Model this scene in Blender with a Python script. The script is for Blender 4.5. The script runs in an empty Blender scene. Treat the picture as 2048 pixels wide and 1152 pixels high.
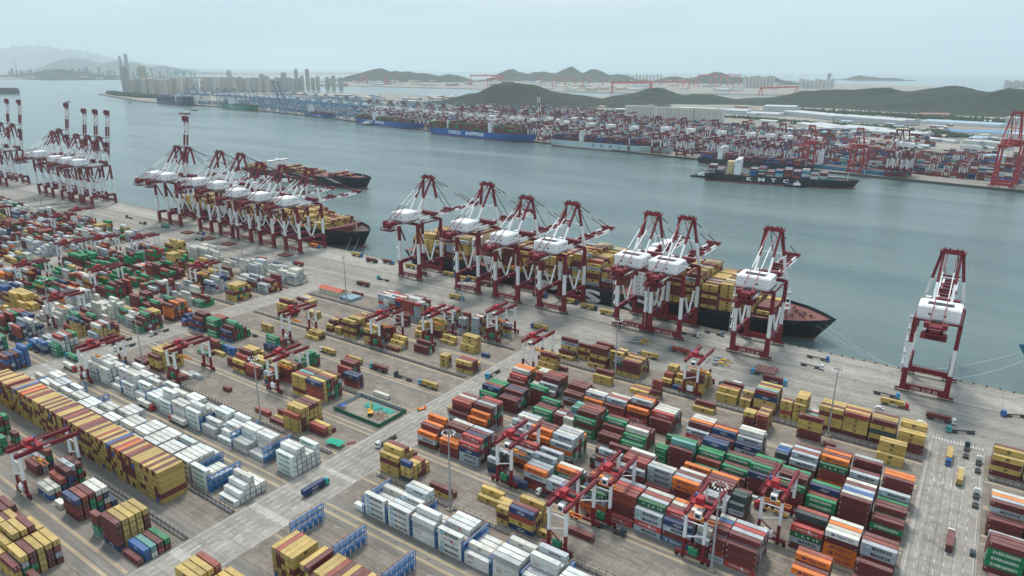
import bpy, math, random
import numpy as np
from mathutils import Vector, Matrix

S = bpy.context.scene
R_ = math.radians
random.seed(7)
H = 190.0                      # camera height above the quay, metres
WZ = -4.5                      # water level
# world axes: X along the quay (to the right), Y out over the water, Z up

# ------------------------------------------------------------------ camera
cam = bpy.data.objects.new('camera', bpy.data.cameras.new('camera'))
S.collection.objects.link(cam)
AX = ((0.82271693, 0.17671445, -0.5402859), (0.56843399, -0.24833995, 0.78435328), (0.00443198, -0.95241759, -0.30476399))
# columns: camera right, up, back expressed in world
m = Matrix([[AX[i][0], -AX[i][1], -AX[i][2]] for i in range(3)]).to_4x4()
m.translation = Vector((0, 0, H))
cam.matrix_world = m
cam.data.sensor_width = 36.0
cam.data.lens = 1385.0 / 2048 * 36
cam.data.clip_start = 1.0
cam.data.clip_end = 90000.0
S.camera = cam
CPX = 1385.0
def proj(x, y, z):             # where a world point falls in the 2048 px photograph
    d = (x, y, z - H)
    c = [sum(AX[i][k] * d[i] for i in range(3)) for k in range(3)]
    if c[2] < 1: return None
    return 1024 + CPX * c[0] / c[2], 576 + CPX * c[1] / c[2], c[2]

# ------------------------------------------------------------------ world, sun, exposure
SUN_EL, SUN_AZ = R_(64), R_(318)       # azimuth clockwise from +Y
W = bpy.data.worlds.new('World'); S.world = W; W.use_nodes = True
nt = W.node_tree; N = nt.nodes; Lk = nt.links; N.clear()
o_ = N.new('ShaderNodeOutputWorld'); bg = N.new('ShaderNodeBackground'); sky = N.new('ShaderNodeTexSky')
sky.sky_type = 'NISHITA'; sky.sun_disc = False; sky.sun_elevation = SUN_EL; sky.sun_rotation = SUN_AZ
sky.air_density = 1.0; sky.dust_density = 4.0; sky.ozone_density = 1.0
# thin overcast: a pale cloud sheet laid over the clear sky, streaked a little
tc = N.new('ShaderNodeTexCoord'); mp = N.new('ShaderNodeMapping'); mp.inputs['Scale'].default_value = (1.6, 1.6, 14)
nz = N.new('ShaderNodeTexNoise'); nz.inputs['Scale'].default_value = 1.7; nz.inputs['Detail'].default_value = 6
cr = N.new('ShaderNodeValToRGB'); cr.color_ramp.elements[0].position = 0.45; cr.color_ramp.elements[1].position = 0.72
cr.color_ramp.elements[0].color = (5.3, 6.7, 7.7, 1); cr.color_ramp.elements[1].color = (7.3, 8.4, 9.1, 1)
mx = N.new('ShaderNodeMix'); mx.data_type = 'RGBA'; mx.inputs[0].default_value = 0.86
sep = N.new('ShaderNodeSeparateXYZ'); mr = N.new('ShaderNodeMapRange'); gr = N.new('ShaderNodeMix'); gr.data_type = 'RGBA'
mr.inputs['From Min'].default_value = -0.01; mr.inputs['From Max'].default_value = 0.13
Lk.new(tc.outputs['Generated'], sep.inputs[0]); Lk.new(sep.outputs['Z'], mr.inputs['Value'])
gr.inputs[6].default_value = (4.3, 6.0, 6.9, 1)       # murky band at the horizon
Lk.new(mr.outputs[0], gr.inputs[0])
Lk.new(tc.outputs['Generated'], mp.inputs[0]); Lk.new(mp.outputs[0], nz.inputs['Vector']); Lk.new(nz.outputs['Fac'], cr.inputs[0])
Lk.new(cr.outputs[0], gr.inputs[7])
Lk.new(sky.outputs[0], mx.inputs[6]); Lk.new(gr.outputs[2], mx.inputs[7]); Lk.new(mx.outputs[2], bg.inputs[0])
bg.inputs['Strength'].default_value = 0.098
Lk.new(bg.outputs[0], o_.inputs[0])
sl = bpy.data.lights.new('sun', 'SUN'); sl.energy = 2.0; sl.angle = R_(12); sl.color = (1.0, 0.93, 0.83)
so = bpy.data.objects.new('sun', sl); S.collection.objects.link(so)
so.rotation_euler = Vector((math.sin(SUN_AZ) * math.cos(SUN_EL), math.cos(SUN_AZ) * math.cos(SUN_EL), math.sin(SUN_EL))).to_track_quat('Z', 'Y').to_euler()
S.view_settings.view_transform = 'Standard'; S.view_settings.look = 'None'
S.view_settings.exposure = 0.4; S.view_settings.gamma = 1.0
S.cycles.max_bounces = 4; S.cycles.diffuse_bounces = 2; S.cycles.glossy_bounces = 2; S.cycles.volume_bounces = 1
S.cycles.transparent_max_bounces = 6; S.cycles.use_denoising = True

# ------------------------------------------------------------------ materials
MATS = {}
def mat(name, col, rough=0.6, metal=0.0, dirt=0.0, scale=0.4, spec=0.4, dirtcol=None):
    """plain painted surface; dirt mixes in world-space blotches"""
    if name in MATS: return MATS[name]
    M = bpy.data.materials.new(name); M.use_nodes = True; n = M.node_tree.nodes; l = M.node_tree.links
    b = n['Principled BSDF']; b.inputs['Roughness'].default_value = rough; b.inputs['Metallic'].default_value = metal
    b.inputs['Specular IOR Level'].default_value = spec
    b.inputs['Base Color'].default_value = (*col, 1)
    if dirt > 0:
        g = n.new('ShaderNodeNewGeometry'); t = n.new('ShaderNodeTexNoise'); t.inputs['Scale'].default_value = scale
        t.inputs['Detail'].default_value = 6; t.inputs['Roughness'].default_value = 0.65
        r = n.new('ShaderNodeMapRange'); r.inputs['From Min'].default_value = 0.42; r.inputs['From Max'].default_value = 0.72
        r.inputs['To Max'].default_value = dirt
        x = n.new('ShaderNodeMix'); x.data_type = 'RGBA'; x.inputs[6].default_value = (*col, 1)
        dc = dirtcol or tuple(c * 0.45 + 0.02 for c in col); x.inputs[7].default_value = (*dc, 1)
        l.new(g.outputs['Position'], t.inputs['Vector']); l.new(t.outputs['Fac'], r.inputs['Value'])
        l.new(r.outputs[0], x.inputs[0]); l.new(x.outputs[2], b.inputs['Base Color'])
    MATS[name] = M; return M

def attr_mat(name, rough=0.6, dirt=0.5, spec=0.16):
    """colour comes from the mesh's Col attribute; grime and fading in world space"""
    M = bpy.data.materials.new(name); M.use_nodes = True; n = M.node_tree.nodes; l = M.node_tree.links
    b = n['Principled BSDF']; b.inputs['Roughness'].default_value = rough; b.inputs['Specular IOR Level'].default_value = spec
    a = n.new('ShaderNodeAttribute'); a.attribute_name = 'Col'
    g = n.new('ShaderNodeNewGeometry'); mpn = n.new('ShaderNodeMapping'); mpn.inputs['Scale'].default_value = (0.35, 0.35, 1.2)
    t = n.new('ShaderNodeTexNoise'); t.inputs['Scale'].default_value = 1.0; t.inputs['Detail'].default_value = 7; t.inputs['Roughness'].default_value = 0.7
    r = n.new('ShaderNodeMapRange'); r.inputs['From Min'].default_value = 0.45; r.inputs['From Max'].default_value = 0.8; r.inputs['To Max'].default_value = dirt
    x = n.new('ShaderNodeMix'); x.data_type = 'RGBA'; x.inputs[7].default_value = (0.11, 0.085, 0.07, 1)
    t2 = n.new('ShaderNodeTexNoise'); t2.inputs['Scale'].default_value = 0.09; t2.inputs['Detail'].default_value = 2
    r2 = n.new('ShaderNodeMapRange'); r2.inputs['From Min'].default_value = 0.3; r2.inputs['From Max'].default_value = 0.7
    r2.inputs['To Min'].default_value = 0.82; r2.inputs['To Max'].default_value = 1.15
    v = n.new('ShaderNodeVectorMath'); v.operation = 'SCALE'
    l.new(g.outputs['Position'], mpn.inputs[0]); l.new(mpn.outputs[0], t.inputs['Vector']); l.new(t.outputs['Fac'], r.inputs['Value'])
    l.new(g.outputs['Position'], t2.inputs['Vector']); l.new(t2.outputs['Fac'], r2.inputs['Value'])
    l.new(a.outputs['Color'], v.inputs[0]); l.new(r2.outputs[0], v.inputs['Scale'])
    # dust lies on roofs, rain draws rusty streaks down the sides
    sn = n.new('ShaderNodeSeparateXYZ'); l.new(g.outputs['Normal'], sn.inputs[0]); ru = n.new('ShaderNodeMapRange'); ru.inputs['From Min'].default_value = 0.6; ru.inputs['From Max'].default_value = 0.95
    t3 = n.new('ShaderNodeTexNoise'); t3.inputs['Scale'].default_value = 0.22; t3.inputs['Detail'].default_value = 4; r3 = n.new('ShaderNodeMapRange'); r3.inputs['From Min'].default_value = 0.3; r3.inputs['From Max'].default_value = 0.7; r3.inputs['To Min'].default_value = 0.08; r3.inputs['To Max'].default_value = 0.2
    l.new(g.outputs['Position'], t3.inputs['Vector']); l.new(t3.outputs['Fac'], r3.inputs['Value']); l.new(sn.outputs['Z'], ru.inputs['Value'])
    mu = n.new('ShaderNodeMath'); mu.operation = 'MULTIPLY'; l.new(ru.outputs[0], mu.inputs[0]); l.new(r3.outputs[0], mu.inputs[1])
    x2 = n.new('ShaderNodeMix'); x2.data_type = 'RGBA'; x2.inputs[7].default_value = (0.5, 0.45, 0.41, 1)
    m4 = n.new('ShaderNodeMapping'); m4.inputs['Scale'].default_value = (2.2, 2.2, 0.16); t4 = n.new('ShaderNodeTexNoise'); t4.inputs['Scale'].default_value = 1; t4.inputs['Detail'].default_value = 5; t4.inputs['Roughness'].default_value = 0.7
    r4 = n.new('ShaderNodeMapRange'); r4.inputs['From Min'].default_value = 0.56; r4.inputs['From Max'].default_value = 0.78; r4.inputs['To Max'].default_value = 0.5; x3 = n.new('ShaderNodeMix'); x3.data_type = 'RGBA'; x3.inputs[7].default_value = (0.13, 0.07, 0.045, 1)
    l.new(g.outputs['Position'], m4.inputs[0]); l.new(m4.outputs[0], t4.inputs['Vector']); l.new(t4.outputs['Fac'], r4.inputs['Value'])
    l.new(v.outputs[0], x2.inputs[6]); l.new(mu.outputs[0], x2.inputs[0]); l.new(x2.outputs[2], x3.inputs[6]); l.new(r4.outputs[0], x3.inputs[0])
    l.new(x3.outputs[2], x.inputs[6]); l.new(r.outputs[0], x.inputs[0]); l.new(x.outputs[2], b.inputs['Base Color'])
    MATS[name] = M; return M

RED = mat('crane_red_paint', (0.185, 0.009, 0.02), 0.45, dirt=0.35, scale=0.25)
REDB = mat('bright_red_paint', (0.4, 0.025, 0.035), 0.45, dirt=0.3, scale=0.25)
WHT = mat('crane_white_paint', (0.8, 0.81, 0.81), 0.45, dirt=0.35, scale=0.3, dirtcol=(0.5, 0.47, 0.42))
WHT2 = mat('clean_white_paint', (0.84, 0.85, 0.85), 0.5, dirt=0.15, scale=0.2, dirtcol=(0.6, 0.58, 0.54))
DRK = mat('dark_steel', (0.035, 0.035, 0.04), 0.6, dirt=0.3, dirtcol=(0.12, 0.09, 0.07))
BLK = mat('black_rubber', (0.015, 0.015, 0.015), 0.8)
GRY = mat('galvanised_steel', (0.38, 0.39, 0.4), 0.5, metal=0.2, dirt=0.3)
GLS = mat('dark_glass', (0.02, 0.03, 0.04), 0.12, spec=0.6)
BLU = mat('blue_steel_paint', (0.03, 0.17, 0.42), 0.5, dirt=0.35)
BLU2 = mat('haze_paled_crane_blue', (0.16, 0.29, 0.42), 0.5, dirt=0.2)  # far cranes' blue, paled in the colour itself to imitate haze
YEL = mat('yellow_paint', (0.65, 0.33, 0.03), 0.5, dirt=0.35)
ORG = mat('spreader_orange_paint', (0.7, 0.2, 0.03), 0.5, dirt=0.4)
GRN = mat('engine_green_paint', (0.02, 0.22, 0.11), 0.5, dirt=0.3)
LET = mat('white_lettering', (0.82, 0.82, 0.8), 0.5)
LETB = mat('blue_lettering', (0.02, 0.08, 0.35), 0.5)
CPAINT = attr_mat('container_paint')
SPAINT = attr_mat('shore_paint', 0.75, 0.25, 0.25)

# ------------------------------------------------------------------ mesh helpers
class MB:
    """collects boxes, beams, tubes and polygons and links them as one mesh object"""
    def __init__(s): s.v = []; s.f = []; s.m = []; s.c = []; s.mats = []; s.cur = 0; s.col = None
    def use(s, M, col=None):
        if M not in s.mats: s.mats.append(M)
        s.cur = s.mats.index(M); s.col = col; return s
    def add(s, vs, fs):
        o = len(s.v); s.v += [tuple(q) for q in vs]
        for f in fs: s.f.append(tuple(i + o for i in f)); s.m.append(s.cur); s.c.append(s.col)
        return s
    def box(s, x0, x1, y0, y1, z0, z1, bottom=True):
        vs = [(x0, y0, z0), (x1, y0, z0), (x1, y1, z0), (x0, y1, z0), (x0, y0, z1), (x1, y0, z1), (x1, y1, z1), (x0, y1, z1)]
        fs = [(4, 5, 6, 7), (0, 1, 5, 4), (1, 2, 6, 5), (2, 3, 7, 6), (3, 0, 4, 7)]
        if bottom: fs.append((3, 2, 1, 0))
        return s.add(vs, fs)
    def cbox(s, x, y, z, lx, ly, lz): return s.box(x - lx / 2, x + lx / 2, y - ly / 2, y + ly / 2, z, z + lz)
    def beam(s, p, q, w, h=None, w2=None, h2=None):
        p = Vector(p); q = Vector(q); h = h or w; w2 = w2 or w; h2 = h2 or h
        d = (q - p).normalized(); up = Vector((0, 0, 1)) if abs(d.z) < 0.95 else Vector((0, 1, 0))
        a = d.cross(up).normalized(); b = a.cross(d).normalized()
        vs = []
        for c, ww, hh in ((p, w, h), (q, w2, h2)):
            vs += [c - a * ww / 2 - b * hh / 2, c + a * ww / 2 - b * hh / 2, c + a * ww / 2 + b * hh / 2, c - a * ww / 2 + b * hh / 2]
        return s.add(vs, [(0, 1, 2, 3), (7, 6, 5, 4), (0, 4, 5, 1), (1, 5, 6, 2), (2, 6, 7, 3), (3, 7, 4, 0)])
    def tube(s, p, q, r, n=8, r2=None):
        p = Vector(p); q = Vector(q); r2 = r if r2 is None else r2
        d = (q - p).normalized(); up = Vector((0, 0, 1)) if abs(d.z) < 0.95 else Vector((0, 1, 0))
        a = d.cross(up).normalized(); b = a.cross(d).normalized(); vs = []
        for c, rr in ((p, r), (q, r2)):
            for k in range(n):
                t = 2 * math.pi * k / n; vs.append(c + (a * math.cos(t) + b * math.sin(t)) * rr)
        fs = [(k, k + n, (k + 1) % n + n, (k + 1) % n) for k in range(n)] + [tuple(range(n)), tuple(range(2 * n - 1, n - 1, -1))]
        return s.add(vs, fs)
    def prism(s, pts, z0, z1):
        n = len(pts); vs = [(x, y, z0) for x, y in pts] + [(x, y, z1) for x, y in pts]
        fs = [(i, (i + 1) % n, (i + 1) % n + n, i + n) for i in range(n)] + [tuple(range(n, 2 * n)), tuple(range(n - 1, -1, -1))]
        return s.add(vs, fs)
    def build(s, name, parent=None, M=None, loc=None, rz=0.0, smooth=False):
        me = bpy.data.meshes.new(name); me.from_pydata(s.v, [], s.f)
        mats = s.mats or [M]
        for k in mats: me.materials.append(k)
        if len(mats) > 1: me.polygons.foreach_set('material_index', s.m)
        if any(c is not None for c in s.c):
            at = me.color_attributes.new('Col', 'FLOAT_COLOR', 'CORNER'); buf = []
            for f, c in zip(s.f, s.c): buf += list((*(c or (0.5, 0.5, 0.5)), 1)) * len(f)
            at.data.foreach_set('color', buf)
        if smooth: me.polygons.foreach_set('use_smooth', [True] * len(s.f))
        o = bpy.data.objects.new(name, me); S.collection.objects.link(o)
        if parent is not None: o.parent = parent
        if loc is not None: o.location = loc
        o.rotation_euler.z = rz
        if parent is not None: KM.setdefault(parent.name, []).append(o)
        return o
KM = {}
def box(name, M, a, parent=None): return MB().use(M).box(*a).build(name, parent)
def tag(o, label=None, cat=None, group=None, kind=None):
    for k, v in (('label', label), ('category', cat), ('group', group), ('kind', kind)):
        if v: o[k] = v
    return o
def empty(name, loc, rz=0.0, label=None, cat=None, group=None):
    o = bpy.data.objects.new(name, None); S.collection.objects.link(o); o.location = loc; o.rotation_euler.z = rz
    o.empty_display_size = 1
    return tag(o, label, cat, group)
def clone(o, parent=None, kids=None):
    c = o.copy(); S.collection.objects.link(c)
    if parent is not None: c.parent = parent; KM.setdefault(parent.name, []).append(c)
    for ch in list(KIDS(o)): clone(ch, c)
    return c
def KIDS(o): return KM.get(o.name, [])
def place(proto, first, loc, rz=0.0, scale=None, label=None, cat=None, group=None):
    o = proto if first else clone(proto)
    o.location = loc; o.rotation_euler.z = rz
    if scale is not None: o.scale = scale
    for k in ('label',):
        if label: o[k] = label
    if cat: o['category'] = cat
    if group: o['group'] = group
    return o

# lettering: glyph outlines turned into flat meshes once, reused everywhere
_T = {}
def text_mesh(txt, bold=0.018, res=2):
    """(verts 2D, faces) of a word, one unit of capital height, centred"""
    k = (txt, bold)
    if k in _T: return _T[k]
    cu = bpy.data.curves.new('t', 'FONT'); cu.body = txt; cu.size = 1.4; cu.resolution_u = res; cu.offset = bold; cu.space_character = 1.08
    ob = bpy.data.objects.new('t', cu); S.collection.objects.link(ob)
    bpy.context.view_layer.update()
    me = ob.to_mesh(); vs = [(q.co.x, q.co.y) for q in me.vertices]; fs = [tuple(p.vertices) for p in me.polygons]
    ob.to_mesh_clear(); bpy.data.objects.remove(ob); bpy.data.curves.remove(cu)
    xs = [a for a, b in vs]; cx = (min(xs) + max(xs)) / 2
    ys = [b for a, b in vs]; y0 = min(ys); hh = max(ys) - y0
    _T[k] = ([((a - cx), (b - y0)) for a, b in vs], fs, max(xs) - min(xs), hh)
    return _T[k]
def lettering(mb, txt, o, ax, up, h, w=None, bold=0.018, slant=0.0):
    """stand a word on origin o (bottom centre), running along ax, height h, stretched to width w"""
    vs, fs, tw, th = text_mesh(txt, bold)
    o = Vector(o); ax = Vector(ax); up = Vector(up); sy = h / th; sx = (w / tw) if w else sy
    mb.add([o + ax * (a * sx + b * sy * slant) + up * (b * sy) for a, b in vs], fs)
    return mb

# ================================================================== THE SETTING
def ground_mat(name, c1, c2, c3, sc=(0.02, 0.12, 1), fine=0.5, slab=None, rough=0.85):
    M = bpy.data.materials.new(name); M.use_nodes = True; n = M.node_tree.nodes; l = M.node_tree.links
    b = n['Principled BSDF']; b.inputs['Roughness'].default_value = rough; b.inputs['Specular IOR Level'].default_value = 0.25
    g = n.new('ShaderNodeNewGeometry'); mp = n.new('ShaderNodeMapping'); mp.inputs['Scale'].default_value = sc
    t = n.new('ShaderNodeTexNoise'); t.inputs['Scale'].default_value = 1; t.inputs['Detail'].default_value = 8; t.inputs['Roughness'].default_value = 0.6
    r = n.new('ShaderNodeValToRGB'); e = r.color_ramp.elements; e[0].position = 0.3; e[0].color = (*c2, 1); e[1].position = 0.68; e[1].color = (*c1, 1)
    t2 = n.new('ShaderNodeTexNoise'); t2.inputs['Scale'].default_value = fine; t2.inputs['Detail'].default_value = 6; t2.inputs['Roughness'].default_value = 0.75
    r2 = n.new('ShaderNodeMapRange'); r2.inputs['From Min'].default_value = 0.55; r2.inputs['From Max'].default_value = 0.8; r2.inputs['To Max'].default_value = 0.75
    x = n.new('ShaderNodeMix'); x.data_type = 'RGBA'; x.inputs[7].default_value = (*c3, 1)
    l.new(g.outputs['Position'], mp.inputs[0]); l.new(mp.outputs[0], t.inputs['Vector']); l.new(t.outputs['Fac'], r.inputs[0])
    l.new(g.outputs['Position'], t2.inputs['Vector']); l.new(t2.outputs['Fac'], r2.inputs['Value']); l.new(r2.outputs[0], x.inputs[0]); l.new(r.outputs[0], x.inputs[6])
    out = x.outputs[2]
    if slab:
        bk = n.new('ShaderNodeTexBrick'); bk.offset = 0; bk.inputs['Scale'].default_value = 1; bk.inputs['Brick Width'].default_value = slab[0]; bk.inputs['Row Height'].default_value = slab[1]
        bk.inputs['Mortar Size'].default_value = 0.12; bk.inputs['Color1'].default_value = (1, 1, 1, 1); bk.inputs['Color2'].default_value = (0.88, 0.88, 0.88, 1); bk.inputs['Mortar'].default_value = (0.6, 0.58, 0.55, 1)
        v = n.new('ShaderNodeVectorMath'); v.operation = 'MULTIPLY'
        l.new(g.outputs['Position'], bk.inputs['Vector']); l.new(out, v.inputs[0]); l.new(bk.outputs['Color'], v.inputs[1]); out = v.outputs[0]
    # patched and tyre-marked: angular repairs and long dark smears
    vo = n.new('ShaderNodeTexVoronoi'); vo.feature = 'F1'; vo.distance = 'CHEBYCHEV'; mv = n.new('ShaderNodeMapping'); mv.inputs['Scale'].default_value = (0.045, 0.07, 0.01) if slab else (0.02, 0.05, 0.01)
    sv = n.new('ShaderNodeSeparateColor'); rv = n.new('ShaderNodeMapRange'); rv.inputs['To Min'].default_value = 0.86; rv.inputs['To Max'].default_value = 1.08
    l.new(g.outputs['Position'], mv.inputs[0]); l.new(mv.outputs[0], vo.inputs['Vector']); l.new(vo.outputs['Color'], sv.inputs[0]); l.new(sv.outputs[0], rv.inputs['Value'])
    ms = n.new('ShaderNodeMapping'); ms.inputs['Scale'].default_value = (sc[0] * 1.2 + .004, sc[1] * 6, 1); ts = n.new('ShaderNodeTexNoise'); ts.inputs['Scale'].default_value = 1; ts.inputs['Detail'].default_value = 5; ts.inputs['Roughness'].default_value = 0.7
    rs = n.new('ShaderNodeMapRange'); rs.inputs['From Min'].default_value = 0.5; rs.inputs['From Max'].default_value = 0.68; rs.inputs['To Min'].default_value = 1.0; rs.inputs['To Max'].default_value = 0.84
    l.new(g.outputs['Position'], ms.inputs[0]); l.new(ms.outputs[0], ts.inputs['Vector']); l.new(ts.outputs['Fac'], rs.inputs['Value'])
    mm = n.new('ShaderNodeMath'); mm.operation = 'MULTIPLY'; l.new(rv.outputs[0], mm.inputs[0]); l.new(rs.outputs[0], mm.inputs[1])
    vs = n.new('ShaderNodeVectorMath'); vs.operation = 'SCALE'; l.new(out, vs.inputs[0]); l.new(mm.outputs[0], vs.inputs['Scale']); out = vs.outputs[0]
    l.new(out, b.inputs['Base Color'])
    return M
G_YARD = ground_mat('stacking_yard_paving', (0.3, 0.26, 0.22), (0.19, 0.163, 0.14), (0.44, 0.39, 0.34), (0.05, 0.09, 1), 0.35, slab=(6.5, 2.85))
G_APRON = ground_mat('quay_concrete', (0.44, 0.42, 0.38), (0.31, 0.295, 0.27), (0.2, 0.19, 0.175), (0.006, 0.09, 1), 0.12, slab=(30, 7.5))
G_APR2 = ground_mat('quay_asphalt', (0.37, 0.35, 0.315), (0.235, 0.222, 0.2), (0.45, 0.43, 0.39), (0.006, 0.12, 1), 0.12, slab=(48, 9))
G_ROAD = ground_mat('road_concrete', (0.39, 0.365, 0.33), (0.28, 0.262, 0.237), (0.2, 0.187, 0.17), (0.09, 0.012, 1), 0.2, slab=(3.7, 9))
G_LANE = ground_mat('lane_asphalt', (0.25, 0.232, 0.207), (0.155, 0.144, 0.13), (0.31, 0.285, 0.25), (0.01, 0.3, 1), 0.2)
G_TAN = ground_mat('runway_concrete', (0.46, 0.37, 0.26), (0.32, 0.26, 0.185), (0.22, 0.18, 0.14), (0.02, 0.5, 1), 0.25)
G_FAR = ground_mat('far_port_concrete', (0.36, 0.33, 0.29), (0.2, 0.19, 0.17), (0.1, 0.12, 0.08), (0.004, 0.01, 1), 0.01)
G_HILL = ground_mat('wooded_hillside', (0.032, 0.05, 0.03), (0.012, 0.022, 0.016), (0.2, 0.17, 0.13), (0.02, 0.02, 0.03), 0.03, rough=0.95)
for k in G_HILL.node_tree.nodes:
    if k.type == 'MAP_RANGE' and abs(k.inputs['From Min'].default_value - .55) < .01: k.inputs['From Min'].default_value = 0.63; k.inputs['From Max'].default_value = 0.72
    if k.type == 'MAP_RANGE': k.inputs['To Max'].default_value = min(k.inputs['To Max'].default_value, .6) if k.inputs['From Min'].default_value == 0.5 else k.inputs['To Max'].default_value
MARK = mat('road_marking_white', (0.62, 0.61, 0.58), 0.7, dirt=0.75, scale=0.5, dirtcol=(0.28, 0.27, 0.26))
MARKY = mat('road_marking_yellow', (0.55, 0.36, 0.06), 0.7, dirt=0.5, scale=0.5)

# water
wm = bpy.data.materials.new('harbour_water'); wm.use_nodes = True; n = wm.node_tree.nodes; l = wm.node_tree.links
b = n['Principled BSDF']; b.inputs['Base Color'].default_value = (0.085, 0.15, 0.145, 1); b.inputs['Roughness'].default_value = 0.13; b.inputs['IOR'].default_value = 1.333
g = n.new('ShaderNodeNewGeometry'); mp = n.new('ShaderNodeMapping'); mp.inputs['Scale'].default_value = (0.11, 0.26, 1); mp.inputs['Rotation'].default_value = (0, 0, R_(-25))
t = n.new('ShaderNodeTexNoise'); t.inputs['Scale'].default_value = 1.0; t.inputs['Detail'].default_value = 6; t.inputs['Roughness'].default_value = 0.62
bp = n.new('ShaderNodeBump'); bp.inputs['Strength'].default_value = 0.95; bp.inputs['Distance'].default_value = 1.3
t2 = n.new('ShaderNodeTexNoise'); mp2 = n.new('ShaderNodeMapping'); mp2.inputs['Scale'].default_value = (0.0022, 0.011, 1); mp2.inputs['Rotation'].default_value = (0, 0, R_(12)); t2.inputs['Scale'].default_value = 1; t2.inputs['Detail'].default_value = 5
r = n.new('ShaderNodeMapRange'); r.inputs['From Min'].default_value = 0.3; r.inputs['From Max'].default_value = 0.7; r.inputs['To Min'].default_value = 0.09; r.inputs['To Max'].default_value = 0.26
cr2 = n.new('ShaderNodeValToRGB'); cr2.color_ramp.elements[0].position = 0.3; cr2.color_ramp.elements[0].color = (0.088, 0.148, 0.152, 1); cr2.color_ramp.elements[1].position = 0.7; cr2.color_ramp.elements[1].color = (0.145, 0.2, 0.2, 1)
l.new(g.outputs['Position'], mp.inputs[0]); l.new(mp.outputs[0], t.inputs['Vector']); l.new(t.outputs['Fac'], bp.inputs['Height']); l.new(bp.outputs[0], b.inputs['Normal'])
l.new(g.outputs['Position'], mp2.inputs[0]); l.new(mp2.outputs[0], t2.inputs['Vector']); l.new(t2.outputs['Fac'], r.inputs['Value']); l.new(r.outputs[0], b.inputs['Roughness'])
l.new(t2.outputs['Fac'], cr2.inputs[0]); l.new(cr2.outputs[0], b.inputs['Base Color'])
N_ = 48
water = MB().use(wm); water.add([(27500 * math.cos(2 * math.pi * k / N_), 27500 * math.sin(2 * math.pi * k / N_), WZ) for k in range(N_)], [tuple(range(N_))])
tag(water.build('water'), kind='structure')

QY = 494.0                                  # quay edge
XL, XR = -3200.0, 420.0
yd = [(-498, -1060 + 290), (0, 0)]
deck = MB().use(G_YARD).box(XL, XR, -260, QY, -9, 0)
tag(deck.build('ground'), kind='structure')
def strip(name, M, rects, z, kind='structure'):
    q = MB().use(M)
    for x0, x1, y0, y1 in rects: q.add([(x0, y0, z), (x1, y0, z), (x1, y1, z), (x0, y1, z)], [(0, 1, 2, 3)])
    return tag(q.build(name), kind=kind)
# apron between the yard and the water: road asphalt, then lighter quay concrete
strip('quay_apron', G_APR2, [(XL, XR, 398.6, 459)], 0.004)
strip('quay_edge_paving', G_APRON, [(XL, XR, 459, QY)], 0.004)
strip('apron_gutter', G_ROAD, [(XL, XR, 404.5, 408.5)], 0.008)
# cross roads
CR = [(-250.5, -224.0), (-2.3, 23.0), (-498, -474.5), (-781, -757), (-1062, -1040)]
strip('road', G_ROAD, [(a, b_, -260, 398.6) for a, b_ in CR], 0.008)
# RTG bands: v ranges of (near wheel line, far wheel line, truck lane, first container row)
PER = [dict(f=-17.5), dict(f=36.5), dict(f=92.0), dict(f=146.3), dict(f=204.5), dict(f=260.0), dict(f=316.0), dict(f=372.5)]
ROWS = dict(L0=(17.5, -1), L1=(46, 1), L2=(72.0, -1), M=(104.0, 1), Y=(131.7, 0), R2=(149.4, -1), R1=(180.0, 1), P=(208.5, -1), C=(238.4, 1), Q=(265.3, -1), B=(294.5, 1), D=(321.5, -1), E=(350.0, 1), A=(378.0, -1))
TRACK = {}                                  # wheel lines for each block
for k, (v, sd) in ROWS.items():
    TRACK[k] = (v - 4.6, v + 18.9) if sd == 1 else (v - 1.7, v + 21.8)
segs = [(-2.3 - 221.7, -2.3), (-474.5, -250.5), (-757, -498), (-1040, -781), (23, 300)]
lanes, tans, wl = [], [], []
for k, (v, sd) in ROWS.items():
    if k in ('Y',): continue
    lo, hi = TRACK[k]
    for a, b_ in segs:
        for e in (lo, hi):
            if k == 'A': continue
            tans.append((a + .5, b_ - .5, e - .75, e + .75))
        if k != 'A':
            ln = (lo + .8, v - .35) if sd == 1 else (v + 17.4, hi - .8)
            lanes.append((a, b_, *ln)); wl.append((a + 1, b_ - 1, ln[0] - .02, ln[0] + .16)); wl.append((a + 1, b_ - 1, ln[1] - .16, ln[1] + .02))
for a, b_ in segs:                          # the strip between facing lanes
    for c, d in (('L0', 'L1'), ('L2', 'M'), ('R2', 'R1'), ('P', 'C'), ('Q', 'B'), ('D', 'E')):
        lanes.append((a, b_, TRACK[c][1] + .75, TRACK[d][0] - .75))
    lanes.append((a, b_, 121.5, 131.0))
strip('truck_lanes', G_LANE, lanes, 0.004)
strip('crane_runways', G_TAN, tans, 0.008)
# painted lines, dashes, arrows, crossings
mk = []
for a, b_ in segs: mk.append((a, b_, 398.9, 399.15))
for a, b_ in CR[:4]:
    w = b_ - a
    for e in (a + 1.2, b_ - 1.2): mk.append((e - .1, e + .1, -200, 396))
    for ln in range(1, 7):
        x = a + 1.2 + (w - 2.4) * ln / 7
        for k in range(-14, 50):
            y = 8 * k
            if y < 392: mk.append((x - .12, x + .12, y, y + 3.4))
def crossing(a, b_, y, h=3.4):
    n = int((b_ - a) / 1.35)
    for k in range(n): x = a + (k + .3) * (b_ - a) / n; mk.append((x, x + .62, y, y + h))
for y in (115.5, 153.0, 193.2): crossing(-249.5, -225, y, 4.2 if y < 190 else 2.6)
crossing(-1.5, 22.5, 402.2, 2.6); crossing(-497, -475.5, 170, 2.4)
for k in range(46): mk.append((-1.6, -.9, 330 + k * 1.4, 330.45 + k * 1.4))
for k in range(30): mk.append((21.5, 22.2, 336 + k * 1.7, 336.5 + k * 1.7))
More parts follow.
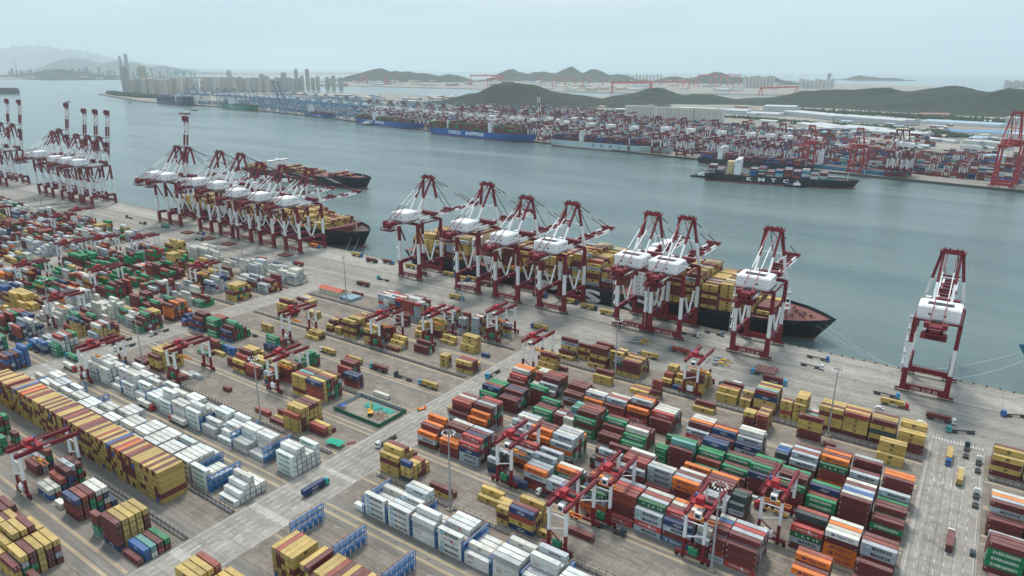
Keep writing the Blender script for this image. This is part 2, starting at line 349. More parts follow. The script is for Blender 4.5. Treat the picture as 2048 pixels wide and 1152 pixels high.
for k in range(90):
    for y in (420.0, 436.0): mk.append((-900 + k * 12, -896.6 + k * 12, y, y + .18))
MK = MB().use(MARK)
for x0, x1, y0, y1 in mk: MK.add([(x0, y0, .016), (x1, y0, .016), (x1, y1, .016), (x0, y1, .016)], [(0, 1, 2, 3)])
for x in (3.4, 7.0, 10.5):                  # arrows pointing towards the yard
    MK.add([(x - .13, 357, .016), (x + .13, 357, .016), (x + .13, 361, .016), (x - .13, 361, .016), (x - .5, 357, .016), (x, 354, .016), (x + .5, 357, .016)], [(0, 1, 2, 3), (4, 5, 6)])
for x0, v0 in ((-232, 160), (-239, 172), (-236, 228), (-243, 120)):
    MK.add([(x0 - .13, v0, .016), (x0 + .13, v0, .016), (x0 + .13, v0 + 4, .016), (x0 - .13, v0 + 4, .016), (x0 - .5, v0 + 4, .016), (x0, v0 + 6.5, .016), (x0 + .5, v0 + 4, .016)], [(0, 1, 2, 3), (6, 5, 4)])
tag(MK.build('road_markings'), kind='structure')
# slot ticks and drain covers in the stacking rows
TK = MB().use(DRK); TW = MB().use(MARK)
for k, (v, sd) in ROWS.items():
    if k == 'Y': continue
    for a, b_ in segs[:2] + [segs[4]]:
        n = int((b_ - a) / 6.5)
        for i in range(n):
            x = b_ - 1 - 6.5 * i
            for j in range(7):
                y = v - .2 + 2.85 * j
                if (i + j) % 2 == 0: TK.add([(x - .35, y - .1, .012), (x + .35, y - .1, .012), (x + .35, y + .12, .012), (x - .35, y + .12, .012)], [(0, 1, 2, 3)])
                elif j % 3 == 0: TW.add([(x - .5, y - .1, .012), (x + .3, y - .1, .012), (x + .3, y + .1, .012), (x - .5, y + .1, .012)], [(0, 1, 2, 3)])
for a, b_ in segs[:2]:
    for c in ('R1', 'C', 'B'):
        for i in range(12): x = a + 9 + i * 18.3; y = TRACK[c][0] - 2.4; TK.add([(x, y, .012), (x + 1.1, y, .012), (x + 1.1, y + .5, .012), (x, y + .5, .012)], [(0, 1, 2, 3)])
tag(TK.build('slot_blocks_and_drains'), kind='structure'); tag(TW.build('slot_markings'), kind='structure')
# dark outlined loop boxes on the roads
LB = MB().use(DRK)
for cx, cy in ((-243, 182), (-238, 184), (-232, 205), (-240, 212), (-234, 222), (-246, 140), (-241, 139), (-236, 262), (-231, 258), (6, 336), (12, 334), (6, 318), (13, 315), (5, 303), (11, 300), (-489, 270), (-484, 276), (-487, 292), (-481, 296)):
    for dx in (0, 2.2):
        for a4 in ((-.8, .8, -1, -.8), (-.8, .8, .8, 1), (-.8, -.65, -1, 1), (.65, .8, -1, 1)):
            LB.add([(cx + dx + a4[0], cy + a4[2], .02), (cx + dx + a4[1], cy + a4[2], .02), (cx + dx + a4[1], cy + a4[3], .02), (cx + dx + a4[0], cy + a4[3], .02)], [(0, 1, 2, 3)])
tag(LB.build('sensor_loops'), kind='structure')
# STS crane rails, cable slot, quay edge beam with fenders
strip('crane_rail', DRK, [(XL, XR, 456.7, 457.3), (XL, XR, 454.2, 454.4), (XL, XR, 488.8, 489.3)], 0.03)
EDG = MB().use(mat('weathered_edge_concrete', (0.34, 0.29, 0.21), 0.85, dirt=0.6)).box(XL, XR, QY - 1.3, QY + .25, -3.0, .28)
tag(EDG.build('quay_edge'), kind='structure')
FN = MB().use(BLK)
for k in range(int((60 + 1500) / 7)): x = 60 - 7 * k; FN.tube((x, QY + .3, -2.6), (x, QY + .3, .1), .7, 6); FN.cbox(x + 3.2, QY - .3, .28, .9, .9, .55)
tag(FN.build('rubber_fenders'), 'black rubber fenders and bollards along the quay edge', 'fenders', kind='stuff')

# ------------------------------------------------------------------ the far shore
def land(name, pts, z0, z1, M):
    return tag(MB().use(M).prism(pts, z0, z1).build(name), kind='structure')
FARQ = [(900, 1330), (200, 1392), (49, 1413), (-122, 1436), (-596, 1502), (-988, 1580), (-1383, 1648), (-1853, 1775), (-2143, 1852), (-3016, 2035), (-3900, 2080), (-5080, 2420)]
land('far_port_ground', FARQ + [(-5200, 2480), (-5230, 3000), (-5250, 3500), (-4350, 3450), (-3700, 3700), (-3140, 3650), (-2700, 4200), (-1900, 4650), (-1300, 5000), (-500, 6500), (600, 7000), (2500, 7000), (2500, 1200)], -9, -.2, G_FAR)
FARW = MB().use(mat('dark_quay_wall', (0.1, 0.095, 0.085), 0.9, dirt=0.4))
for (a, b_) in zip(FARQ[:-1], FARQ[1:]): FARW.beam((*a, -2.4), (*b_, -2.4), 1.2, 3.6)
tag(FARW.build('far_quay_wall'), kind='structure')
land('shipyard_ground', [(-600, 6100), (-1485, 5420), (-2544, 5020), (-4000, 5060), (-5325, 4990), (-6300, 5200), (-7900, 6100), (-9000, 8200), (-5500, 9700), (-2200, 10100), (-400, 9000)], -9, -.2, G_FAR)
land('far_city_ground', [(-9800, 3000), (-11700, 5100), (-14500, 6400), (-13900, 8200), (-12200, 9800), (-15000, 16000), (-26000, 9500), (-20000, 2500)], -9, -.2, G_FAR)
land('west_shoal', [(-8300, 2500), (-9000, 2950), (-9800, 2900), (-9200, 2400)], -9, -1.5, G_HILL)

def hill(name, cx, cy, rx, ry, bumps, n=44, seed=1, M=None, rough=0.12):
    """terrain patch: sum of rounded peaks with ridges broken up by noise"""
    from mathutils import noise
    vs, fs = [], []
    for j in range(n + 1):
        for i in range(n + 1):
            x = cx - rx + 2 * rx * i / n; y = cy - ry + 2 * ry * j / n
            z = 0
            for bx, by, sx, sy, h in bumps:
                d = ((x - bx) / sx) ** 2 + ((y - by) / sy) ** 2
                z = max(z, h * math.exp(-d) ) if z == 0 else (z ** 3 + (h * math.exp(-d)) ** 3) ** (1 / 3)
            q = noise.fractal(Vector((x / 210 + seed * 7, y / 210, 0)), .9, 2.1, 6) - .8 * abs(noise.noise(Vector((x / 120 + seed, y / 120, 3))))
            ex = min(1, 4 * min(i, n - i, j, n - j) / n)
            vs.append((x, y, -3 + (z * (1 + rough * 1.5 * q)) * ex + (3 + 4 * q if z > 12 else 0) * ex))
    for j in range(n):
        for i in range(n): a = j * (n + 1) + i; fs.append((a, a + 1, a + n + 2, a + n + 1))
    me = MB().use(M or G_HILL).add(vs, fs)
    return tag(me.build(name, smooth=True), kind='structure')
hill('hills', -2000, 3250, 780, 620, [(-2150, 3080, 190, 240, 108), (-2010, 3150, 170, 240, 80), (-2360, 3080, 170, 230, 52), (-2560, 3100, 170, 160, 22), (-1900, 3330, 190, 200, 44), (-1700, 3400, 240, 200, 30)], seed=1, n=60)
hill('hills', -1650, 3950, 560, 420, [(-1665, 3900, 150, 190, 76), (-1850, 3920, 150, 200, 44), (-1450, 4000, 170, 200, 42), (-1300, 4050, 150, 180, 34)], seed=2)
hill('hills', -300, 4250, 1300, 750, [(-1230, 4200, 190, 260, 40), (-980, 4280, 200, 300, 56), (-800, 4290, 190, 300, 70), (-573, 4300, 230, 320, 88), (-248, 4200, 260, 360, 104), (52, 4000, 260, 380, 106), (380, 3950, 300, 350, 100), (750, 3950, 300, 350, 90)], seed=3, n=70)
hill('hills', -6500, 6900, 1100, 900, [(-6830, 6800, 210, 330, 160), (-6432, 6800, 220, 330, 150), (-6892, 6500, 230, 250, 78), (-6189, 7000, 210, 300, 100), (-5900, 7200, 230, 300, 94), (-7200, 6500, 200, 260, 34)], seed=4)
hill('hills', -4950, 8550, 1500, 900, [(-5751, 8300, 220, 380, 150), (-5401, 8500, 260, 380, 124), (-5039, 8700, 240, 380, 172), (-4649, 8700, 230, 380, 148), (-4324, 8800, 200, 300, 98), (-4000, 8850, 250, 300, 40)], seed=5, n=60)
hill('hills', -3000, 9000, 1300, 650, [(-3663, 9000, 240, 300, 84), (-3250, 9000, 200, 300, 96), (-3055, 9000, 190, 300, 132), (-2800, 9000, 180, 300, 80), (-2416, 9000, 230, 300, 84), (-2050, 9000, 220, 300, 40)], seed=6)
hill('island', -1900, 13400, 620, 420, [(-2120, 13400, 170, 200, 72), (-1900, 13400, 200, 200, 52), (-1600, 13400, 230, 180, 38), (-2300, 13400, 140, 160, 30)], seed=7)
hill('hills', -12500, 5700, 2600, 1500, [(-12163, 5300, 700, 420, 118), (-13600, 5600, 800, 420, 60), (-11300, 5400, 400, 300, 46)], seed=8, n=50)
G_MT = ground_mat('haze_paled_mountain_slopes', (0.13, 0.16, 0.15), (0.09, 0.12, 0.12), (0.2, 0.2, 0.19), (0.0006, 0.0006, 0.001), 0.0012, rough=0.95)  # paler than the nearer hills: distance haze painted into the slope colour
hill('mountains', -33000, 14000, 9500, 5200, [(-37000, 15000, 2600, 2600, 960), (-33766, 15000, 2200, 2600, 740), (-30900, 15000, 2200, 2400, 400), (-35500, 12500, 2300, 1500, 560), (-29000, 14500, 1500, 2000, 240), (-27000, 13500, 1200, 1800, 140)], seed=9, n=70, rough=0.2, M=G_MT)
hill('hills', -17500, 8500, 3600, 2000, [(-19000, 8600, 1300, 700, 330), (-17200, 8800, 900, 700, 260), (-15800, 9000, 700, 600, 170), (-14900, 9400, 600, 500, 80)], seed=10, n=50, M=G_MT)

# air: pale haze round the whole scene
hz = bpy.data.materials.new('haze_air'); hz.use_nodes = True; n = hz.node_tree.nodes; n.remove(n['Principled BSDF'])
pv = n.new('ShaderNodeVolumePrincipled'); pv.inputs['Color'].default_value = (0.84, 0.955, 1.0, 1); pv.inputs['Density'].default_value = 4.3e-5; pv.inputs['Anisotropy'].default_value = 0.2
hz.node_tree.links.new(pv.outputs[0], n['Material Output'].inputs['Volume'])
ho = MB().use(hz).box(-43500, 28500, -28500, 28500, -10.5, 1180).build('haze'); ho['kind'] = 'stuff'

# ================================================================== CONTAINERS
COL = dict(y=(0.56, 0.39, 0.115), m=(0.155, 0.034, 0.036), r=(0.31, 0.062, 0.045), a=(0.44, 0.485, 0.52), h=(0.46, 0.055, 0.05), o=(0.82, 0.21, 0.03),
           g=(0.012, 0.25, 0.105), n=(0.024, 0.055, 0.15), b=(0.035, 0.13, 0.36), w=(0.66, 0.65, 0.58), u=(0.02, 0.14, 0.06), d=(0.05, 0.085, 0.09),
           c=(0.16, 0.42, 0.40), k=(0.78, 0.77, 0.7), s=(0.09, 0.19, 0.32),
           M=(0.76, 0.77, 0.74), E=(0.74, 0.8, 0.77), W=(0.72, 0.73, 0.7), O=(0.74, 0.75, 0.73), H=(0.73, 0.74, 0.73), S=(0.5, 0.55, 0.57), K=(0.78, 0.78, 0.75), L=(0.7, 0.69, 0.63), G=(0.5, 0.53, 0.54))
CNAME = dict(y='yellow', m='maroon', r='brick-red', a='pale grey', h='red', o='orange', g='green', n='navy', b='blue', w='cream', u='dark green', d='charcoal', c='turquoise',
             k='white', s='slate blue', M='white', E='white', W='white', O='white', H='white', S='grey', K='white', L='cream', G='grey')
BLOCKN = dict(L0='block nearest the camera', L1='block nearest the camera', L2='block in bottom corner', M='block below yellow-maroon wall', R2='lower white reefer block', R1='upper white reefer block', P='first block behind reefers',
              C='second block behind reefers', Q='third block behind reefers', B='fourth block behind reefers', D='fifth block behind reefers', E='sixth block behind reefers', A='block beside quay apron')
TH, RPV = 2.75, 2.85
k13 = lambda k: -16.2 - 13.05 * k
SPEC = [
 # right-hand yard, bay by bay from the road; each stack bottom to top, front row first
 ('C', k13(16) + .9, 40, 'mao|4m|4o|5o|3m|3a'), ('C', -209.3, 40, 'mmo|3o|5m|5m|5w|4m'), ('C', -196.3, 40, 'aanh|5h|5n|5m|5a|4m'), ('C', -178.5, 20, 'nda|4d|3d|3a'),
 ('C', -171, 40, '||||moaa|5h'), ('C', -157, 40, 'rmao|4a|4a|5a|3m|5a'), ('C', -144.5, 40, 'maa|3a|2d|4o|4w|3a'), ('C', -126.4, 40, 'ooau|4n|5m|5o|5m|5m'),
 ('C', -113.2, 40, 'h|mmmrr|5r|5h|5a|4m'), ('C', -100, 40, 'ahaa|oaaau|5a|5r|5w|4m'), ('C', -87, 40, 'sman|5h|5m|5w|5o|4m'), ('C', -73.4, 20, 'mma|4w|4n|4m|4w'), ('C', -67.0, 20, 'armm|5m|5r|5b|5w'),
 ('C', -60.6, 40, 'hmmm|5m|5a|5h|5a|4m'), ('C', -48.6, 40, '||||m|oomoo'), ('C', -35.8, 40, 'mmao|4m|5o|5r|4m'), ('C', -26.5, 20, 'w|2w|3w|3w'), ('C', -16.2, 40, '||||3m|wmrmm'),
 ('Q', k13(16), 40, 'mam|5r|5r|5w|5m|4m'), ('Q', k13(15), 40, 'mmo|4o|5m|5a|5m|5h'), ('Q', -202, 20, '||dmw|3w|4m|4n'), ('Q', -184.5, 40, 'nmma|5a|4r|5w|5a|4m'), ('Q', -172, 40, 'mmmo|5o|5m|5m|4m|3m'),
 ('Q', -159.2, 40, 'maoa|5a|5w|5a|5w|4o'), ('Q', -139.2, 20, '||md|2d|3m'), ('Q', -133.4, 40, 'mmam|5a|5w|5a|5a|4m'), ('Q', -120.4, 40, 'mmma|5r|5r|5m|5w|4m'), ('Q', -107.5, 40, 'mr|maaaa|5w|4a|3m'),
 ('Q', -94.2, 40, 'mmmoo|5a|5m|5w|3m|5o'), ('Q', -81.2, 40, 'mmaa|4a|5m|5m|5m|5o'), ('Q', -68.1, 20, 'nmad|5d|5d|4d|4m'), ('Q', -42.4, 40, 'mauh|3h|5d|5r|2m'), ('Q', -29.4, 40, 'ooomk|5w|5o|5w|3m'), ('Q', -16.1, 40, 'mmmaa|5r|5m|4m|3m'),
 ('B', -226, 40, 'mgg|4n|4r|4g|4g|3g'), ('B', k13(15), 40, 'mmm|3m|4m|4n|4m'), ('B', -200, 40, 'mg|2m|3g|4n|4m|5g'), ('B', -188.4, 40, 'ggg|3m|3m|4g|3m|4g'), ('B', -175, 20, 'mmm|3a|3m'), ('B', -168.5, 20, 'mww|3m|3n|4c|4g|4c'), ('B', -161.7, 40, 'ggmg|5m|5m|5r|5m|4g'),
 ('B', -147.4, 40, 'mm|2m|3m|4g|4m|3m'), ('B', -134, 40, 'mg|3g|4w|4m|3r|3m'), ('B', -121.8, 20, '|gggg|4d|4c|4m|4g'), ('B', -115, 20, 'ggg|3g|2m|||3g'), ('B', -108, 40, 'mmmm|5c|5g|4r|4m'), ('B', -95, 40, 'mg|3r|mmgg|4g|5n|5n'),
 ('B', -81.9, 40, 'mm|mmg|3m|4g|4m|3m'), ('B', -68.9, 40, 'mmmn|5g|5m|5m|5g|4m'), ('B', -55.8, 40, 'mmmg|5m|5m|5g|4m'), ('B', -42.6, 40, 'mgg|3r|4n|4g|3m'), ('B', -29.4, 40, 'mmmmm|5w|5b|5a|5m|5w'), ('B', -16.2, 40, 'mgm|3m|4m|4m|4g|5a'),
 ('D', k13(16), 40, 'am|amh|4w|4o|4o|3o'), ('D', -209.4, 20, '|mw|2w|4r|4w|4w'), ('D', -203, 40, 'ma|mma|4m|4m|4r|4r'), ('D', -191, 20, 'mo'), ('D', -184.8, 40, 'mam|3m|4m|4m|4m|3m'), ('D', -171, 40, 'mao|aaaa|4w|3m'),
 ('D', -157.8, 40, 'arm|arma|4r|4w|3m'), ('D', -143.6, 40, 'ahmo|3o|5a|5o|5m|4m'), ('D', -130, 40, 'mmm|4h|4w|4w|4w|3d'), ('D', -109.2, 40, 'aha|4m|4o|4w|4w'), ('D', -96.3, 40, 'mmm|4n|4o|4m'), ('D', -83.2, 40, 'man|4a|5w|5w|4a'), ('D', -64, 20, 'md|3d|3b|3b|3w'),
 ('D', -56.5, 40, 'mma|4a|4r|4a|4m'), ('D', -43.1, 40, 'orru|5o|5m|5o|5m'), ('D', -29.8, 40, 'mmma|4m|3m|5m|5a'), ('D', -16.1, 40, 'mmmmm|5o|5o'),
 ('E', k13(16) + 1, 40, '|y|yy|yyym|4y'), ('E', -211.5, 20, '||||m'), ('E', -184.4, 40, '|||yy|yym'), ('E', -159, 40, '|||y|r|y'), ('E', -146, 20, '|||ym|mmrr'), ('E', -119, 40, '|||y|ym'), ('E', -88.6, 20, '|ymmy|4y'), ('E', -82, 20, '|rmmr|4y|4m|4y|4m'),
 ('E', -62, 40, '||||mmyym'), ('E', -48, 20, '|||m'), ('E', -22.8, 40, '|||yy|yyyy|4y'),
 ('A', -223, 40, 'y|ym|5m'), ('A', -211, 40, 'rmymy|5m|5m|4m'), ('A', -199, 40, 'y|rmymm|5r|5m|5m|4m'), ('A', -187.5, 20, 'myym|5m|5y|4y'), ('A', -181, 20, 'ymd|5y|5m|5y|4y'), ('A', -174.3, 40, 'ymmm|4y|4m|4y|4m|3y'), ('A', -146.5, 20, 'my|3r|3m|4y|4y'), ('A', -139.6, 20, 'n|2y|3y|3m'),
 ('A', -132.6, 40, 'yyymm|4y|4y|3m|4y|3y'), ('A', -112, 40, 'yy|3y|3r'), ('A', -98, 20, 'yy|2m|3y|2y'), ('A', -90, 40, 'myynm|5c|5y|5m|5y'), ('A', -75, 20, 'yryy|4m|3m'), ('A', -68.2, 20, 'yyyy|5y|5y|5y|5y'), ('A', -61.6, 20, '2y|2c|2m|2w'),
 ('A', -55, 40, 'myymy|5m|5y|5y'), ('A', -42.4, 40, 'myyyr|5y|5r|5y|4m'), ('A', -29.3, 40, 'mydym|5y|5y|5m|4m'), ('A', -16, 40, 'mmyy|4y|5y|5y'),
 # beyond the right-hand road
 ('A', 25, 40, 'mymy|5y|5m|4y'), ('A', 38.1, 40, 'myyy|5y|5y'), ('A', 51, 40, 'yymy|5m|5y'), ('D', 25, 40, 'mmm|3m|mmoam|5a|5o|5w'), ('D', 38.1, 40, 'mmm|5m|5r|5a'), ('D', 51, 40, 'mma|5m'),
 ('B', 25, 40, 'mgggm|5m|5m|3r|4a'), ('B', 38.1, 40, 'mggg|5m|5m'), ('Q', 25, 40, 'aamwm|5w|5m'), ('Q', 38.1, 40, 'mmm|4r'), ('C', 25, 40, 'mmrm|5a'), ('C', 38.1, 40, 'mmmm'),
 # reefers: racks stand between the bays
 ('R1', -209.6, 20, 'K'), ('R1', -202.6, 40, 'MMMM|3W|KK|KK|3L'), ('R1', -188.4, 40, 'MMMM|4S|3W|4M|5S|5L'), ('R1', -174.4, 40, 'WOGW|5W|3W|3L'), ('R1', -160.3, 40, 'MMHM|3W|4H|4E|4M'), ('R1', -146.6, 40, 'OO|3L|SH|2W|MM'),
 ('R1', -132.5, 40, 'WOWG|4W|4W|3W|4L'), ('R1', -118.8, 40, 'WGO|OOG|5W|4W|5S'), ('R1', -105, 40, '3W|4W|4E|4E|3M'), ('R1', -91.2, 40, '2W|3W|4M|4W|4W'), ('R1', -77, 40, '2W|3E|3W|3W'), ('R1', -63, 40, '2W|3M|4W|4W'),
 ('R1', -451.7, 40, 'MMWL|5W|3E|4E|4W'), ('R1', -438.5, 40, 'WOOL|5W|4W|4W|3E'), ('R1', -424.6, 40, 'W|2K|4K|3W|3L|4W'), ('R1', -409.5, 40, 'KKM|5L|3W|4K|4K|3L'), ('R1', -396, 40, 'WW|MMMM|3W|4M|3L'), ('R1', -382.2, 40, 'MEE|MMM|3W|3L|4M'), ('R1', -369, 40, 'EEE|5E|3W|4L|3W'),
 ('R1', -355.5, 40, 'WOOL|4W|3E|4W|4W'), ('R1', -341.5, 40, 'EEEE|5W|4W|3M|3E'), ('R1', -327.6, 40, 'GG|3M|MM|4E|4E'), ('R1', -313.5, 40, 'E|OO|3M|3E|4W'), ('R1', -300, 40, '2G|2W|4W|4W|EE|EE'), ('R1', -286.8, 40, 'G|W|4W|4K|EE'), ('R1', -263.8, 40, 'EEEE|5W|5W|3W|3E|EEOE'),
 ('R2', -466, 40, '|2W|3L'), ('R2', -452, 40, 'WW|3E|3W|4W|4L'), ('R2', -438.4, 40, 'WWW|4W|4G|4S'), ('R2', -424.6, 40, 'WWE|4W|3E|4M'), ('R2', -411, 40, 'WWL|4W|4W'), ('R2', -397.4, 40, '4W|4E|4E'), ('R2', -383.6, 40, '4W|3W|4L|4W'), ('R2', -369.8, 40, '4W|4W|3S|4L|4W|4W'), ('R2', -356, 40, '3W|4W|4L|4M'),
 ('R2', -342.2, 40, 'EEE|4W|4W|4L|4W'), ('R2', -328.4, 40, '4E|4L|4W|4W|4W'), ('R2', -314.6, 40, '4W|4W|4W|3W|4E'), ('R2', -300.6, 40, 'MMMM|4L|4W|4W|4E|3E'), ('R2', -286.8, 40, 'EEEE|2W|2K|2E|2W'), ('R2', -266, 40, 'M|2W|3W|WWLL|2W|2W'),
]
SPEC += [
 ('P',-221.8,40,'yymy|5y|5m|4y|3m'),('P',-207.9,20,'dyyn|3y|3y|3r|2y'),('P',-189.8,40,'ym|1m'),('P',-168.3,40,'|||y|yy'),('P',-155.8,20,'||yy|2y'),('P',-151.3,20,'ymy|3y|2c'),('P',-144.8,40,'nyrn|4m|3y|4y|2y'),('P',-131.9,20,'|y'),('P',-122.3,40,'||||m'),
 ('P',-432.0,40,'myym|5y|5y|5y|5y|4m'), ('P',-450.9,40,'m|m|m'), ('P',-411.6,20,'m|2m'), ('P',-403.1,20,'m|1r'), ('P',-401.4,40,'|||a'), ('P',-406.5,40,'||w'), ('P',-364.5,20,'|||m'), ('P',-325.1,40,'|r'), ('P',-308.1,40,'m|y|2m|m'), ('P',-295.2,40,'yyyr|5y|5y|5m|5m|5y'), ('P',-281.4,40,'||mr|yy|m'), ('C',-325.2,40,'ymyyy|5r|5c|5m|5y|4y'), ('C',-312.3,40,'yrrrn|yyyyy|5d|5r|5y|5m'), ('C',-385.2,40,'ymy|rmrr|5m|5y|5y|4y'), ('C',-395.8,20,'|mm'), ('C',-371.5,40,'mrr|3w|4y|4y'), ('C',-352.7,20,'nya|3r|4y'), ('C',-349.5,40,'|mymy|5y|5y|4y|4m'), ('C',-430.3,40,'|g|m'), ('C',-421.4,40,'|yy|y|y'), ('C',-431.5,40,'||||mmr|gg'), ('C',-417.2,40,'|||||bb'), ('Q',-333.0,40,'n'), ('Q',-321.8,40,'||mrr|4m|4m'), ('Q',-310.1,40,'rmn|3n|2n'), ('Q',-284.3,40,'w'), ('Q',-350.6,20,'ggg|4g|4g|3g'), ('Q',-356.9,20,'gg'), ('Q',-397.5,40,'||dn|4g|3r|3m'), ('B',-432.1,40,'yy'), ('Q',-439.7,40,'bmn|4m|5g|4g|3m|2g'), ('Q',-455.7,40,'ggmgg|5g|5r|5r'), ('Q',-474.3,40,'nmnm|5m|5m|4m'), ('Q',-489.9,20,'rb|3n|3n|2b'), ('Q',-480.5,20,'nrn|4n'), ('B',-392.1,40,'|||y|my|my'), ('D',-448.4,40,'myyy|5m|5y|4m'), ('D',-436.3,40,'myy|4r|3m|4m'), ('D',-427.8,40,'||||yy|yy'), ('D',-390.9,20,'my|3m|3y|3r'), ('D',-381.5,20,'yy|nm|3m'), ('D',-372.2,40,'ymymy|4m|5y|5y|5r|4m'), ('D',-363.5,40,'myyyy|4y|5m|5a|4m'), ('D',-350.6,40,'yymy|5y|5m|4m|4m'), ('D',-340.5,20,'|myy|3y|3m|4y|4r'), ('D',-330.0,40,'m|y|2y|3y'), ('D',-320.0,40,'yymy|yyyym|4m|3m'), ('D',-310.3,40,'|||mm|3m|mm'), ('D',-322.5,40,'||||mmm|4y'), ('D',-302.3,40,'||||mm'), ('D',-279.5,20,'yyy|3y'), ('D',-265.8,40,'ymy|3m|3r|2y'), ('E',-467.5,40,'||m|a|y'), ('E',-453.5,20,'|y|y|y'), ('E',-393.1,20,'|||y'), ('E',-327.7,20,'yy|3y|4y'), ('E',-322.6,40,'|mymy|5y|4y|5y|4y'), ('E',-305.9,40,'|y|yy'), ('E',-359.1,40,'||||mm|3m'), ('E',-338.9,40,'|r'), ('E',-285.1,40,'yy|yyyy|4y'), ('E',-266.5,20,'n'), ('E',-275.2,40,'|y'), ('A',-392.9,20,'aahaa|5r|5w|5r|5a'), ('A',-386.7,20,'aawwa|5w|5a|5h|5r'), ('A',-380.2,20,'dmraa|5n|5w|5r'), ('A',-373.7,20,'ammnh|5h|5w|5r|5a'), ('A',-367.3,40,'ahrrr|4r|4a|5w|5a|5m'), ('A',-353.9,20,'aaaah|5a|5w|4a|5m'), ('A',-337.0,40,'|5w|5a|5r|4a'), ('A',-321.2,20,'aamar|5a|5r|5r|4a'), ('A',-309.0,20,'amaa|4a|5r|4w'), ('A',-303.0,20,'aaaaa|5a|5w|5r'), ('A',-296.7,20,'aaaaa|5r|5w|5m|4d'), ('A',-281.9,20,'aarm|4a|5r|4m'), ('A',-275.9,20,'aaaaa|5a|5n|5r|4a'), ('Q',-514.4,40,'mooom|4m|5o|5m|5o|2o'), ('C',-509.4,40,'ggm|4m|5g|5m|5y|5y'), ('P',-513.3,40,'aaa|5w|5r|5a|5m|4r'), ('D',-569.0,40,'yyym|5m|5y|5y|5m|4m'), ('D',-516.7,40,'yym|5y|5y|5y|5y|4y'), ('E',-512.7,40,'aaa|3a|4m|4m|3r'), ('C',-644.8,40,'gma|5m|4r|5n|5m'), ('C',-669.9,40,'mmyg|5g|3m|4g|4g'), ('C',-710.0,40,'mmoc|3w|5w|5r|5m|4n'), ('P',-538.4,40,'||amm|4m'), ('P',-539.1,40,'yyyyn|4n|4y'), ('E',-527.2,40,'amma|5a|4a|4a|3w'), ('E',-540.9,40,'www|4w|4w|3w'), ('E',-576.8,40,'||maa|4m'), ('D',-564.2,20,'||bm'), ('D',-580.7,20,'dyy|3m|3r|3y'), ('M',-312.0,40,'mrmn|mrmr|4m|4w|4w|n'), ('M',-339.0,40,'bw|2w|3r|4m'), ('M',-322.0,20,'w'), ('M',-307.3,20,'||mgm'), ('M',-286.9,20,'cgmm|2c'), ('M',-277.7,40,'nmmmm|yyyyy|yyyyy|yyyyy|mmmmy'), ('M',-263.4,40,'m|bb|wc|rm|mg'), ('M',-345.8,40,'b|w|1b'), ('M',-366.0,40,'||mm|3a|4r'), ('M',-341.9,40,'|||na|4a|4m|4r'),
 # bottom corner blocks
 ('M',-222.4,40,'nyyyy|5y|5y|5r'),('M',-209.2,40,'4y|4y|4y|4y|4y'),
 ('L2',-222,40,'ym|yyy|4y|4y|4m'),('L2',-209,40,'yy|3y|3m'),('L2',-330,40,'|yyyy|4m|3y|4m|4m'),('L2',-317,40,'mmy|5y|5y|4m|4y|3m'),('L2',-304,40,'yyy|myyy|5y|5y|5m|4y'),('L2',-290.8,40,'yym|4y|4m|4y|4y|4y'),('L2',-277,40,'y|2m'),
]
# every container: [block, segment, bay key, row, tier, colour, x0, y0, z0, length, axis]
OCC, CONT, BAYS = {}, [], {}
PALD = dict(R1='WWMEOL', R2='WWWEML', A='myya', E='myy', P='ymyy', Y='myyy', M='mrgn')
def seg_of(x): return 'right' if -224.5 < x < -2 else 'far-right' if x >= -2 else 'middle' if x > -475 else 'left' if x > -757.5 else 'outer'
def add_bay(b, u, size, st, rng=random):
    v0 = ROWS[b][0]; L = 12.19 if size == 40 else 6.06
    pal = PALD.get(b, 'mmrag')
    for j, s_ in enumerate(st.split('|')[:6]):
        if not s_: continue
        if s_[0].isdigit():
            n = int(s_[0]); top = s_[1:] or rng.choice(pal)
            s_ = ''.join(rng.choice(pal + top) for _ in range(n - 1)) + top
        iv = OCC.setdefault((b, j), [])
        if any(a < u + L + .1 and c > u - .1 for a, c, h in iv): continue
        iv.append((u, u + L, len(s_)))
        for t, ch in enumerate(s_):
            CONT.append([b, seg_of(u), round(u, 1), j, t, ch, u + rng.uniform(-.1, .1), v0 + RPV * j + rng.uniform(-.06, .06), t * TH, L, 0])
for b, u, size, st in SPEC: add_bay(b, u, size, st)
# end-on walls of yellow and maroon boxes
def wall(u0, n, v, tiers, tops, skip=()):
    for i in range(n):
        if i in skip: continue
        u = u0 - 2.56 * i
        for t in range(tiers if not callable(tiers) else tiers(i)):
            last = t == (tiers if not callable(tiers) else tiers(i)) - 1
            ch = tops[i % len(tops)] if last else random.choice('yyyyyymmmy' + ('bs' if random.random() < .15 else ''))
            CONT.append(['Y', seg_of(u), round(u, 1), i, t, ch, u, v, t * TH, 12.19, 1])
wall(-284.8, 66, 131.7, lambda i: 6, 'ymymymyyymrymohymbymyryymymmryymymrmyymm', skip=(60,))
wall(-455.6, 7, 131.7, 5, 'myymymy')
wall(-195.2, 4, 131.7, 5, 'yyry'); wall(-192.6, 1, 131.7, 5, 'y'); wall(-4.5, 72, 131.7, lambda i: 5 if i % 23 else 4, 'rymmymmymryymmyrymy')
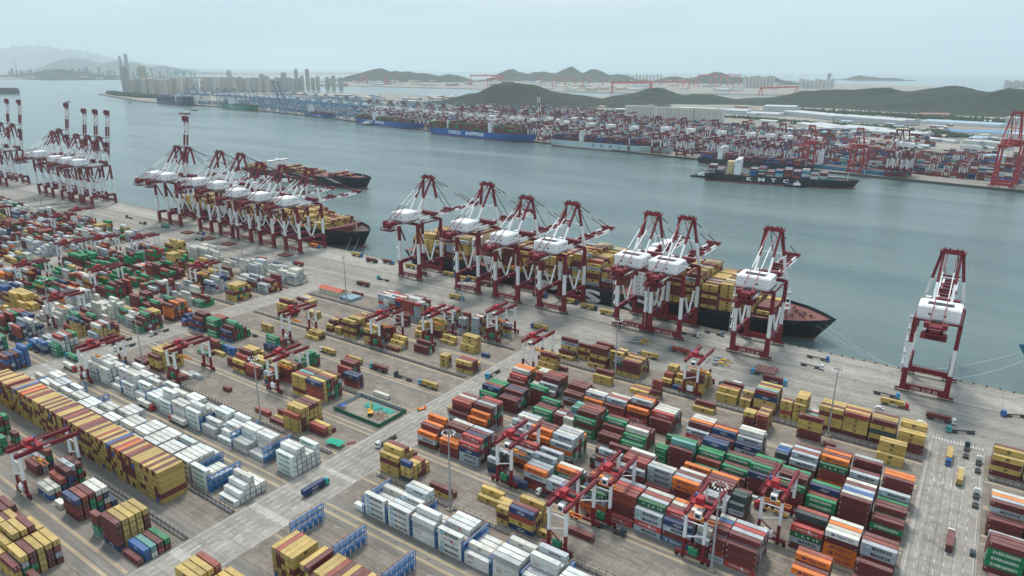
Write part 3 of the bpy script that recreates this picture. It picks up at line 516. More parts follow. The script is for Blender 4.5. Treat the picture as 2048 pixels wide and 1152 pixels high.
# the left-hand yards and the outer ones: clusters of one line's colours
rg = random.Random(11)
def fill(a, b_, blocks, dens, pals):
    for k in blocks:
        u = b_ - 12.4; pal = rg.choice(pals); hmax = 4
        while u > a:
            if rg.random() < .3: pal = rg.choice(pals)
            if rg.random() < dens:
                size = 20 if rg.random() < .16 else 40
                hb = rg.choice((2, 3, 4, 4, 5)); st = []
                for j in range(6):
                    h = max(0, min(5, hb + rg.choice((-2, -1, 0, 0, 0, 1)))) if rg.random() < .9 else 0
                    top = rg.choice(pal); st.append(''.join(rg.choice(pal + top + top) for _ in range(h)))
                add_bay(k, u, size, '|'.join(st), rg); u -= 13.05 if size == 40 else 6.6
            else: u -= 13.05
PL = ['mrggg', 'yyyym', 'mmrra', 'aawrn', 'gggm', 'mrwa', 'nbma', 'oomra', 'aawa', 'rgayw', 'wwwa', 'mmgr']
fill(-756, -500, ['M', 'R2', 'R1', 'P', 'C', 'Q', 'B', 'D'], .78, PL); fill(-756, -500, ['E', 'A'], .9, ['yyym', 'mrgg', 'aaam', 'ggm', 'wwa', 'mmra'])
fill(-1040, -783, ['P', 'C', 'Q', 'B', 'D', 'E', 'A'], .82, PL + ['aawwr', 'aahr', 'bbnm']); fill(-1500, -1064, ['B', 'D', 'E', 'A'], .8, PL + ['bbon', 'aawr'])
fill(-474, -385, ['M', 'L2'], .8, PL); fill(-470, -340, ['L1'], .7, PL)

# how much of each container the picture could show, to choose the ones built in full
def area(c):
    b, sg, u, j, t, ch, x, y, z, L, axis = c
    if axis == 0: lx, ly = L, 2.44
    else: lx, ly = 2.44, L
    q = proj(x + lx / 2, y + ly / 2, z + 1.3)
    if not q or not (-20 < q[0] < 2068 and -20 < q[1] < 1170): return 0
    d = q[2]; cx, cy, cz = x + lx / 2, y + ly / 2, z - H; n = math.sqrt(cx * cx + cy * cy + cz * cz)
    if axis == 0:
        def hgt(j2, xm):
            return max([h for a, c2, h in OCC.get((b, j2), ()) if a <= xm <= c2] or [0])
        xm = x + L / 2; own = hgt(j, xm); A_ = 0
        if t == own - 1: A_ += lx * ly * (-cz) / n
        if hgt(j - 1, xm) <= t: A_ += lx * 2.6 * cy / n
        if hgt(j, x + L + 1.2) <= t: A_ += ly * 2.6 * max(0, -cx) / n
    else: A_ = (lx * ly * (-cz) / n if t >= 4 else 0) + lx * 2.6 * cy / n
    return A_ / n / n
AR = [area(c) for c in CONT]
order = sorted(range(len(CONT)), key=lambda i: -AR[i])
FULL = set(order[:262])

CDARK = (0.012, 0.012, 0.014); CWH = (0.78, 0.78, 0.76)
def deco(mb, ch, L, F, seed=0, fine=True):
    """painted words and marks on the long side facing the camera; F(s, h, d) maps (along, up, outward) to a point"""
    o = F(0, 0, .03); ax = (F(1, 0, 0) - F(0, 0, 0)); up = (F(0, 1, 0) - F(0, 0, 0))
    P = lambda s_, h_: F(s_, h_, .03)
    def word(t, s_, h_, hh, w, col, bold=.03, slant=0): mb.use(CPAINT, col); lettering(mb, t, P(s_, h_), ax, up, hh, w, bold, slant)
    def quad(pts, col, d=.03): mb.use(CPAINT, col); mb.add([F(a, b2, d) for a, b2 in pts], [tuple(range(len(pts)))])
    big = L > 8; c_ = L / 2
    if ch == 'y':
        quad([(c_ - .8, .75), (c_ + .8, .75), (c_ + .8, 2.2), (c_ - .8, 2.2)], (0.05, 0.04, 0.02)) if not fine else None
        if fine: word('m', c_, 1.5, .62, 1.5, CDARK, .07); word('sc', c_, .72, .62, 1.5, CDARK, .07)
    elif ch in 'aM' and big:
        if ch == 'a':
            quad([(1.5, .85), (2.9, .85), (2.9, 2.2), (1.5, 2.2)], (0.22, 0.5, 0.66)); s0 = 2.2
        else: quad([(1.3, .5), (3.1, .5), (3.1, 2.25), (1.3, 2.25)], (0.12, 0.42, 0.56)); s0 = 2.2
        if fine:
            r_ = .62; pts = []
            for q in range(14): rr = r_ if q % 2 == 0 else r_ * .45; pts.append((s0 + rr * math.sin(q * math.pi / 7), 1.5 - .1 + rr * math.cos(q * math.pi / 7)))
            quad(pts, CWH, .045)
        word('MAERSK', 7.3, .7, 1.35, 7.2, (0.02, 0.03, 0.05), .035)
    elif ch == 'a': quad([(.8, .9), (1.7, .9), (1.7, 1.9), (.8, 1.9)], (0.22, 0.5, 0.66)); word('MAERSK', 3.8, 1.0, .75, 3.4, (0.02, 0.03, 0.05))
    elif ch == 'g': word('EVERGREEN', c_, .8 if big else 1.0, 1.2 if big else .55, L * .72, CWH, .05)
    elif ch == 'E': word('EVERGREEN', c_ - .3, .8, 1.15, L * .68, (0.02, 0.25, 0.14), .04)
    elif ch in 'okK' and big:
        cc = (0.03, 0.02, 0.16) if ch == 'o' else (0.02, 0.03, 0.2)
        for dx in (0, .75): quad([(2.2 + dx, .8), (2.75 + dx, .8), (3.05 + dx, 1.35), (2.75 + dx, 1.9), (2.2 + dx, 1.9), (2.5 + dx, 1.35)], cc)
        word('Hapag-Lloyd', 7.4, .65, 1.35, 6.2, cc, .02)
    elif ch in 'hH' and big:
        cc = CWH if ch == 'h' else (0.42, 0.44, 0.44); ar = CWH if ch == 'h' else (0.42, 0.05, 0.06)
        word('HAMBURG', 4.2, .9, .9, 4.3, cc, .01); word('SÜD', 9.3, .8, 1.0, 2.0, cc, .01)
        quad([(6.5, 2.1), (7.0, 2.1), (8.0, 1.4), (6.7, .6), (6.9, 1.4)], ar); quad([(6.3, 1.1), (8.4, .35), (8.5, .5), (6.6, 1.3)], ar)
    elif ch == 'n' and big: word('CMA CGM', c_, 1.0, .72, 3.6, CWH, .04, .2); quad([(c_ - 1, 2.0), (c_ + .8, 2.15), (c_ + .8, 2.05), (c_ - .6, 1.9)], CWH); quad([(c_ - .6, .7), (c_ + 1, .85), (c_ + .9, .72), (c_, .55)], CWH)
    elif ch == 'u' and big:
        for q, s_ in zip('UASC', (2.6, 5.0, 7.2, 9.4)): word(q, s_, .95, .9, .9, CWH, .05)
        quad([(4.9, .7), (6.3, .7), (6.3, .8), (4.9, .8)], CWH); quad([(10.5, .8), (10.9, .8), (10.9, 2.1), (10.5, 2.1)], CWH)
    elif ch == 'b': word('APL', c_, .8, 1.1, 2.3, CWH, .05)
    elif ch == 's' and big: quad([(1.3, .8), (2.3, .8), (2.3, 2.0), (1.3, 2.0)], (0.5, 0.6, 0.7)); word('Safmarine', 6.6, .7, 1.5, 6.6, CWH, .01, .25)
    elif ch == 'O': word('OOCL', 3.1, 1.0, .85, 2.8, (0.5, 0.02, 0.05), .05)
    elif ch == 'S' and big: word('samskip', 7.4, .8, 1.25, 5.4, (0.06, 0.08, 0.12), .05)
    elif ch == 'L' and big: word('APL', 5.4, .9, .9, 2.4, (0.06, 0.05, 0.05), .05)
    elif ch in 'mr' and fine:
        for q in range(3): quad([(.45, 1.5 + .32 * q), (.75, 1.5 + .32 * q), (.75, 1.72 + .32 * q), (.45, 1.72 + .32 * q)], CWH)
        quad([(L - .75, .5), (L - .45, .5), (L - .45, .8), (L - .75, .8)], CWH)
    elif ch == 'w' and big and fine: quad([(c_ - 1, 1.4), (c_ + 1, 1.4), (c_ + 1, 1.75), (c_ - 1, 1.75)], (0.35, 0.35, 0.35))
def full_mesh(ch, L, seed):
    """steel box: corrugated sides and roof, corner posts, rails, castings; marks on the side"""
    mb = MB(); base = COL[ch]; rr = random.Random(seed); f = rr.uniform(.86, 1.12); base = tuple(min(.85, c * f) for c in base)
    dk = tuple(c * .55 for c in base); Wd, Ht = 2.44, 2.62
    mb.use(CPAINT, base)
    reef = ch in 'MEWOHSKLG'
    def wallz(y, sgn):
        n = 6 if reef else int(L / .56); st = L / n; vs = []; fs = []
        for i in range(n):
            d = (0.01 if reef else .045) * sgn
            for q, dd in ((.0, 0), (.25, d), (.5, d), (.75, 0)):
                x = (i + q) * st
                if .1 < x < L - .1: vs += [(x, y + dd, .14), (x, y + dd, Ht - .1)]
        vs = [(.1, y, .14), (.1, y, Ht - .1)] + vs + [(L - .1, y, .14), (L - .1, y, Ht - .1)]
        for i in range(len(vs) // 2 - 1):
            a = 2 * i; fs.append((a, a + 2, a + 3, a + 1) if sgn > 0 else (a, a + 1, a + 3, a + 2))
        mb.add(vs, fs)
    wallz(.06, 1); wallz(Wd - .06, -1)
    for x in (0, L - .12):
        for y in (0, Wd - .12): mb.box(x, x + .12, y, y + .12, 0, Ht)
    for y in (0, Wd - .09): mb.box(.12, L - .12, y, y + .09, Ht - .12, Ht - .003); mb.box(.12, L - .12, y, y + .09, .003, .15)
    for x in (0.002, L - .1): mb.box(x, x + .098, .12, Wd - .12, Ht - .13, Ht - .004); mb.box(x, x + .098, .12, Wd - .12, .003, .16)
    mb.box(.06, .1, .12, Wd - .12, .16, Ht - .13)
    if reef: mb.use(CPAINT, (0.1, 0.1, 0.1)); mb.box(.03, .06, .5, Wd - .5, 1.4, 2.2)
    deco(mb, ch, L, lambda s_, h_, d: Vector((s_, -d, h_)), seed)
    return mb
def roof_mesh(ch, L, seed):
    mb = MB(); rr = random.Random(seed); f = rr.uniform(.86, 1.12); mb.use(CPAINT, tuple(min(.85, c * f) for c in COL[ch])); Wd, Ht = 2.44, 2.62
    n = int(L / 1.1)
    for i in range(n):
        x0 = .1 + (L - .2) * i / n; x1 = .1 + (L - .2) * (i + 1) / n; mb.add([(x0, .06, Ht - .05), (x1 - .12, .06, Ht - .05), (x1 - .12, Wd - .06, Ht - .05), (x0, Wd - .06, Ht - .05), (x1 - .06, .06, Ht - .075), (x1, .06, Ht - .05), (x1 - .06, Wd - .06, Ht - .075), (x1, Wd - .06, Ht - .05)], [(0, 1, 2, 3), (1, 4, 6, 2), (4, 5, 7, 6)])
    return mb
def door_mesh(ch, side, seed):
    mb = MB(); rr = random.Random(seed); f = rr.uniform(.86, 1.1); c = tuple(min(.85, q * f) for q in COL[ch]); y0 = .12 if side else 1.225
    mb.use(CPAINT, c).box(0, .04, y0, y0 + 1.085, .17, 2.52)
    dark = tuple(q * .2 for q in c)
    mb.use(CPAINT, dark).box(.04, .045, y0 + .0, y0 + .1, .17, 2.52).box(.04, .045, y0, y0 + 1.08, .17, .25).box(.04, .045, y0, y0 + 1.08, 2.44, 2.52); mb.use(CPAINT, (0.45, 0.45, 0.44))
    for q in (.3, .8): mb.box(.045, .085, y0 + q, y0 + q + .045, .18, 2.5)
    if ch in 'mr': mb.use(CPAINT, (0.8, 0.8, 0.78)); mb.box(.045, .05, y0 + .5, y0 + .75, 1.5, 1.9)
    return mb
ORD = ['', 'first', 'second', 'third', 'fourth', 'fifth', 'sixth', 'seventh', 'eighth', 'ninth', 'tenth', 'eleventh', 'twelfth', 'thirteenth', 'fourteenth', 'fifteenth', 'sixteenth', 'seventeenth', 'eighteenth', 'nineteenth', 'twentieth']
def ordn(k):
    if k <= 20: return ORD[k]
    t, u_ = divmod(k, 10); tn = {2: 'twenty', 3: 'thirty', 4: 'forty', 5: 'fifty', 6: 'sixty', 7: 'seventy'}[t]
    return tn + '-' + ORD[u_] if u_ else {2: 'twentieth', 3: 'thirtieth', 4: 'fortieth', 5: 'fiftieth', 6: 'sixtieth', 7: 'seventieth'}[t]
bayset = {}
for c in CONT:
    bayset.setdefault((c[0], c[1]), set()).add(c[2] if c[10] == 0 else c[3])
bayno = {}
for k, s_ in bayset.items():
    if k[0] == 'Y': ls = sorted(s_)
    else: ls = sorted(s_, reverse=(k[1] != 'far-right'))
    for i, q in enumerate(ls): bayno[(k, q)] = i + 1
colh = {}
for c in CONT:
    k = (c[0], c[2], c[3]); colh[k] = max(colh.get(k, 0), c[4] + 1)
_M = {}
def label_for(c):
    b, sg, u, j, t, ch = c[:6]; h_ = colh[(b, u, j)]
    tier = 'topmost' if t == h_ - 1 and h_ > 1 else 'single-level' if h_ == 1 else ['bottom', 'second-level', 'third-level', 'fourth-level', 'fifth-level'][t]
    road = {'right': 'right-hand road', 'far-right': 'right-hand road', 'middle': 'middle cross road', 'left': 'left cross road', 'outer': 'far-left road'}[sg]
    size = 'short ' if c[9] < 8 else ''
    if b == 'Y':
        return f"{tier} {CNAME[ch]} container, {ordn(bayno[((b, sg), j)])} column from {road}, {'near' if sg == 'right' else 'long'} end-on wall"
    side = 'right of' if sg == 'far-right' else 'left of'
    return f"{size}{CNAME[ch]} container, {tier}, {ORD[j + 1]} row, {ordn(bayno[((b, sg), u)])} bay {side} {road}, {BLOCKN[b]}"
for i in sorted(FULL):
    c = CONT[i]; b, sg, u, j, t, ch, x, y, z, L, axis = c
    v_ = i % 3; k = (ch, L, v_)
    if k not in _M:
        o = full_mesh(ch, L, hash(ch) % 100 if 0 else ord(ch) * 7 + v_).build('shipping_container'); _M[k] = o.data
        d1 = door_mesh(ch, 0, ord(ch) * 7 + v_).build('door'); d2 = door_mesh(ch, 1, ord(ch) * 7 + v_).build('door')
        d3 = roof_mesh(ch, L, ord(ch) * 7 + v_).build('roof_panel')
        _M[k + ('d',)] = (d1.data, d2.data); _M[k + ('r',)] = d3.data
        for q in (o, d1, d2, d3): bpy.data.objects.remove(q)
    o = bpy.data.objects.new('shipping_container', _M[k]); S.collection.objects.link(o)
    o.location = (x, y, z + .02) if axis == 0 else (x + 2.44, y, z + .02)
    if axis == 1: o.rotation_euler.z = R_(90)
    tag(o, label_for(c), 'container', 'stacked containers, ' + BLOCKN.get(b, 'yellow and maroon end-on wall'))
    ends = (axis == 0 and max([h for a, c2, h in OCC.get((b, j), ()) if a <= x + L + 1.2 <= c2] or [0]) <= t)
    d = bpy.data.objects.new('roof_panel', _M[k + ('r',)]); S.collection.objects.link(d); d.parent = o
    for dm in _M[k + ('d',)]:
        d = bpy.data.objects.new('door', dm); S.collection.objects.link(d); d.parent = o
        if ends or axis == 0: d.location = (L - .07, 0, 0)
        else: d.location = (.07, 2.44, 0); d.rotation_euler.z = R_(180)
# the rest as one mass: plain boxes with their colours, words where one could read them
class Mass:
    def __init__(s): s.v = []; s.f = []; s.c = []; s.nv = 0; s.ex = MB()
    def box(s, x, y, z, lx, ly, lz, col, rz=0.0):
        if rz:
            ca, sa = math.cos(rz), math.sin(rz); P = [(x + ca * a - sa * b, y + sa * a + ca * b) for a, b in ((0, 0), (lx, 0), (lx, ly), (0, ly))]
        else: P = [(x, y), (x + lx, y), (x + lx, y + ly), (x, y + ly)]
        s.v += [(a, b, z) for a, b in P] + [(a, b, z + lz) for a, b in P]; n = s.nv; s.nv += 8
        s.f += [(n + 4, n + 5, n + 6, n + 7), (n, n + 1, n + 5, n + 4), (n + 1, n + 2, n + 6, n + 5), (n + 2, n + 3, n + 7, n + 6), (n + 3, n, n + 4, n + 7)]
        s.c.append(col)
MS = Mass()
def jit(ch, rng=random):
    f = rng.uniform(.8, 1.15); return tuple(min(.85, q * f) for q in COL[ch])
for i, c in enumerate(CONT):
    if i in FULL: continue
    b, sg, u, j, t, ch, x, y, z, L, axis = c
    col = jit(ch)
    if axis == 0: MS.box(x, y, z + .02, L, 2.4, 2.58, col)
    else: MS.box(x, y, z + .02, 2.4, L, 2.58, col)
    if axis == 1:
        mb = MS.ex; mb.use(CPAINT, tuple(q * .22 for q in col))
        for a_, b_, c_, d_ in ((1.16, 1.25, .1, 2.5), (0, .15, 0, 2.58), (2.25, 2.4, 0, 2.58), (0, 2.4, 2.44, 2.58), (0, 2.4, 0, .12)): mb.add([(x + a_, y - .02, z + c_), (x + b_, y - .02, z + c_), (x + b_, y - .02, z + d_), (x + a_, y - .02, z + d_)], [(0, 1, 2, 3)])
        continue
    d2 = x * x + y * y
    fr = max([h for a, c2, h in OCC.get((b, j - 1), ()) if a <= x + L / 2 <= c2] or [0]) <= t
    if fr and d2 < 640 ** 2: deco(MS.ex, ch, L, (lambda s_, h_, d, x=x, y=y, z=z: Vector((x + s_, y - d, z + h_))), fine=d2 < 420 ** 2)
    en = max([h for a, c2, h in OCC.get((b, j), ()) if a <= x + L + 1.2 <= c2] or [0]) <= t
    if en and d2 < 600 ** 2:
        mb = MS.ex; xx = x + L + .02; mb.use(CPAINT, tuple(q * .22 for q in col))
        for yy in (.0, 1.15, 2.28): mb.add([(xx, y + yy, z + .05), (xx, y + yy + .12, z + .05), (xx, y + yy + .12, z + 2.58), (xx, y + yy, z + 2.58)], [(0, 1, 2, 3)])
        for zz in (.04, 2.48): mb.add([(xx, y, z + zz), (xx, y + 2.4, z + zz), (xx, y + 2.4, z + zz + .11), (xx, y, z + zz + .11)], [(0, 1, 2, 3)])
        mb.use(CPAINT, (0.45, 0.45, 0.43)); 
        for yy in (.45, .85, 1.5, 1.95): mb.add([(xx, y + yy, z + .1), (xx, y + yy + .05, z + .1), (xx, y + yy + .05, z + 2.5), (xx, y + yy, z + 2.5)], [(0, 1, 2, 3)])
def finish_mass():
    ex = MS.ex; o = MS.nv
    nb = len(MS.f); f = MS.f + [tuple(i + o for i in q) for q in ex.f]; v = MS.v + ex.v
    me = bpy.data.meshes.new('shipping_containers'); me.from_pydata(v, [], f); me.materials.append(CPAINT)
    at = me.color_attributes.new('Col', 'FLOAT_COLOR', 'CORNER')
    a = np.ones((nb * 4, 4), np.float32); a[:, :3] = np.repeat(np.array(MS.c, np.float32), 20, axis=0)
    buf = [a.ravel()]
    for q, c in zip(ex.f, ex.c): buf.append(np.tile(np.array((*c, 1), np.float32), len(q)))
    at.data.foreach_set('color', np.concatenate(buf))
    ob = bpy.data.objects.new('shipping_containers', me); S.collection.objects.link(ob)
    tag(ob, 'stacked shipping containers in many colours filling the yards and decks', 'containers', kind='stuff')
print('containers', len(CONT))

# ================================================================== SHIP-TO-SHORE CRANES
def banded(name, parent, p, q, w, h, cuts, h2=None, w2=None):
    """a box member from p to q painted in bands: cuts = [(end fraction, material), ...]"""
    mb = MB(); p = Vector(p); q = Vector(q); a = 0
    for e, M in cuts: mb.use(M).beam(p.lerp(q, a), p.lerp(q, e), w, h); a = e
    return mb.build(name, parent)
def rails(mb, x0, x1, y0, y1, z, M=None):
    """handrail round a platform"""
    if M: mb.use(M)
    for zz in (.55, 1.1):
        for a, b_ in (((x0, y0), (x1, y0)), ((x1, y0), (x1, y1)), ((x1, y1), (x0, y1)), ((x0, y1), (x0, y0))): mb.beam((*a, z + zz), (*b_, z + zz), .09)
    n = max(1, int(abs(y1 - y0) / 2))
    for i in range(n + 1):
        y = y0 + (y1 - y0) * i / n
        for x in (x0, x1): mb.beam((x, y, z), (x, y, z + 1.1), .08)
def sts(zt=53.0, ap=91.0, reach=64.0, style=0):
    """quay crane, origin between the landside legs; +y over the water"""
    r = empty('quay_crane', (0, 0, 0)); G = 32.0; X = 11.6; PZ = 15.0 if style != 1 else 13.0
    Rd = RED if style < 3 else (REDB if style == 3 else BLU2); Wh = WHT if style < 3 else (REDB if style == 3 else BLU2)
    for y in (0, G):
        for sx in (-1, 1):
            top = (sx * X, y, zt - 1) ; lo = PZ + 1.2
            mb = MB().use(Rd).beam((sx * X, y, 2.2), (sx * X, y, lo), 3.2, 3.2, 2.9, 2.9)
            f1 = lo + (zt - lo) * .5
            mb.use(Wh).beam((sx * X, y, lo), (sx * X, y, f1), 2.15); mb.use(Rd).beam((sx * X, y, f1), top, 2.25)
            mb.build('leg', r)
            bg = MB().use(Rd)
            bg.beam((sx * X - 4, y, 2.0), (sx * X + 4, y, 2.0), .9, 1.1)
            bg.build('wheel_bogie', r); w = MB().use(BLK)
            for q in range(8): w.tube((sx * X - 3.8 + q * 1.08, y - .3, .55), (sx * X - 3.8 + q * 1.08, y + .3, .55), .42, 8)
            w.build('wheels', KIDS(r)[-1])
        mb = MB().use(Rd).box(-X + 1, X - 1, y - .8, y + .8, 2.4, 5.6)
        rails(mb, -X + 2, X - 2, y - 1.1, y + 1.1, 5.6, Rd)
        sb = mb.build('sill_beam', r)
        if y == 0 and style < 3:
            mb = MB().use(LET); rr = random.Random(5)
            for q in range(12):
                if q in (4, 9): continue
                x = -6.6 + q * 1.15
                for a4 in ((0, .75, 1.5, 1.68), (0, .75, .75, .93), (0, .75, 0, .16), (.3, .46, 0, 1.7), (0, .13, .5, 1.2), (.62, .75, .2, 1.4)):
                    if rr.random() < .85: mb.add([(x + a4[0], -.84, 3.0 + a4[2]), (x + a4[1], -.84, 3.0 + a4[2]), (x + a4[1], -.84, 3.0 + a4[3]), (x + a4[0], -.84, 3.0 + a4[3])], [(0, 1, 2, 3)])
            mb.build('lettering', sb)
        banded('cross_beam', r, (-X, y, zt - 1.2), (X, y, zt - 1.2), 1.6, 2.3, [(1, Rd)])
    for sx in (-1, 1):
        mb = MB().use(Rd).beam((sx * X, .4, PZ), (sx * X, G - .4, PZ), 1.9, 3.2)
        if style < 3: mb.use(LETB).box(sx * X - .98, sx * X + .98, G * .28, G * .36, PZ - .6, PZ + .8); mb.use(LET).box(sx * X - .98, sx * X + .98, G * .55, G * .6, PZ - .5, PZ + .7)
        mb.build('portal_beam', r)
        f = Rd if style >= 3 else WHT
        banded('side_brace', r, (sx * X, G * .48, PZ + 1.2), (sx * X, 1, zt - 6), 1.15, 1.15, [(.55, Wh), (1, Rd)])
        banded('side_brace', r, (sx * X, G * .52, PZ + 1.2), (sx * X, G - 1, zt - 6), 1.15, 1.15, [(.55, Wh), (1, Rd)])
        banded('top_tie', r, (sx * X, 0, zt - 1.4), (sx * X, G, zt - 1.4), .8, 1.2, [(1, Rd)])
        # A-frame over the water side
        banded('mast_leg', r, (sx * (X - .6), G, zt), (sx * 5.6, G - 2.5, ap - 1), 1.7, 1.7, [(.5, Wh), (1, Rd)])
        banded('backstay_leg', r, (sx * 4.6, 4, zt + 2), (sx * 4.6, G - 3.2, ap - 1), 1.4, 1.4, [(.5, Wh), (1, Rd)])
        banded('backstay', r, (sx * 3.2, -26, zt + 2.5), (sx * 2.6, G - 3.6, ap), .5, .5, [(.38, Rd), (.72, Wh), (1, Rd)])
    banded('mast_brace', r, (-7, G - 1.5, zt + 18), (7, G - 1.5, zt + 18), .7, .7, [(1, Wh)])
    mb = MB().use(Rd).box(-6.8, 6.8, G - 5, G - .2, ap - 1, ap + .3); rails(mb, -7, 7, G - 5.2, G, ap + .3, Rd)
    mb.box(-5.6, 5.6, G - 3.6, G - 1.6, ap + .3, ap + 1.5)
    mb.use(DRK)
    for q in (-4.4, -2, 2, 4.4): mb.tube((q - .3, G - 2.6, ap + 1.8), (q + .3, G - 2.6, ap + 1.8), .9, 8)
    mb.build('mast_head', r)
    # girder with walkways
    mb = MB()
    for sx in (-1, 1):
        for a, b_, M in ((-28, -12, Rd), (-12, G - 4, Wh), (G - 4, G + 3, Rd)): mb.use(M).box(sx * 3.4 - .6, sx * 3.4 + .6, a, b_, zt, zt + 2.2)
        mb.use(Wh if style < 3 else Rd).box(sx * 4.9 - .8, sx * 4.9 + .8, -26, G + 2, zt + .1, zt + .25)
        rails(mb, sx * 5.7 - .05, sx * 5.7, -26, G + 2, zt + .25, Wh)
    mb.use(Rd); 
    for y in (-28, -20, G - 5): mb.box(-4, 4, y, y + .9, zt + .2, zt + 1.9)
    mb.box(-5.5, 5.5, -29, -22, zt - .7, zt - .3); mb.box(-5, 5, -27, -21, zt + 2.2, zt + 3.4); rails(mb, -5.6, 5.6, -29, -20, zt + 2.2, Rd)
    mb.box(-8, 8, G - 6, G + 1, zt + 2.3, zt + 2.6); rails(mb, -8, 8, G - 6, G + 1, zt + 2.6, Rd)
    mb.use(Rd).box(-9, 9, G - 5, G - 1, zt + 2.6, zt + 5.2).box(-6.4, 6.4, -29.5, -20, zt - 3.4, zt - 3.1)
    for sx in (-1, 1):
        for y in (-29, -24.5, -20.3): mb.beam((sx * 6.2, y, zt - 3.2), (sx * 5, y, zt), .35)
        mb.box(sx * 4.6 - 1.2, sx * 4.6 + 1.2, -26, -22, zt + 2.2, zt + 4.8)
    rails(mb, -6.4, 6.4, -29.5, -20, zt - 3.1, Rd)
    mb.use(DRK)
    for q in range(5): mb.beam((-3.4, -26 + q * 4, zt + 3.2), (3.4, -24 + q * 4, zt + 3.2), .3)
    mb.build('girder', r)
    HZ = zt + 2.5; hw = 10.8 if style == 2 else 8.8; mb = MB().use(WHT2 if style != 3 else WHT).prism([(-hw, -11), (-hw + 1.2, -12.4), (hw - 1.2, -12.4), (hw, -11), (hw, 5), (-hw, 5)], HZ, HZ + 7.4)
    mb.box(1.2 - hw, hw - 1.2, -11.4, 4.2, HZ + 7.4, HZ + 8.0); hs = mb.build('machinery_house', r)
    mb = MB().use(GLS)
    for x in (-5, 2.5): mb.add([(x, -12.43, HZ + 3), (x + 1.3, -12.43, HZ + 3), (x + 1.3, -12.43, HZ + 4.2), (x, -12.43, HZ + 4.2)], [(0, 1, 2, 3)])
    for y in (-8, -3): mb.add([(hw + .03, y, HZ + 3), (hw + .03, y + 1.2, HZ + 3), (hw + .03, y + 1.2, HZ + 4), (hw + .03, y, HZ + 4)], [(0, 1, 2, 3)])
    mb.build('window', hs)
    mb = MB().use(GRY)
    for q in range(6): y = -1.5 + q * .9; mb.add([(hw + .04, y, HZ + 4.6), (hw + .04, y + .65, HZ + 4.6), (hw + .04, y + .65, HZ + 5.8), (hw + .04, y, HZ + 5.8)], [(0, 1, 2, 3)])
    mb.build('lettering', hs)
    if style == 2:
        mb = MB().use(DRK).box(-6.2, 6.4, -7, -1.5, HZ + 8.0, HZ + 8.2).use(GRY).box(-6.4, -6.2, -7, -1.5, HZ + 8, HZ + 8.9).box(6.4, 6.6, -7, -1.5, HZ + 8, HZ + 8.9); mb.build('roof_light', hs)
    mb = MB().use(Rd); rails(mb, -hw - .8, hw + .8, -13, 6, HZ, Rd); mb.box(-hw - .8, hw + .8, -13, 6, HZ - .25, HZ); mb.build('house_platform', r)
    mb = MB().use(WHT2).box(-9.4, -6.4, G - 8, G - 5, zt + 3.2, zt + 6); mb.build('electrical_cabin', r)
    # stair tower up the landside leg
    mb = MB().use(Wh)
    for q in range(9):
        z0 = PZ + q * (zt - PZ) / 9; z1 = z0 + (zt - PZ) / 9; s_ = 1 if q % 2 else -1
        mb.beam((-X - 2.2, -1.5 * s_, z0), (-X - 2.2, 1.5 * s_, z1), .8, .12); mb.box(-X - 3, -X - .9, 1.3 * s_ - .5, 1.3 * s_ + .5, z1 - .1, z1)
    for y in (-1.9, 1.9): mb.beam((-X - 3, y, 5.6), (-X - 3, y, zt), .16)
    mb.build('stair_tower', r)
    mb = MB().use(WHT2).box(-1.4, 1.4, G * .62, G * .62 + 3, zt - 4.2, zt - 1.8).use(GLS).box(-1.2, 1.2, G * .62 + 3, G * .62 + 3.05, zt - 3.9, zt - 2.2); mb.build('operator_cab', r)
    sd = 8 if style == 2 else 24; mb = MB().use(Rd).box(-3.4, 3.4, G * .45, G * .62, zt - 1.2, zt - .3).use(ORG).box(-6, 6, G * .5 - 1, G * .5 + 1, zt - sd, zt - sd + .8).use(DRK)
    for x in (-2.4, 2.4):
        for y in (-.7, .7): mb.beam((x, G * .5 + y, zt - sd + .8), (x, G * .5 + y, zt - 1), .12)
    mb.build('trolley', r)
    # boom: a part of its own, hinged at its landward end
    B_ = bpy.data.objects.new('boom', None); S.collection.objects.link(B_); B_.parent = r; B_.location = (0, G + 3.2, zt + 1.1); KM.setdefault(r.name, []).append(B_)
    mb = MB(); L = reach
    for sx in (-1, 1):
        e = 0
        for q, M in ((.16, Wh), (.34, Rd), (.52, Wh), (.7, Rd), (.9, Wh), (1, Rd)): mb.use(M).box(sx * 3.4 - .55, sx * 3.4 + .55, L * e, L * q, -1.1, 1.0); e = q
        mb.use(Wh).box(sx * 4.7 - .6, sx * 4.7 + .6, 0, L, -.9, -.75); rails(mb, sx * 5.3 - .05, sx * 5.3, 0, L, -.75, Wh)
    mb.use(Rd)
    for q in range(9): mb.box(-3, 3, L * q / 8 - .4, L * q / 8 + .4, -.9, .7)
    mb.build('boom_girder', B_)
    for q in (.36, .97):
        mb = MB().use(Rd).box(-6, 6, L * q - 3.5, L * q + 3, 1.0, 1.3); rails(mb, -6, 6, L * q - 3.5, L * q + 3, 1.3, Rd); mb.use(DRK).tube((-4, L * q, 2), (4, L * q, 2), .7, 6)
        mb.use(Rd).box(-5, -2, L * q - 2, L * q + 2, 1.3, 2.8).box(2, 5, L * q - 2, L * q + 2, 1.3, 2.8); mb.build('sheave_platform', B_)
    return r
def stays(r, zt, ap, reach, G=32.0, up=0.0, Rd=RED, Wh=WHT, col=True):
    """forestays run from the mast head to the boom"""
    for sx in (-1, 1):
        for q, w in ((.36, .42), (.95, .5)):
            y = G + 3.2 + reach * q * math.cos(up); z = zt + 2.6 + reach * q * math.sin(up)
            cuts = [(.35, DRK), (.6, Wh), (1, Rd)] if q > .5 else [(1, DRK)]
            banded('forestay', r, (sx * 3, G - 1, ap), (sx * 3.6, y, z), w, w, cuts)
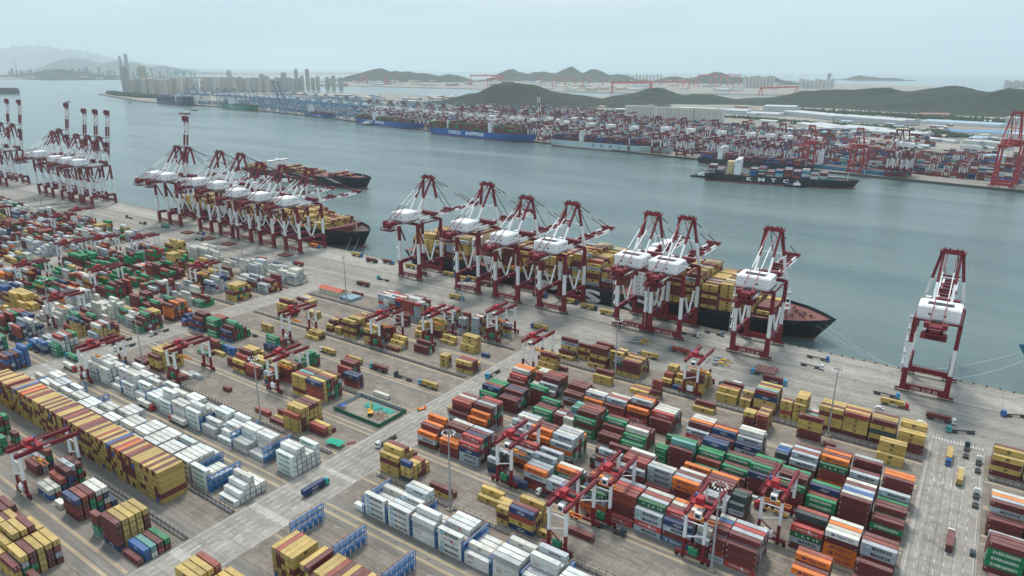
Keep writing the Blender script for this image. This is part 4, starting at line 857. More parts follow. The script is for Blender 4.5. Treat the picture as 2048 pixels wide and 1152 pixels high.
TALL = dict(zt=54.5, ap=91.5, reach=65.0); LOW = dict(zt=49.5, ap=84.0, reach=62.0)
def make_sts(kind, style, up=0.0):
    d = dict(TALL if kind == 'tall' else LOW)
    if up: d['reach'] = 73.0
    r = sts(style=style, **d); b_ = next(c for c in KIDS(r) if c.name.startswith('boom')); b_.rotation_euler.x = up
    Rd = RED if style < 3 else (REDB if style == 3 else BLU2); Wh = WHT if style < 3 else Rd
    if up == 0: stays(r, d['zt'], d['ap'], d['reach'], Rd=Rd, Wh=Wh)
    else: stays(r, d['zt'], d['ap'], d['reach'] * .5, up=up, Rd=Rd, Wh=Wh)
    return r
LRV = 457.0
gq = 'red and white quay cranes along the near berth'
pT = make_sts('tall', 0); pL = make_sts('low', 2); pU = make_sts('tall', 1, R_(81)); pL2 = make_sts('low', 0)
nearc = [(pT, True, -430.5, 'red and white quay crane at the stern of the yellow-laden ship'),
 (pT, False, -362, 'red and white quay crane, second from the stern of the yellow-laden ship'),
 (pL2, True, -320.5, 'red and white quay crane between the beige funnel and the ship\'s large letter M'),
 (pL, True, -275.7, 'red and white quay crane beside the white letters M and S on the hull'),
 (pL, False, -205.5, 'red and white quay crane in front of the ship\'s white bridge'),
 (pL, False, -178.5, 'red and white quay crane just right of the ship\'s white bridge'),
 (pL, False, -116.0, 'red and white quay crane nearest the bow of the yellow-laden ship'),
 (pL, False, -10.5, 'lone red and white quay crane near the right edge, no ship beneath')]
for p_, first, u, lab in nearc: place(p_, first, (u, LRV, 0), 0, None, lab, 'quay crane', gq)
for i, (u, kind, lab) in enumerate([(-598, 'L', 'red and white quay crane above the bow of the second black ship'), (-642, 'L', 'red and white quay crane, second back from the bow of the second ship'), (-682, 'L', 'red and white quay crane, third back from the bow of the second ship'),
        (-716, 'T', 'tall red and white quay crane, fourth back from the bow of the second ship'), (-757, 'T', 'tall red and white quay crane, fifth back from the bow of the second ship'), (-822, 'T', 'tall red and white quay crane at the far end of the middle crane group'),
        (-846, 'U', 'single quay crane with raised striped boom behind the middle crane group')]):
    place({'L': pL2, 'T': pT, 'U': pU}[kind], kind == 'U', (u, LRV, 0), 0, None, lab, 'quay crane', gq)
for i, (u, sc) in enumerate([(-1042, 1.0), (-1075, 1.0), (-1108, 1.0), (-1160, 1.0)]):
    lab = ['quay crane with raised striped boom, rightmost of the four raised together', 'quay crane with raised striped boom, second from right of four', 'quay crane with raised striped boom, third from right of four', 'quay crane with raised striped boom, tallest and leftmost of the four'][i]
    place(pU, False, (u, LRV, 0), 0, (1, 1, 1.0 if i < 3 else 1.05), lab, 'quay crane', gq)
place(pT, False, (-1182, LRV, 0), 0, None, 'quay crane with lowered boom beside the four raised booms', 'quay crane', gq)
for i, u in enumerate((-1322, -1368, -1415)): place(pU, False, (u, LRV, 0), 0, (1, 1, 1.05), ['quay crane with raised boom at the left edge of the photo, taller mast', 'quay crane with raised boom cut by the left photo edge', 'quay crane with raised boom mostly beyond the left photo edge'][i], 'quay crane', gq)

# ================================================================== YARD GANTRY CRANES
def rtg(v=0, eng=GRN):
    r = empty('yard_gantry_crane', (0, 0, 0)); Wd = 23.5; Hh = 21.0
    for y in (0, Wd):
        for sx in (-1, 1):
            MB().use(RED).beam((sx * 4, y, 1.6), (sx * 4, y, 9.5), 1.15).use(WHT).beam((sx * 4, y, 9.5), (sx * 4, y, Hh), 1.15).build('leg', r)
            for dx in (-1.3, 1.3):
                bg = MB().use(RED).box(sx * 5.4 + dx - .5, sx * 5.4 + dx + .5, y - .45, y + .45, 1.0, 1.9).build('wheel_bogie', r)
                MB().use(BLK).tube((sx * 5.4 + dx, y - .4, .78), (sx * 5.4 + dx, y + .4, .78), .78, 12).build('wheel', bg)
        MB().use(RED).box(-7.2, 7.2, y - .5, y + .5, 1.7, 2.9).build('sill_beam', r)
        MB().use(WHT).beam((-4, y, 17.5), (4, y, 17.5), .35).build('end_brace', r); MB().use(WHT).beam((-4, y, 9.8), (4, y, 13), .4).build('end_brace', r); MB().use(RED).beam((-4, y, 9.5), (4, y, 4), .4).build('end_brace', r)
    for sx in (-1, 1):
        mb = MB().use(RED).box(sx * 4 - .65, sx * 4 + .65, -1.6, Wd + 1.6, Hh, Hh + 1.75); rails(mb, sx * 4.7, sx * 4.75 + sx * .7, -1.4, Wd + 1.4, Hh + 1.75, RED)
        mb.use(LET).box(sx * 4 - .67, sx * 4 + .67, Wd * .42, Wd * .55, Hh + .4, Hh + 1.3); mb.build('girder', r)
    tl = MB().use(REDB).box(-4.6, 4.6, 4.5, 10, Hh + 1.9, Hh + 2.3).box(-2.6, .4, 5, 8.6, Hh + 2.3, Hh + 4.8).use(DRK).tube((1, 7, Hh + 3.1), (4, 7, Hh + 3.1), .8, 8).use(BLU).cbox(-3.6, 9.4, Hh + 2.3, 1.1, 1.1, 1.7); rails(tl, -4.6, 4.6, 4.5, 10, Hh + 2.3, REDB)
    tl = tl.build('trolley', r)
    MB().use(WHT2).box(-1.4, 1.2, 1.8, 4.2, Hh - 2.6, Hh + .1).use(GLS).box(-1.1, .9, 1.75, 1.8, Hh - 2.2, Hh - .5).use(WHT2).box(-1.4, 1.2, 4.2, 6, Hh - .2, Hh).build('operator_cab', tl)
    MB().use(eng).box(-1.8, 1.9, -1.0, .9, 2.9, 5.4).tube((-1.8, -.05, 5.4), (1.9, -.05, 5.4), .7, 8).build('engine_box', r)
    sp = MB().use(ORG).box(-6, 6, 8.0, 8.4, 13.2, 13.7).box(-6, 6, 10.0, 10.4, 13.2, 13.7)
    for x in (-6, -2, 1.7, 5.7): sp.box(x, x + .3, 8.4, 10.0, 13.25, 13.6)
    sp.use(YEL).box(-1.4, 1.4, 8.5, 9.9, 13.7, 14.5).use(DRK)
    for x in (-1.2, 1.2):
        for y in (8.7, 9.7): sp.beam((x, y, 14.4), (x, y, Hh + 2), .07)
    sp.build('spreader', r)
    return r
rG = rtg(); rW = rtg(eng=WHT2)
rt = [('P', -119.5, 'G0', 'gantry crane over the empty bays nearest the camera, right of the reefers'), ('C', -72, 'G', 'gantry crane with green engine box, beside the lamp mast at the bottom right'), ('C', -165, 'G', 'gantry crane astride the orange and grey stacks behind the tall lamp mast'),
      ('C', -113.5, 'T', 'gantry crane with teal engine box, next to the single red box in the lane'), ('Q', -50.5, 'W', 'gantry crane above the red tractor and yellow chassis, right yard'), ('E', -225, 'W', 'gantry crane at the corner of cross road and apron, over yellow boxes'),
      ('A', -127.5, 'W', 'gantry crane with white engine box over the quayside yellow stacks'), ('R1', -446, 'W', 'gantry crane at the far end of the white reefer stacks'), ('P', -400.5, 'G', 'gantry crane with green engine box over empty middle-yard bays'),
      ('C', -337, 'W', 'gantry crane with white box beside the largest yellow stack, middle yard'), ('B', -396, 'W', 'gantry crane lifting a yellow container in the middle yard'), ('D', -337, 'G', 'gantry crane with green box at the end of the long yellow stack'),
      ('E', -311, 'G', 'gantry crane between yellow stacks, orange spreader lowered, middle yard'), ('A', -276.5, 'G', 'gantry crane over grey stacks beside the apron, middle yard'), ('M', -342, 'W', 'gantry crane at the bottom left over mixed stacks'),
      ('P', -566, 'W', 'gantry crane with red trolley at the near edge of the left yard'), ('C', -688, 'W', 'gantry crane over green stacks at the photo\'s left edge'), ('Q', -619, 'W', 'gantry crane over grey and green stacks, centre of the left yard'), ('D', -560, 'G', 'gantry crane above maroon and blue stacks beside yellow boxes, left yard'),
      ('B', -740, 'W', 'gantry crane beside the outer cross road, left yard'), ('D', -735, 'W', 'gantry crane straddling the road end near a long yellow truck'), ('E', -705, 'W', 'gantry crane over the red and yellow stack near the apron, left yard'), ('E', -883, 'W', 'gantry crane over yellow stacks in the outer yard'),
      ('A', -905, 'G', 'gantry crane nearest the raised booms, outer yard'), ('D', -1000, 'W', 'farthest gantry crane in the outer yard')]
fG = fW = True
for k, u, e, lab in rt:
    p_, f_ = (rW, fW) if e == 'W' else (rG, fG)
    o = place(p_, f_, (u, TRACK[k][0], 0), 0, None, 'red and white ' + lab if len(lab.split()) < 14 else lab, 'gantry crane', 'rubber-tyred gantry cranes over the container blocks')
    if e == 'W': fW = False
    else: fG = False

# ================================================================== SHIPS
def hull_part(r, L, B, D, hullM, bootM, deckM, boot=2.2, bow=.16, bulw=1.6, raked=9.0, bulb=True, name='hull'):
    """x from stern 0 to stem L, waterline at z=0, deck at z=D"""
    st = [0, .01, .04, .1, .2, .35, .5, .65, .76, .84, .9, .95, .98, 1.0]
    def hd(t): return B / 2 * (1 if t < 1 - bow else max(0, 1 - ((t - (1 - bow)) / bow) ** 2.2)) * (.93 + .07 * min(1, t / .04))
    def hw(t):
        a = .55 + .45 * min(1, t / .12); k = 1 - bow * 1.75
        return B / 2 * a * (1 if t < k else max(0, 1 - ((t - k) / (bow * 1.75 - .012)) ** 1.35) if t < .985 else 0)
    rows = []
    for t in st:
        a, w = hd(t), hw(t); k = max(0, (t - .8) / .2) * raked; x = t * (L - raked)
        zl = [-5, 0, boot, D * .55, D, D + bulw * (1 if t > .8 else .0)]
        hb = [w * .9, w, w + (a - w) * .12, w + (a - w) * .55, a, a]
        if t >= .999: hb = [0] * 6
        rows.append([(x + k * max(0, z_) / D, h_, z_) for z_, h_ in zip(zl, hb)])
    mb = MB(); n = len(st)
    for sgn in (-1, 1):
        for lv in range(5):
            mb.use(bootM if lv < 2 else hullM)
            for i in range(n - 1):
                q = [rows[i][lv], rows[i + 1][lv], rows[i + 1][lv + 1], rows[i][lv + 1]]
                q = [(x, y * sgn, z) for x, y, z in q]
                if sgn > 0: q.reverse()
                mb.add(q, [(0, 1, 2, 3)])
    q = rows[0]; mb.use(hullM).add([(x, -y, z) for x, y, z in q[2:5]] + [(x, y, z) for x, y, z in reversed(q[2:5])], [tuple(range(6))])
    mb.use(bootM).add([(x, -y, z) for x, y, z in q[:3]] + [(x, y, z) for x, y, z in reversed(q[:3])], [tuple(range(6))])
    if bulb:
        for k in range(4): x0 = L - raked - 6 + k * 3.4; mb.use(bootM).tube((x0, 0, -1.0), (x0 + 3.4, 0, -1.0), [2.2, 2.6, 2.5, 1.8][k], 10, [2.6, 2.5, 1.8, .4][k])
    h = mb.build(name, r)
    dk = MB().use(deckM)
    for i in range(n - 1): a, b_ = rows[i][4], rows[i + 1][4]; dk.add([(a[0], -a[1] + .05, D - .15), (b_[0], -b_[1] + .02, D - .15), (b_[0], b_[1] - .02, D - .15), (a[0], a[1] - .05, D - .15)], [(0, 1, 2, 3)])
    dk.build('deck', r); return h
def side_words(hull, txts, B, hh, M):
    mb = MB().use(M)
    for t, x, z, w in txts: lettering(mb, t, (x, -B / 2 - .12, z), Vector((1, 0, 0)), Vector((0, 0, 1)), hh, w, .06)
    mb.build('lettering', hull)
def house(r, x, lx, B, z0, z1, M, wing=True, name='deckhouse'):
    mb = MB().use(M).box(x, x + lx, -B / 2 + 4, B / 2 - 4, z0, z1)
    if wing: mb.box(x + lx * .3, x + lx, -B / 2 + .3, B / 2 - .3, z1, z1 + 2.7)
    mb.box(x + lx * .35, x + lx * .8, -4, 4, z1 + 2.7, z1 + 4.6).beam((x + lx * .5, 0, z1 + 4), (x + lx * .5, 0, z1 + 13), .5).beam((x + lx * .5, -2.5, z1 + 10), (x + lx * .5, 2.5, z1 + 10), .3)
    o = mb.build(name, r); w = MB().use(GLS)
    k = int((z1 - z0) / 3.2)
    for i in range(k):
        z = z0 + 1.4 + i * 3.2
        for j in range(int(B / 5) - 1): y = -B / 2 + 5.4 + j * 4.6; w.box(x + lx, x + lx + .05, y, y + 1.1, z, z + .9)
        for j in range(max(1, int(lx / 4))): w.box(x + 1.5 + j * 4, x + 2.6 + j * 4, -B / 2 + 3.93, -B / 2 + 3.98, z, z + .9)
    if wing: w.box(x + lx, x + lx + .06, -B / 2 + 1, B / 2 - 1, z1 + 1, z1 + 2)
    w.build('window', o); return o
def stow(r, bays, B, z0, pal, dy=2.5, rr=None, L=12.2):
    """containers on deck, into the mass"""
    rr = rr or random.Random(3); loc = r.location; rz = r.rotation_euler.z; ca, sa = math.cos(rz), math.sin(rz)
    n = int((B - 1.5) / dy)
    for x, h in bays:
        for j in range(n):
            y = -n * dy / 2 + j * dy; hh = h - (rr.random() < .22) - (1 if (j == 0 or j == n - 1) and rr.random() < .4 else 0); two = L if rr.random() > .06 else 0
            for t in range(max(0, hh)):
                if 2 <= j < n - 1 and t < hh - 1 and rr.random() < .7 and n > 12 and False: continue
                ch = rr.choice(pal); px, py = loc.x + ca * x - sa * y, loc.y + sa * x + ca * y
                MS.box(px, py, loc.z + z0 + t * 2.7, L, dy - .1, 2.62, jit(ch, rr), rz)
                if j == 0 and px * px + py * py < 680 ** 2:
                    o_ = Vector((px, py - .02, loc.z + z0 + t * 2.7)); deco(MS.ex, ch, L, (lambda s_, h_, d, o_=o_: o_ + Vector((s_, -d, h_))), fine=False)
HB = mat('ship_hull_black', (0.012, 0.016, 0.026), 0.4, dirt=0.25, scale=0.08, dirtcol=(0.06, 0.05, 0.05)); HR = mat('antifouling_red', (0.22, 0.035, 0.03), 0.55, dirt=0.35, scale=0.1)
DKR = mat('deck_red_brown', (0.2, 0.075, 0.065), 0.7, dirt=0.5, scale=0.2); HBL = mat('ship_hull_blue', (0.015, 0.1, 0.36), 0.4, dirt=0.15, scale=0.05); HWH = mat('ship_hull_pale', (0.5, 0.6, 0.62), 0.45, dirt=0.35, scale=0.04, dirtcol=(0.35, 0.3, 0.26))
HGN = mat('ship_hull_green', (0.02, 0.22, 0.13), 0.45, dirt=0.2, scale=0.05); HTL = mat('ship_hull_teal', (0.03, 0.2, 0.33), 0.42, dirt=0.25, scale=0.06); BGE = mat('funnel_beige', (0.66, 0.5, 0.28), 0.55, dirt=0.2); DKB = mat('deck_dark', (0.1, 0.06, 0.055), 0.7, dirt=0.4)
PINK = mat('deck_pink_red', (0.42, 0.19, 0.17), 0.7, dirt=0.4, scale=0.3)
# the great ship at the berth
s1 = empty('container_ship', (-478, 528.5, WZ), 0, 'black-hulled container ship at the near berth, laden yellow, huge white letters on side', 'ship', 'ships')
B1 = 60
h1 = hull_part(s1, 402, B1, 16.5, HB, HR, DKR, boot=1.4, bow=.13, bulw=2.2, raked=12, bulb=False)
side_words(h1, [('M', 178, 3.2, 27), ('S', 215, 3.2, 22), ('C', 256, 3.2, 22)], B1, 11.5, LET)
mb = MB().use(mat('anchor_gold', (0.6, 0.42, 0.2), 0.5)).box(373, 375.5, -11.6, -11.3, 11.5, 14.5).box(376, 379, -10.2, -9.9, 11.5, 13.5); mb.build('emblem', h1)
house(s1, 252, 13, B1, 16.5, 50, WHT2, name='bridge_block')
mb = MB().use(BGE).box(86, 96, -10, 6, 16.5, 50).use(WHT2).box(82, 86, -22, 22, 16.5, 38).use(DRK).box(88, 94, -6, 3, 50, 52.5); mb.build('funnel', s1)
house(s1, 98, 9, B1 - 8, 16.5, 38, WHT2, False)
rr = random.Random(21)
hts = [6, 7, 5, 7, 8, 8, 7, 8, 7, 7, 8, 9, 8, 6, 8, 9, 9, 7, 8, 8, 9, 8, 8, 7, 6, 5, 3]
bays = []; x = 12
for h_ in hts:
    if 82 < x + 12 and x < 108: x = 109
    if 250 < x + 12 and x < 266: x = 267
    if h_ > 0 and x < 372: bays.append((x, h_))
    x += 14.4
stow(s1, [b_ for b_ in bays if b_[0] < 335], B1 - 2, 17.5, 'yyyyyymmmymyymyrmywa', rr=rr)
stow(s1, [(336, 4), (350, 2)], B1 - 22, 17.5, 'yymm', rr=rr)
mb = MB().use(DKR)
for b_ in [q for q in bays if q[0] < 335]: mb.box(b_[0] + 12.7, b_[0] + 13.9, -B1 / 2 + .8, B1 / 2 - .8, 16.4, 17.4 + rr.choice((5, 9, 12, 12))) if rr.random() < .75 else None
mb.build('lashing_bridges', s1)
mb = MB().use(DKR).box(364.5, 367, -13, 13, 16.4, 17.6).use(DKR).beam((362, -22, 17.6), (362, 22, 17.6), .4, 2.4)
for a, b_ in ((374, -6), (374, 6), (381, -3), (381, 3), (386, 0), (371, -12), (371, 12), (378, 0)): mb.tube((a, b_ - 1.2, 18), (a, b_ + 1.2, 18), 1.0, 8)
mb.use(YEL)
for a, b_ in ((376, -9), (383, -5), (388, 2), (379, 8), (372, 9), (384, 4)): mb.cbox(a, b_, 16.4, 1, 1, 1.4)
mb.build('foredeck_gear', s1)
mb = MB().use(WHT2)
for sx in (-1, 1):
    for sy in (-1, 1): mb.beam((368 + sx * 2.4, sy * 2.4, 16.5), (368 + sx * .5, sy * .5, 36), .45)
for z in (20, 24, 28, 32): q = 2.4 - 1.9 * (z - 16.5) / 19.5; mb.box(368 - q, 368 + q, -q, q, z, z + .25)
mb.beam((368, 0, 36), (368, 0, 41), .4).box(366.6, 369.4, -2, 2, 33, 33.3); mb.build('foremast', s1)
# second ship
s2 = empty('container_ship', (-892, 528.5, WZ), 0, 'second black-hulled container ship under the middle crane group, beige mast at bow', 'ship', 'ships')
h2 = hull_part(s2, 335, 58, 17, HB, HR, DKB, boot=1.6, bow=.15, bulw=3.2, raked=11)
side_words(h2, [('MSC', 288, 12, 9)], 48, 1.6, LET)
house(s2, 96, 12, 58, 17, 46, WHT2, name='bridge_block')
rr = random.Random(5); stow(s2, [(8 + 14.4 * k, h_) for k, h_ in enumerate((4, 5, 5, 4, 5, 5)) ] + [(112 + 14.4 * k, h_) for k, h_ in enumerate((5, 6, 5, 6, 6, 6, 5, 5, 5, 4, 3, 3))], 56, 18, 'yyyymyymry', rr=rr)
mb = MB().use(mat('breakwater_maroon', (0.16, 0.03, 0.035), 0.6, dirt=0.3)).add([(292, -25, 17), (296, -25, 17), (308, 0, 17), (296, 25, 17), (292, 25, 17), (292, -25, 21), (296, -25, 21), (308, 0, 22.5), (296, 25, 21), (292, 25, 21)], [(0, 1, 6, 5), (1, 2, 7, 6), (2, 3, 8, 7), (3, 4, 9, 8), (5, 6, 7, 8, 9)]); mb.build('breakwater', s2)
MB().use(BGE).tube((315, 0, 17), (315, 0, 34), .8, 8, .4).beam((315, -2, 30), (315, 2, 30), .3).build('foremast', s2)
# third ship out in the channel behind the cranes
s3 = empty('container_ship', (-1140, 792, WZ), R_(3), 'black ship in the channel with bare brown deck, tug beyond its bow', 'ship', 'ships')
hull_part(s3, 300, 44, 16, HB, HR, DKR, boot=1.5, bow=.17, bulw=3.5, raked=11); house(s3, 70, 12, 44, 16, 30, WHT2, name='bridge_block')
stow(s3, [(12, 2), (27, 2), (42, 2), (90, 2), (105, 3), (120, 2), (150, 2), (165, 1), (222, 2), (236, 1)], 42, 17, 'mmryym', rr=rr)
MB().use(WHT2).tube((282, 0, 16), (282, 0, 30), .5, 6, .3).build('foremast', s3)
# across the channel
def far_ship(x, y, ang, L, B, D, hm, lab, words, dh, pal, hts, hh=8, wm=LET, fun=None, boot=2.0):
    r = empty('container_ship', (x, y, WZ), ang, lab, 'ship', 'ships'); h = hull_part(r, L, B, D, hm, HR, DKB, boot=boot, bow=.17, raked=L * .03)
    if words: side_words(h, words, B, hh, wm)
    taken = []
    for xx, lx, z1, M in dh: house(r, xx, lx, B, D, z1, M, name='deckhouse'); taken.append((xx - 2, xx + lx + 2))
    if fun: MB().use(fun[2]).box(fun[0], fun[0] + 9, -B * .2, B * .2, D, fun[1]).use(fun[3]).box(fun[0] - 1, fun[0] + 10, -B * .22, B * .22, fun[1], fun[1] + 7).build('funnel', r); taken.append((fun[0] - 4, fun[0] + 13))
    rr = random.Random(int(L)); xx = 6; k = 0; bs = []
    while xx < L * .86:
        if not any(a < xx + 12.5 and b_ > xx for a, b_ in taken): bs.append((xx, hts[k % len(hts)]))
        k += 1; xx += 14.2
    stow(r, bs, B, D + 1, pal, rr=rr)
    MB().use(WHT2).tube((L * .93, 0, D), (L * .93, 0, D + 14), .6, 6, .3).build('foremast', r); return r
far_ship(-429, 1246, R_(10.4), 252, 38, 13, HB, 'black and red container ship under way with widely spaced white letters, two tugs alongside', [('K', 78, 4.5, 9), ('M', 98, 4.5, 11), ('T', 118, 4.5, 9), ('C', 138, 4.5, 9)], [(50, 11, 38, WHT2)], 'mmmrnbbacwmn', [5, 3, 4, 0, 5, 4, 5, 3, 4, 5, 4, 5, 3, 4, 2], 6.5, fun=(38, 28, BGE, BGE))
far_ship(-520, 1470, R_(-8.5), 240, 36, 12, HB, 'dark container ship moored behind the lettered black ship', None, [(45, 10, 34, WHT2)], 'mmnnrbmmrn', [4, 4, 3, 4, 5, 4, 3, 3, 4])
far_ship(-950, 1572, R_(-4.6), 338, 43, 17, HWH, 'pale hulled container ship with spaced blue letters at the far quay', [('C', 132, 7, 7), ('O', 157, 7, 8), ('S', 182, 7, 7), ('C', 207, 7, 7), ('O', 232, 7, 8)], [(88, 12, 40, WHT2)], 'mmmnnbmrnm', [4, 5, 5, 4, 6, 5, 5, 6, 5, 4], 7, LETB)
far_ship(-1416, 1640, R_(-8), 406, 59, 20, HBL, 'largest blue hulled ship at the far quay with wide white lettering, blue-topped funnel', [('COSCO', 118, 7, 52), ('SHIPPING', 200, 7, 74)], [(250, 12, 52, WHT2)], 'mmmmmgmmrg', [6, 7, 7, 6, 5, 7, 8, 6, 6, 7], 10, fun=(66, 44, WHT2, HBL))
far_ship(-1898, 1796, R_(-14.4), 404, 55, 18, HBL, 'blue hulled ship left of the largest blue one, small boat at its stern', [('COSCO', 105, 7, 42), ('SHIPPING', 170, 7, 60)], [(120, 12, 44, WHT2)], 'mmgmdmmmrg', [3, 4, 3, 5, 4, 3, 4, 2, 3], 9)
far_ship(-2330, 1915, R_(-15), 240, 34, 13, HBL, 'small blue hulled ship beside the blue cranes', [('SHIPPING', 130, 4, 30)], [(30, 10, 40, WHT2)], 'mrmnm', [2, 2, 3, 2], 5)
far_ship(-3088, 2048, R_(-13.5), 388, 50, 19, HGN, 'green hulled ship at the blue-crane terminal', [('ITALIA', 140, 7, 34)], [(96, 12, 48, WHT2)], 'ggdmnd', [1, 2, 1, 0, 1, 2], 9)
far_ship(-3720, 2085, R_(-8), 400, 54, 19, mat('ship_hull_grey_blue', (0.06, 0.08, 0.13), 0.5), 'grey-blue container ship stacked with dark boxes before the tower blocks', None, [(240, 12, 52, WHT2)], 'nnndnbna', [8, 8, 7, 8, 9, 8])
far_ship(-5560, 2120, R_(-152), 300, 46, 18, mat('ship_hull_slate', (0.07, 0.07, 0.09), 0.5), 'hazy container ship approaching at the far left of the channel', None, [(210, 12, 56, WHT2)], 'nnmmdr', [7, 8, 8, 7])
far_ship(-322, 1506, R_(-14), 205, 30, 11, HTL, 'turquoise-blue ship with open deck at the far quay, white bridge at the stern', [('I', 100 + 8 * k, 4, 1.6) for k in range(5)], [(30, 9, 36, WHT2)], 'a', [0])
# bow of the ship entering at the right edge
s9 = empty('container_ship', (388, 531, WZ), R_(180), 'teal hulled ship with red bulbous bow cut off by the right edge', 'ship', 'ships')
hull_part(s9, 352, 52, 21, HTL, HR, DKR, boot=3.4, bow=.15, bulw=3, raked=13); stow(s9, [(20 + 14.4 * k, 6) for k in range(19)], 50, 22, 'aamnh', rr=rr)
MB().use(WHT2).beam((325, 0, 21), (325, 0, 36), .6).build('foremast', s9)
# tugs and small craft
def boat(x, y, ang, L, lab, hm, cat='tug', tall=1.0):
    r = empty('tug' if cat == 'tug' else 'boat', (x, y, WZ), ang, lab, cat, 'small boats in the channel'); B = L * .34
    hull_part(r, L, B, L * .07 + .6, hm, HR if cat != 'tug' else BLK, DKB, boot=.3, bow=.3, bulw=.9, raked=L * .05, bulb=False)
    D = L * .07 + .6
    mb = MB().use(WHT2).box(L * .38, L * .7, -B * .32, B * .32, D, D + 2.8 * tall).box(L * .46, L * .64, -B * .22, B * .22, D + 2.8 * tall, D + 5.4 * tall); w = mb.build('wheelhouse', r)
    MB().use(GLS).box(L * .455, L * .645, -B * .225, B * .225, D + 3.9 * tall, D + 4.8 * tall).build('window', w)
    MB().use(WHT2).beam((L * .55, 0, D + 5.4 * tall), (L * .55, 0, D + 11 * tall), .35).beam((L * .55, -1.5, D + 9 * tall), (L * .55, 1.5, D + 9 * tall), .25).build('mast', r)
    MB().use(BLU).box(L * .2, L * .3, -B * .15, B * .15, D, D + 2.5).build('towing_gear', r); return r
boat(-462, 1260, R_(10), 36, 'white and black tug at the stern of the lettered black ship', BLK); boat(-290, 1248, R_(8), 36, 'white tug pushing midships on the lettered black ship', BLK)
boat(-990, 905, R_(-75), 34, 'tug with white wake off the bow of the channel ship', BLK, tall=1.4)
boat(-4180, 1815, R_(5), 40, 'small dark boat in the channel at far left', BLK, 'boat'); boat(-3840, 1975, R_(-10), 36, 'small boat near the wooded spit', BLK, 'boat')
boat(-3030, 1835, R_(-8), 60, 'work boat below the grey-blue ship', mat('boat_grey', (0.2, 0.22, 0.24), 0.5), 'boat'); boat(-2830, 1660, R_(10), 62, 'flat dark barge in mid channel', HR, 'boat'); boat(-1840, 1735, R_(-12), 70, 'supply boat lying alongside the left blue ship', mat('boat_grey', (0.2, 0.22, 0.24), 0.5), 'boat')
WK = MB().use(mat('wake_foam', (0.75, 0.8, 0.8), 0.6)); rr = random.Random(4)
for k in range(90): a = rr.random(); x = -1000 - 46 * a + rr.gauss(0, 2); y = 900 - 20 * a + rr.gauss(0, 1.5 + 5 * a); s_ = rr.uniform(.4, 1.6); WK.add([(x - s_ * 2, y - s_ * .5, WZ + .06), (x + s_ * 2, y - s_ * .3, WZ + .06), (x + s_, y + s_ * .6, WZ + .06)], [(0, 1, 2)])
tag(WK.build('wake'), 'white foam trailing behind the channel tug', 'foam', kind='stuff')
# mooring lines
for i, (a, b_, lab) in enumerate([((-83, 526, 11), (-31, 493.6, .6), 'white mooring line from the pointed bow, upper of the pair'), ((-86, 520, 9.5), (-32, 493.6, .6), 'white mooring line from the pointed bow, lower of the pair'), ((-569, 526, 10), (-548, 493.6, .5), 'mooring line hanging from the second ship\'s bow'), ((-575, 518, 9), (-558, 493.6, .5), 'short mooring line at the second ship\'s bow'),
        ((34, 528, 14), (-19, 493.6, .6), 'upper mooring line of the teal ship'), ((38, 522, 12), (2, 493.6, .6), 'lower mooring line of the teal ship')]):
    mb = MB().use(LET); p = Vector(a); q = Vector(b_); n = 8
    for k in range(n):
        f = lambda t: p.lerp(q, t) - Vector((0, 0, 2.2 * math.sin(math.pi * t)))
        mb.beam(f(k / n), f((k + 1) / n), .1)
    tag(mb.build('mooring_line'), lab, 'rope', 'mooring lines')

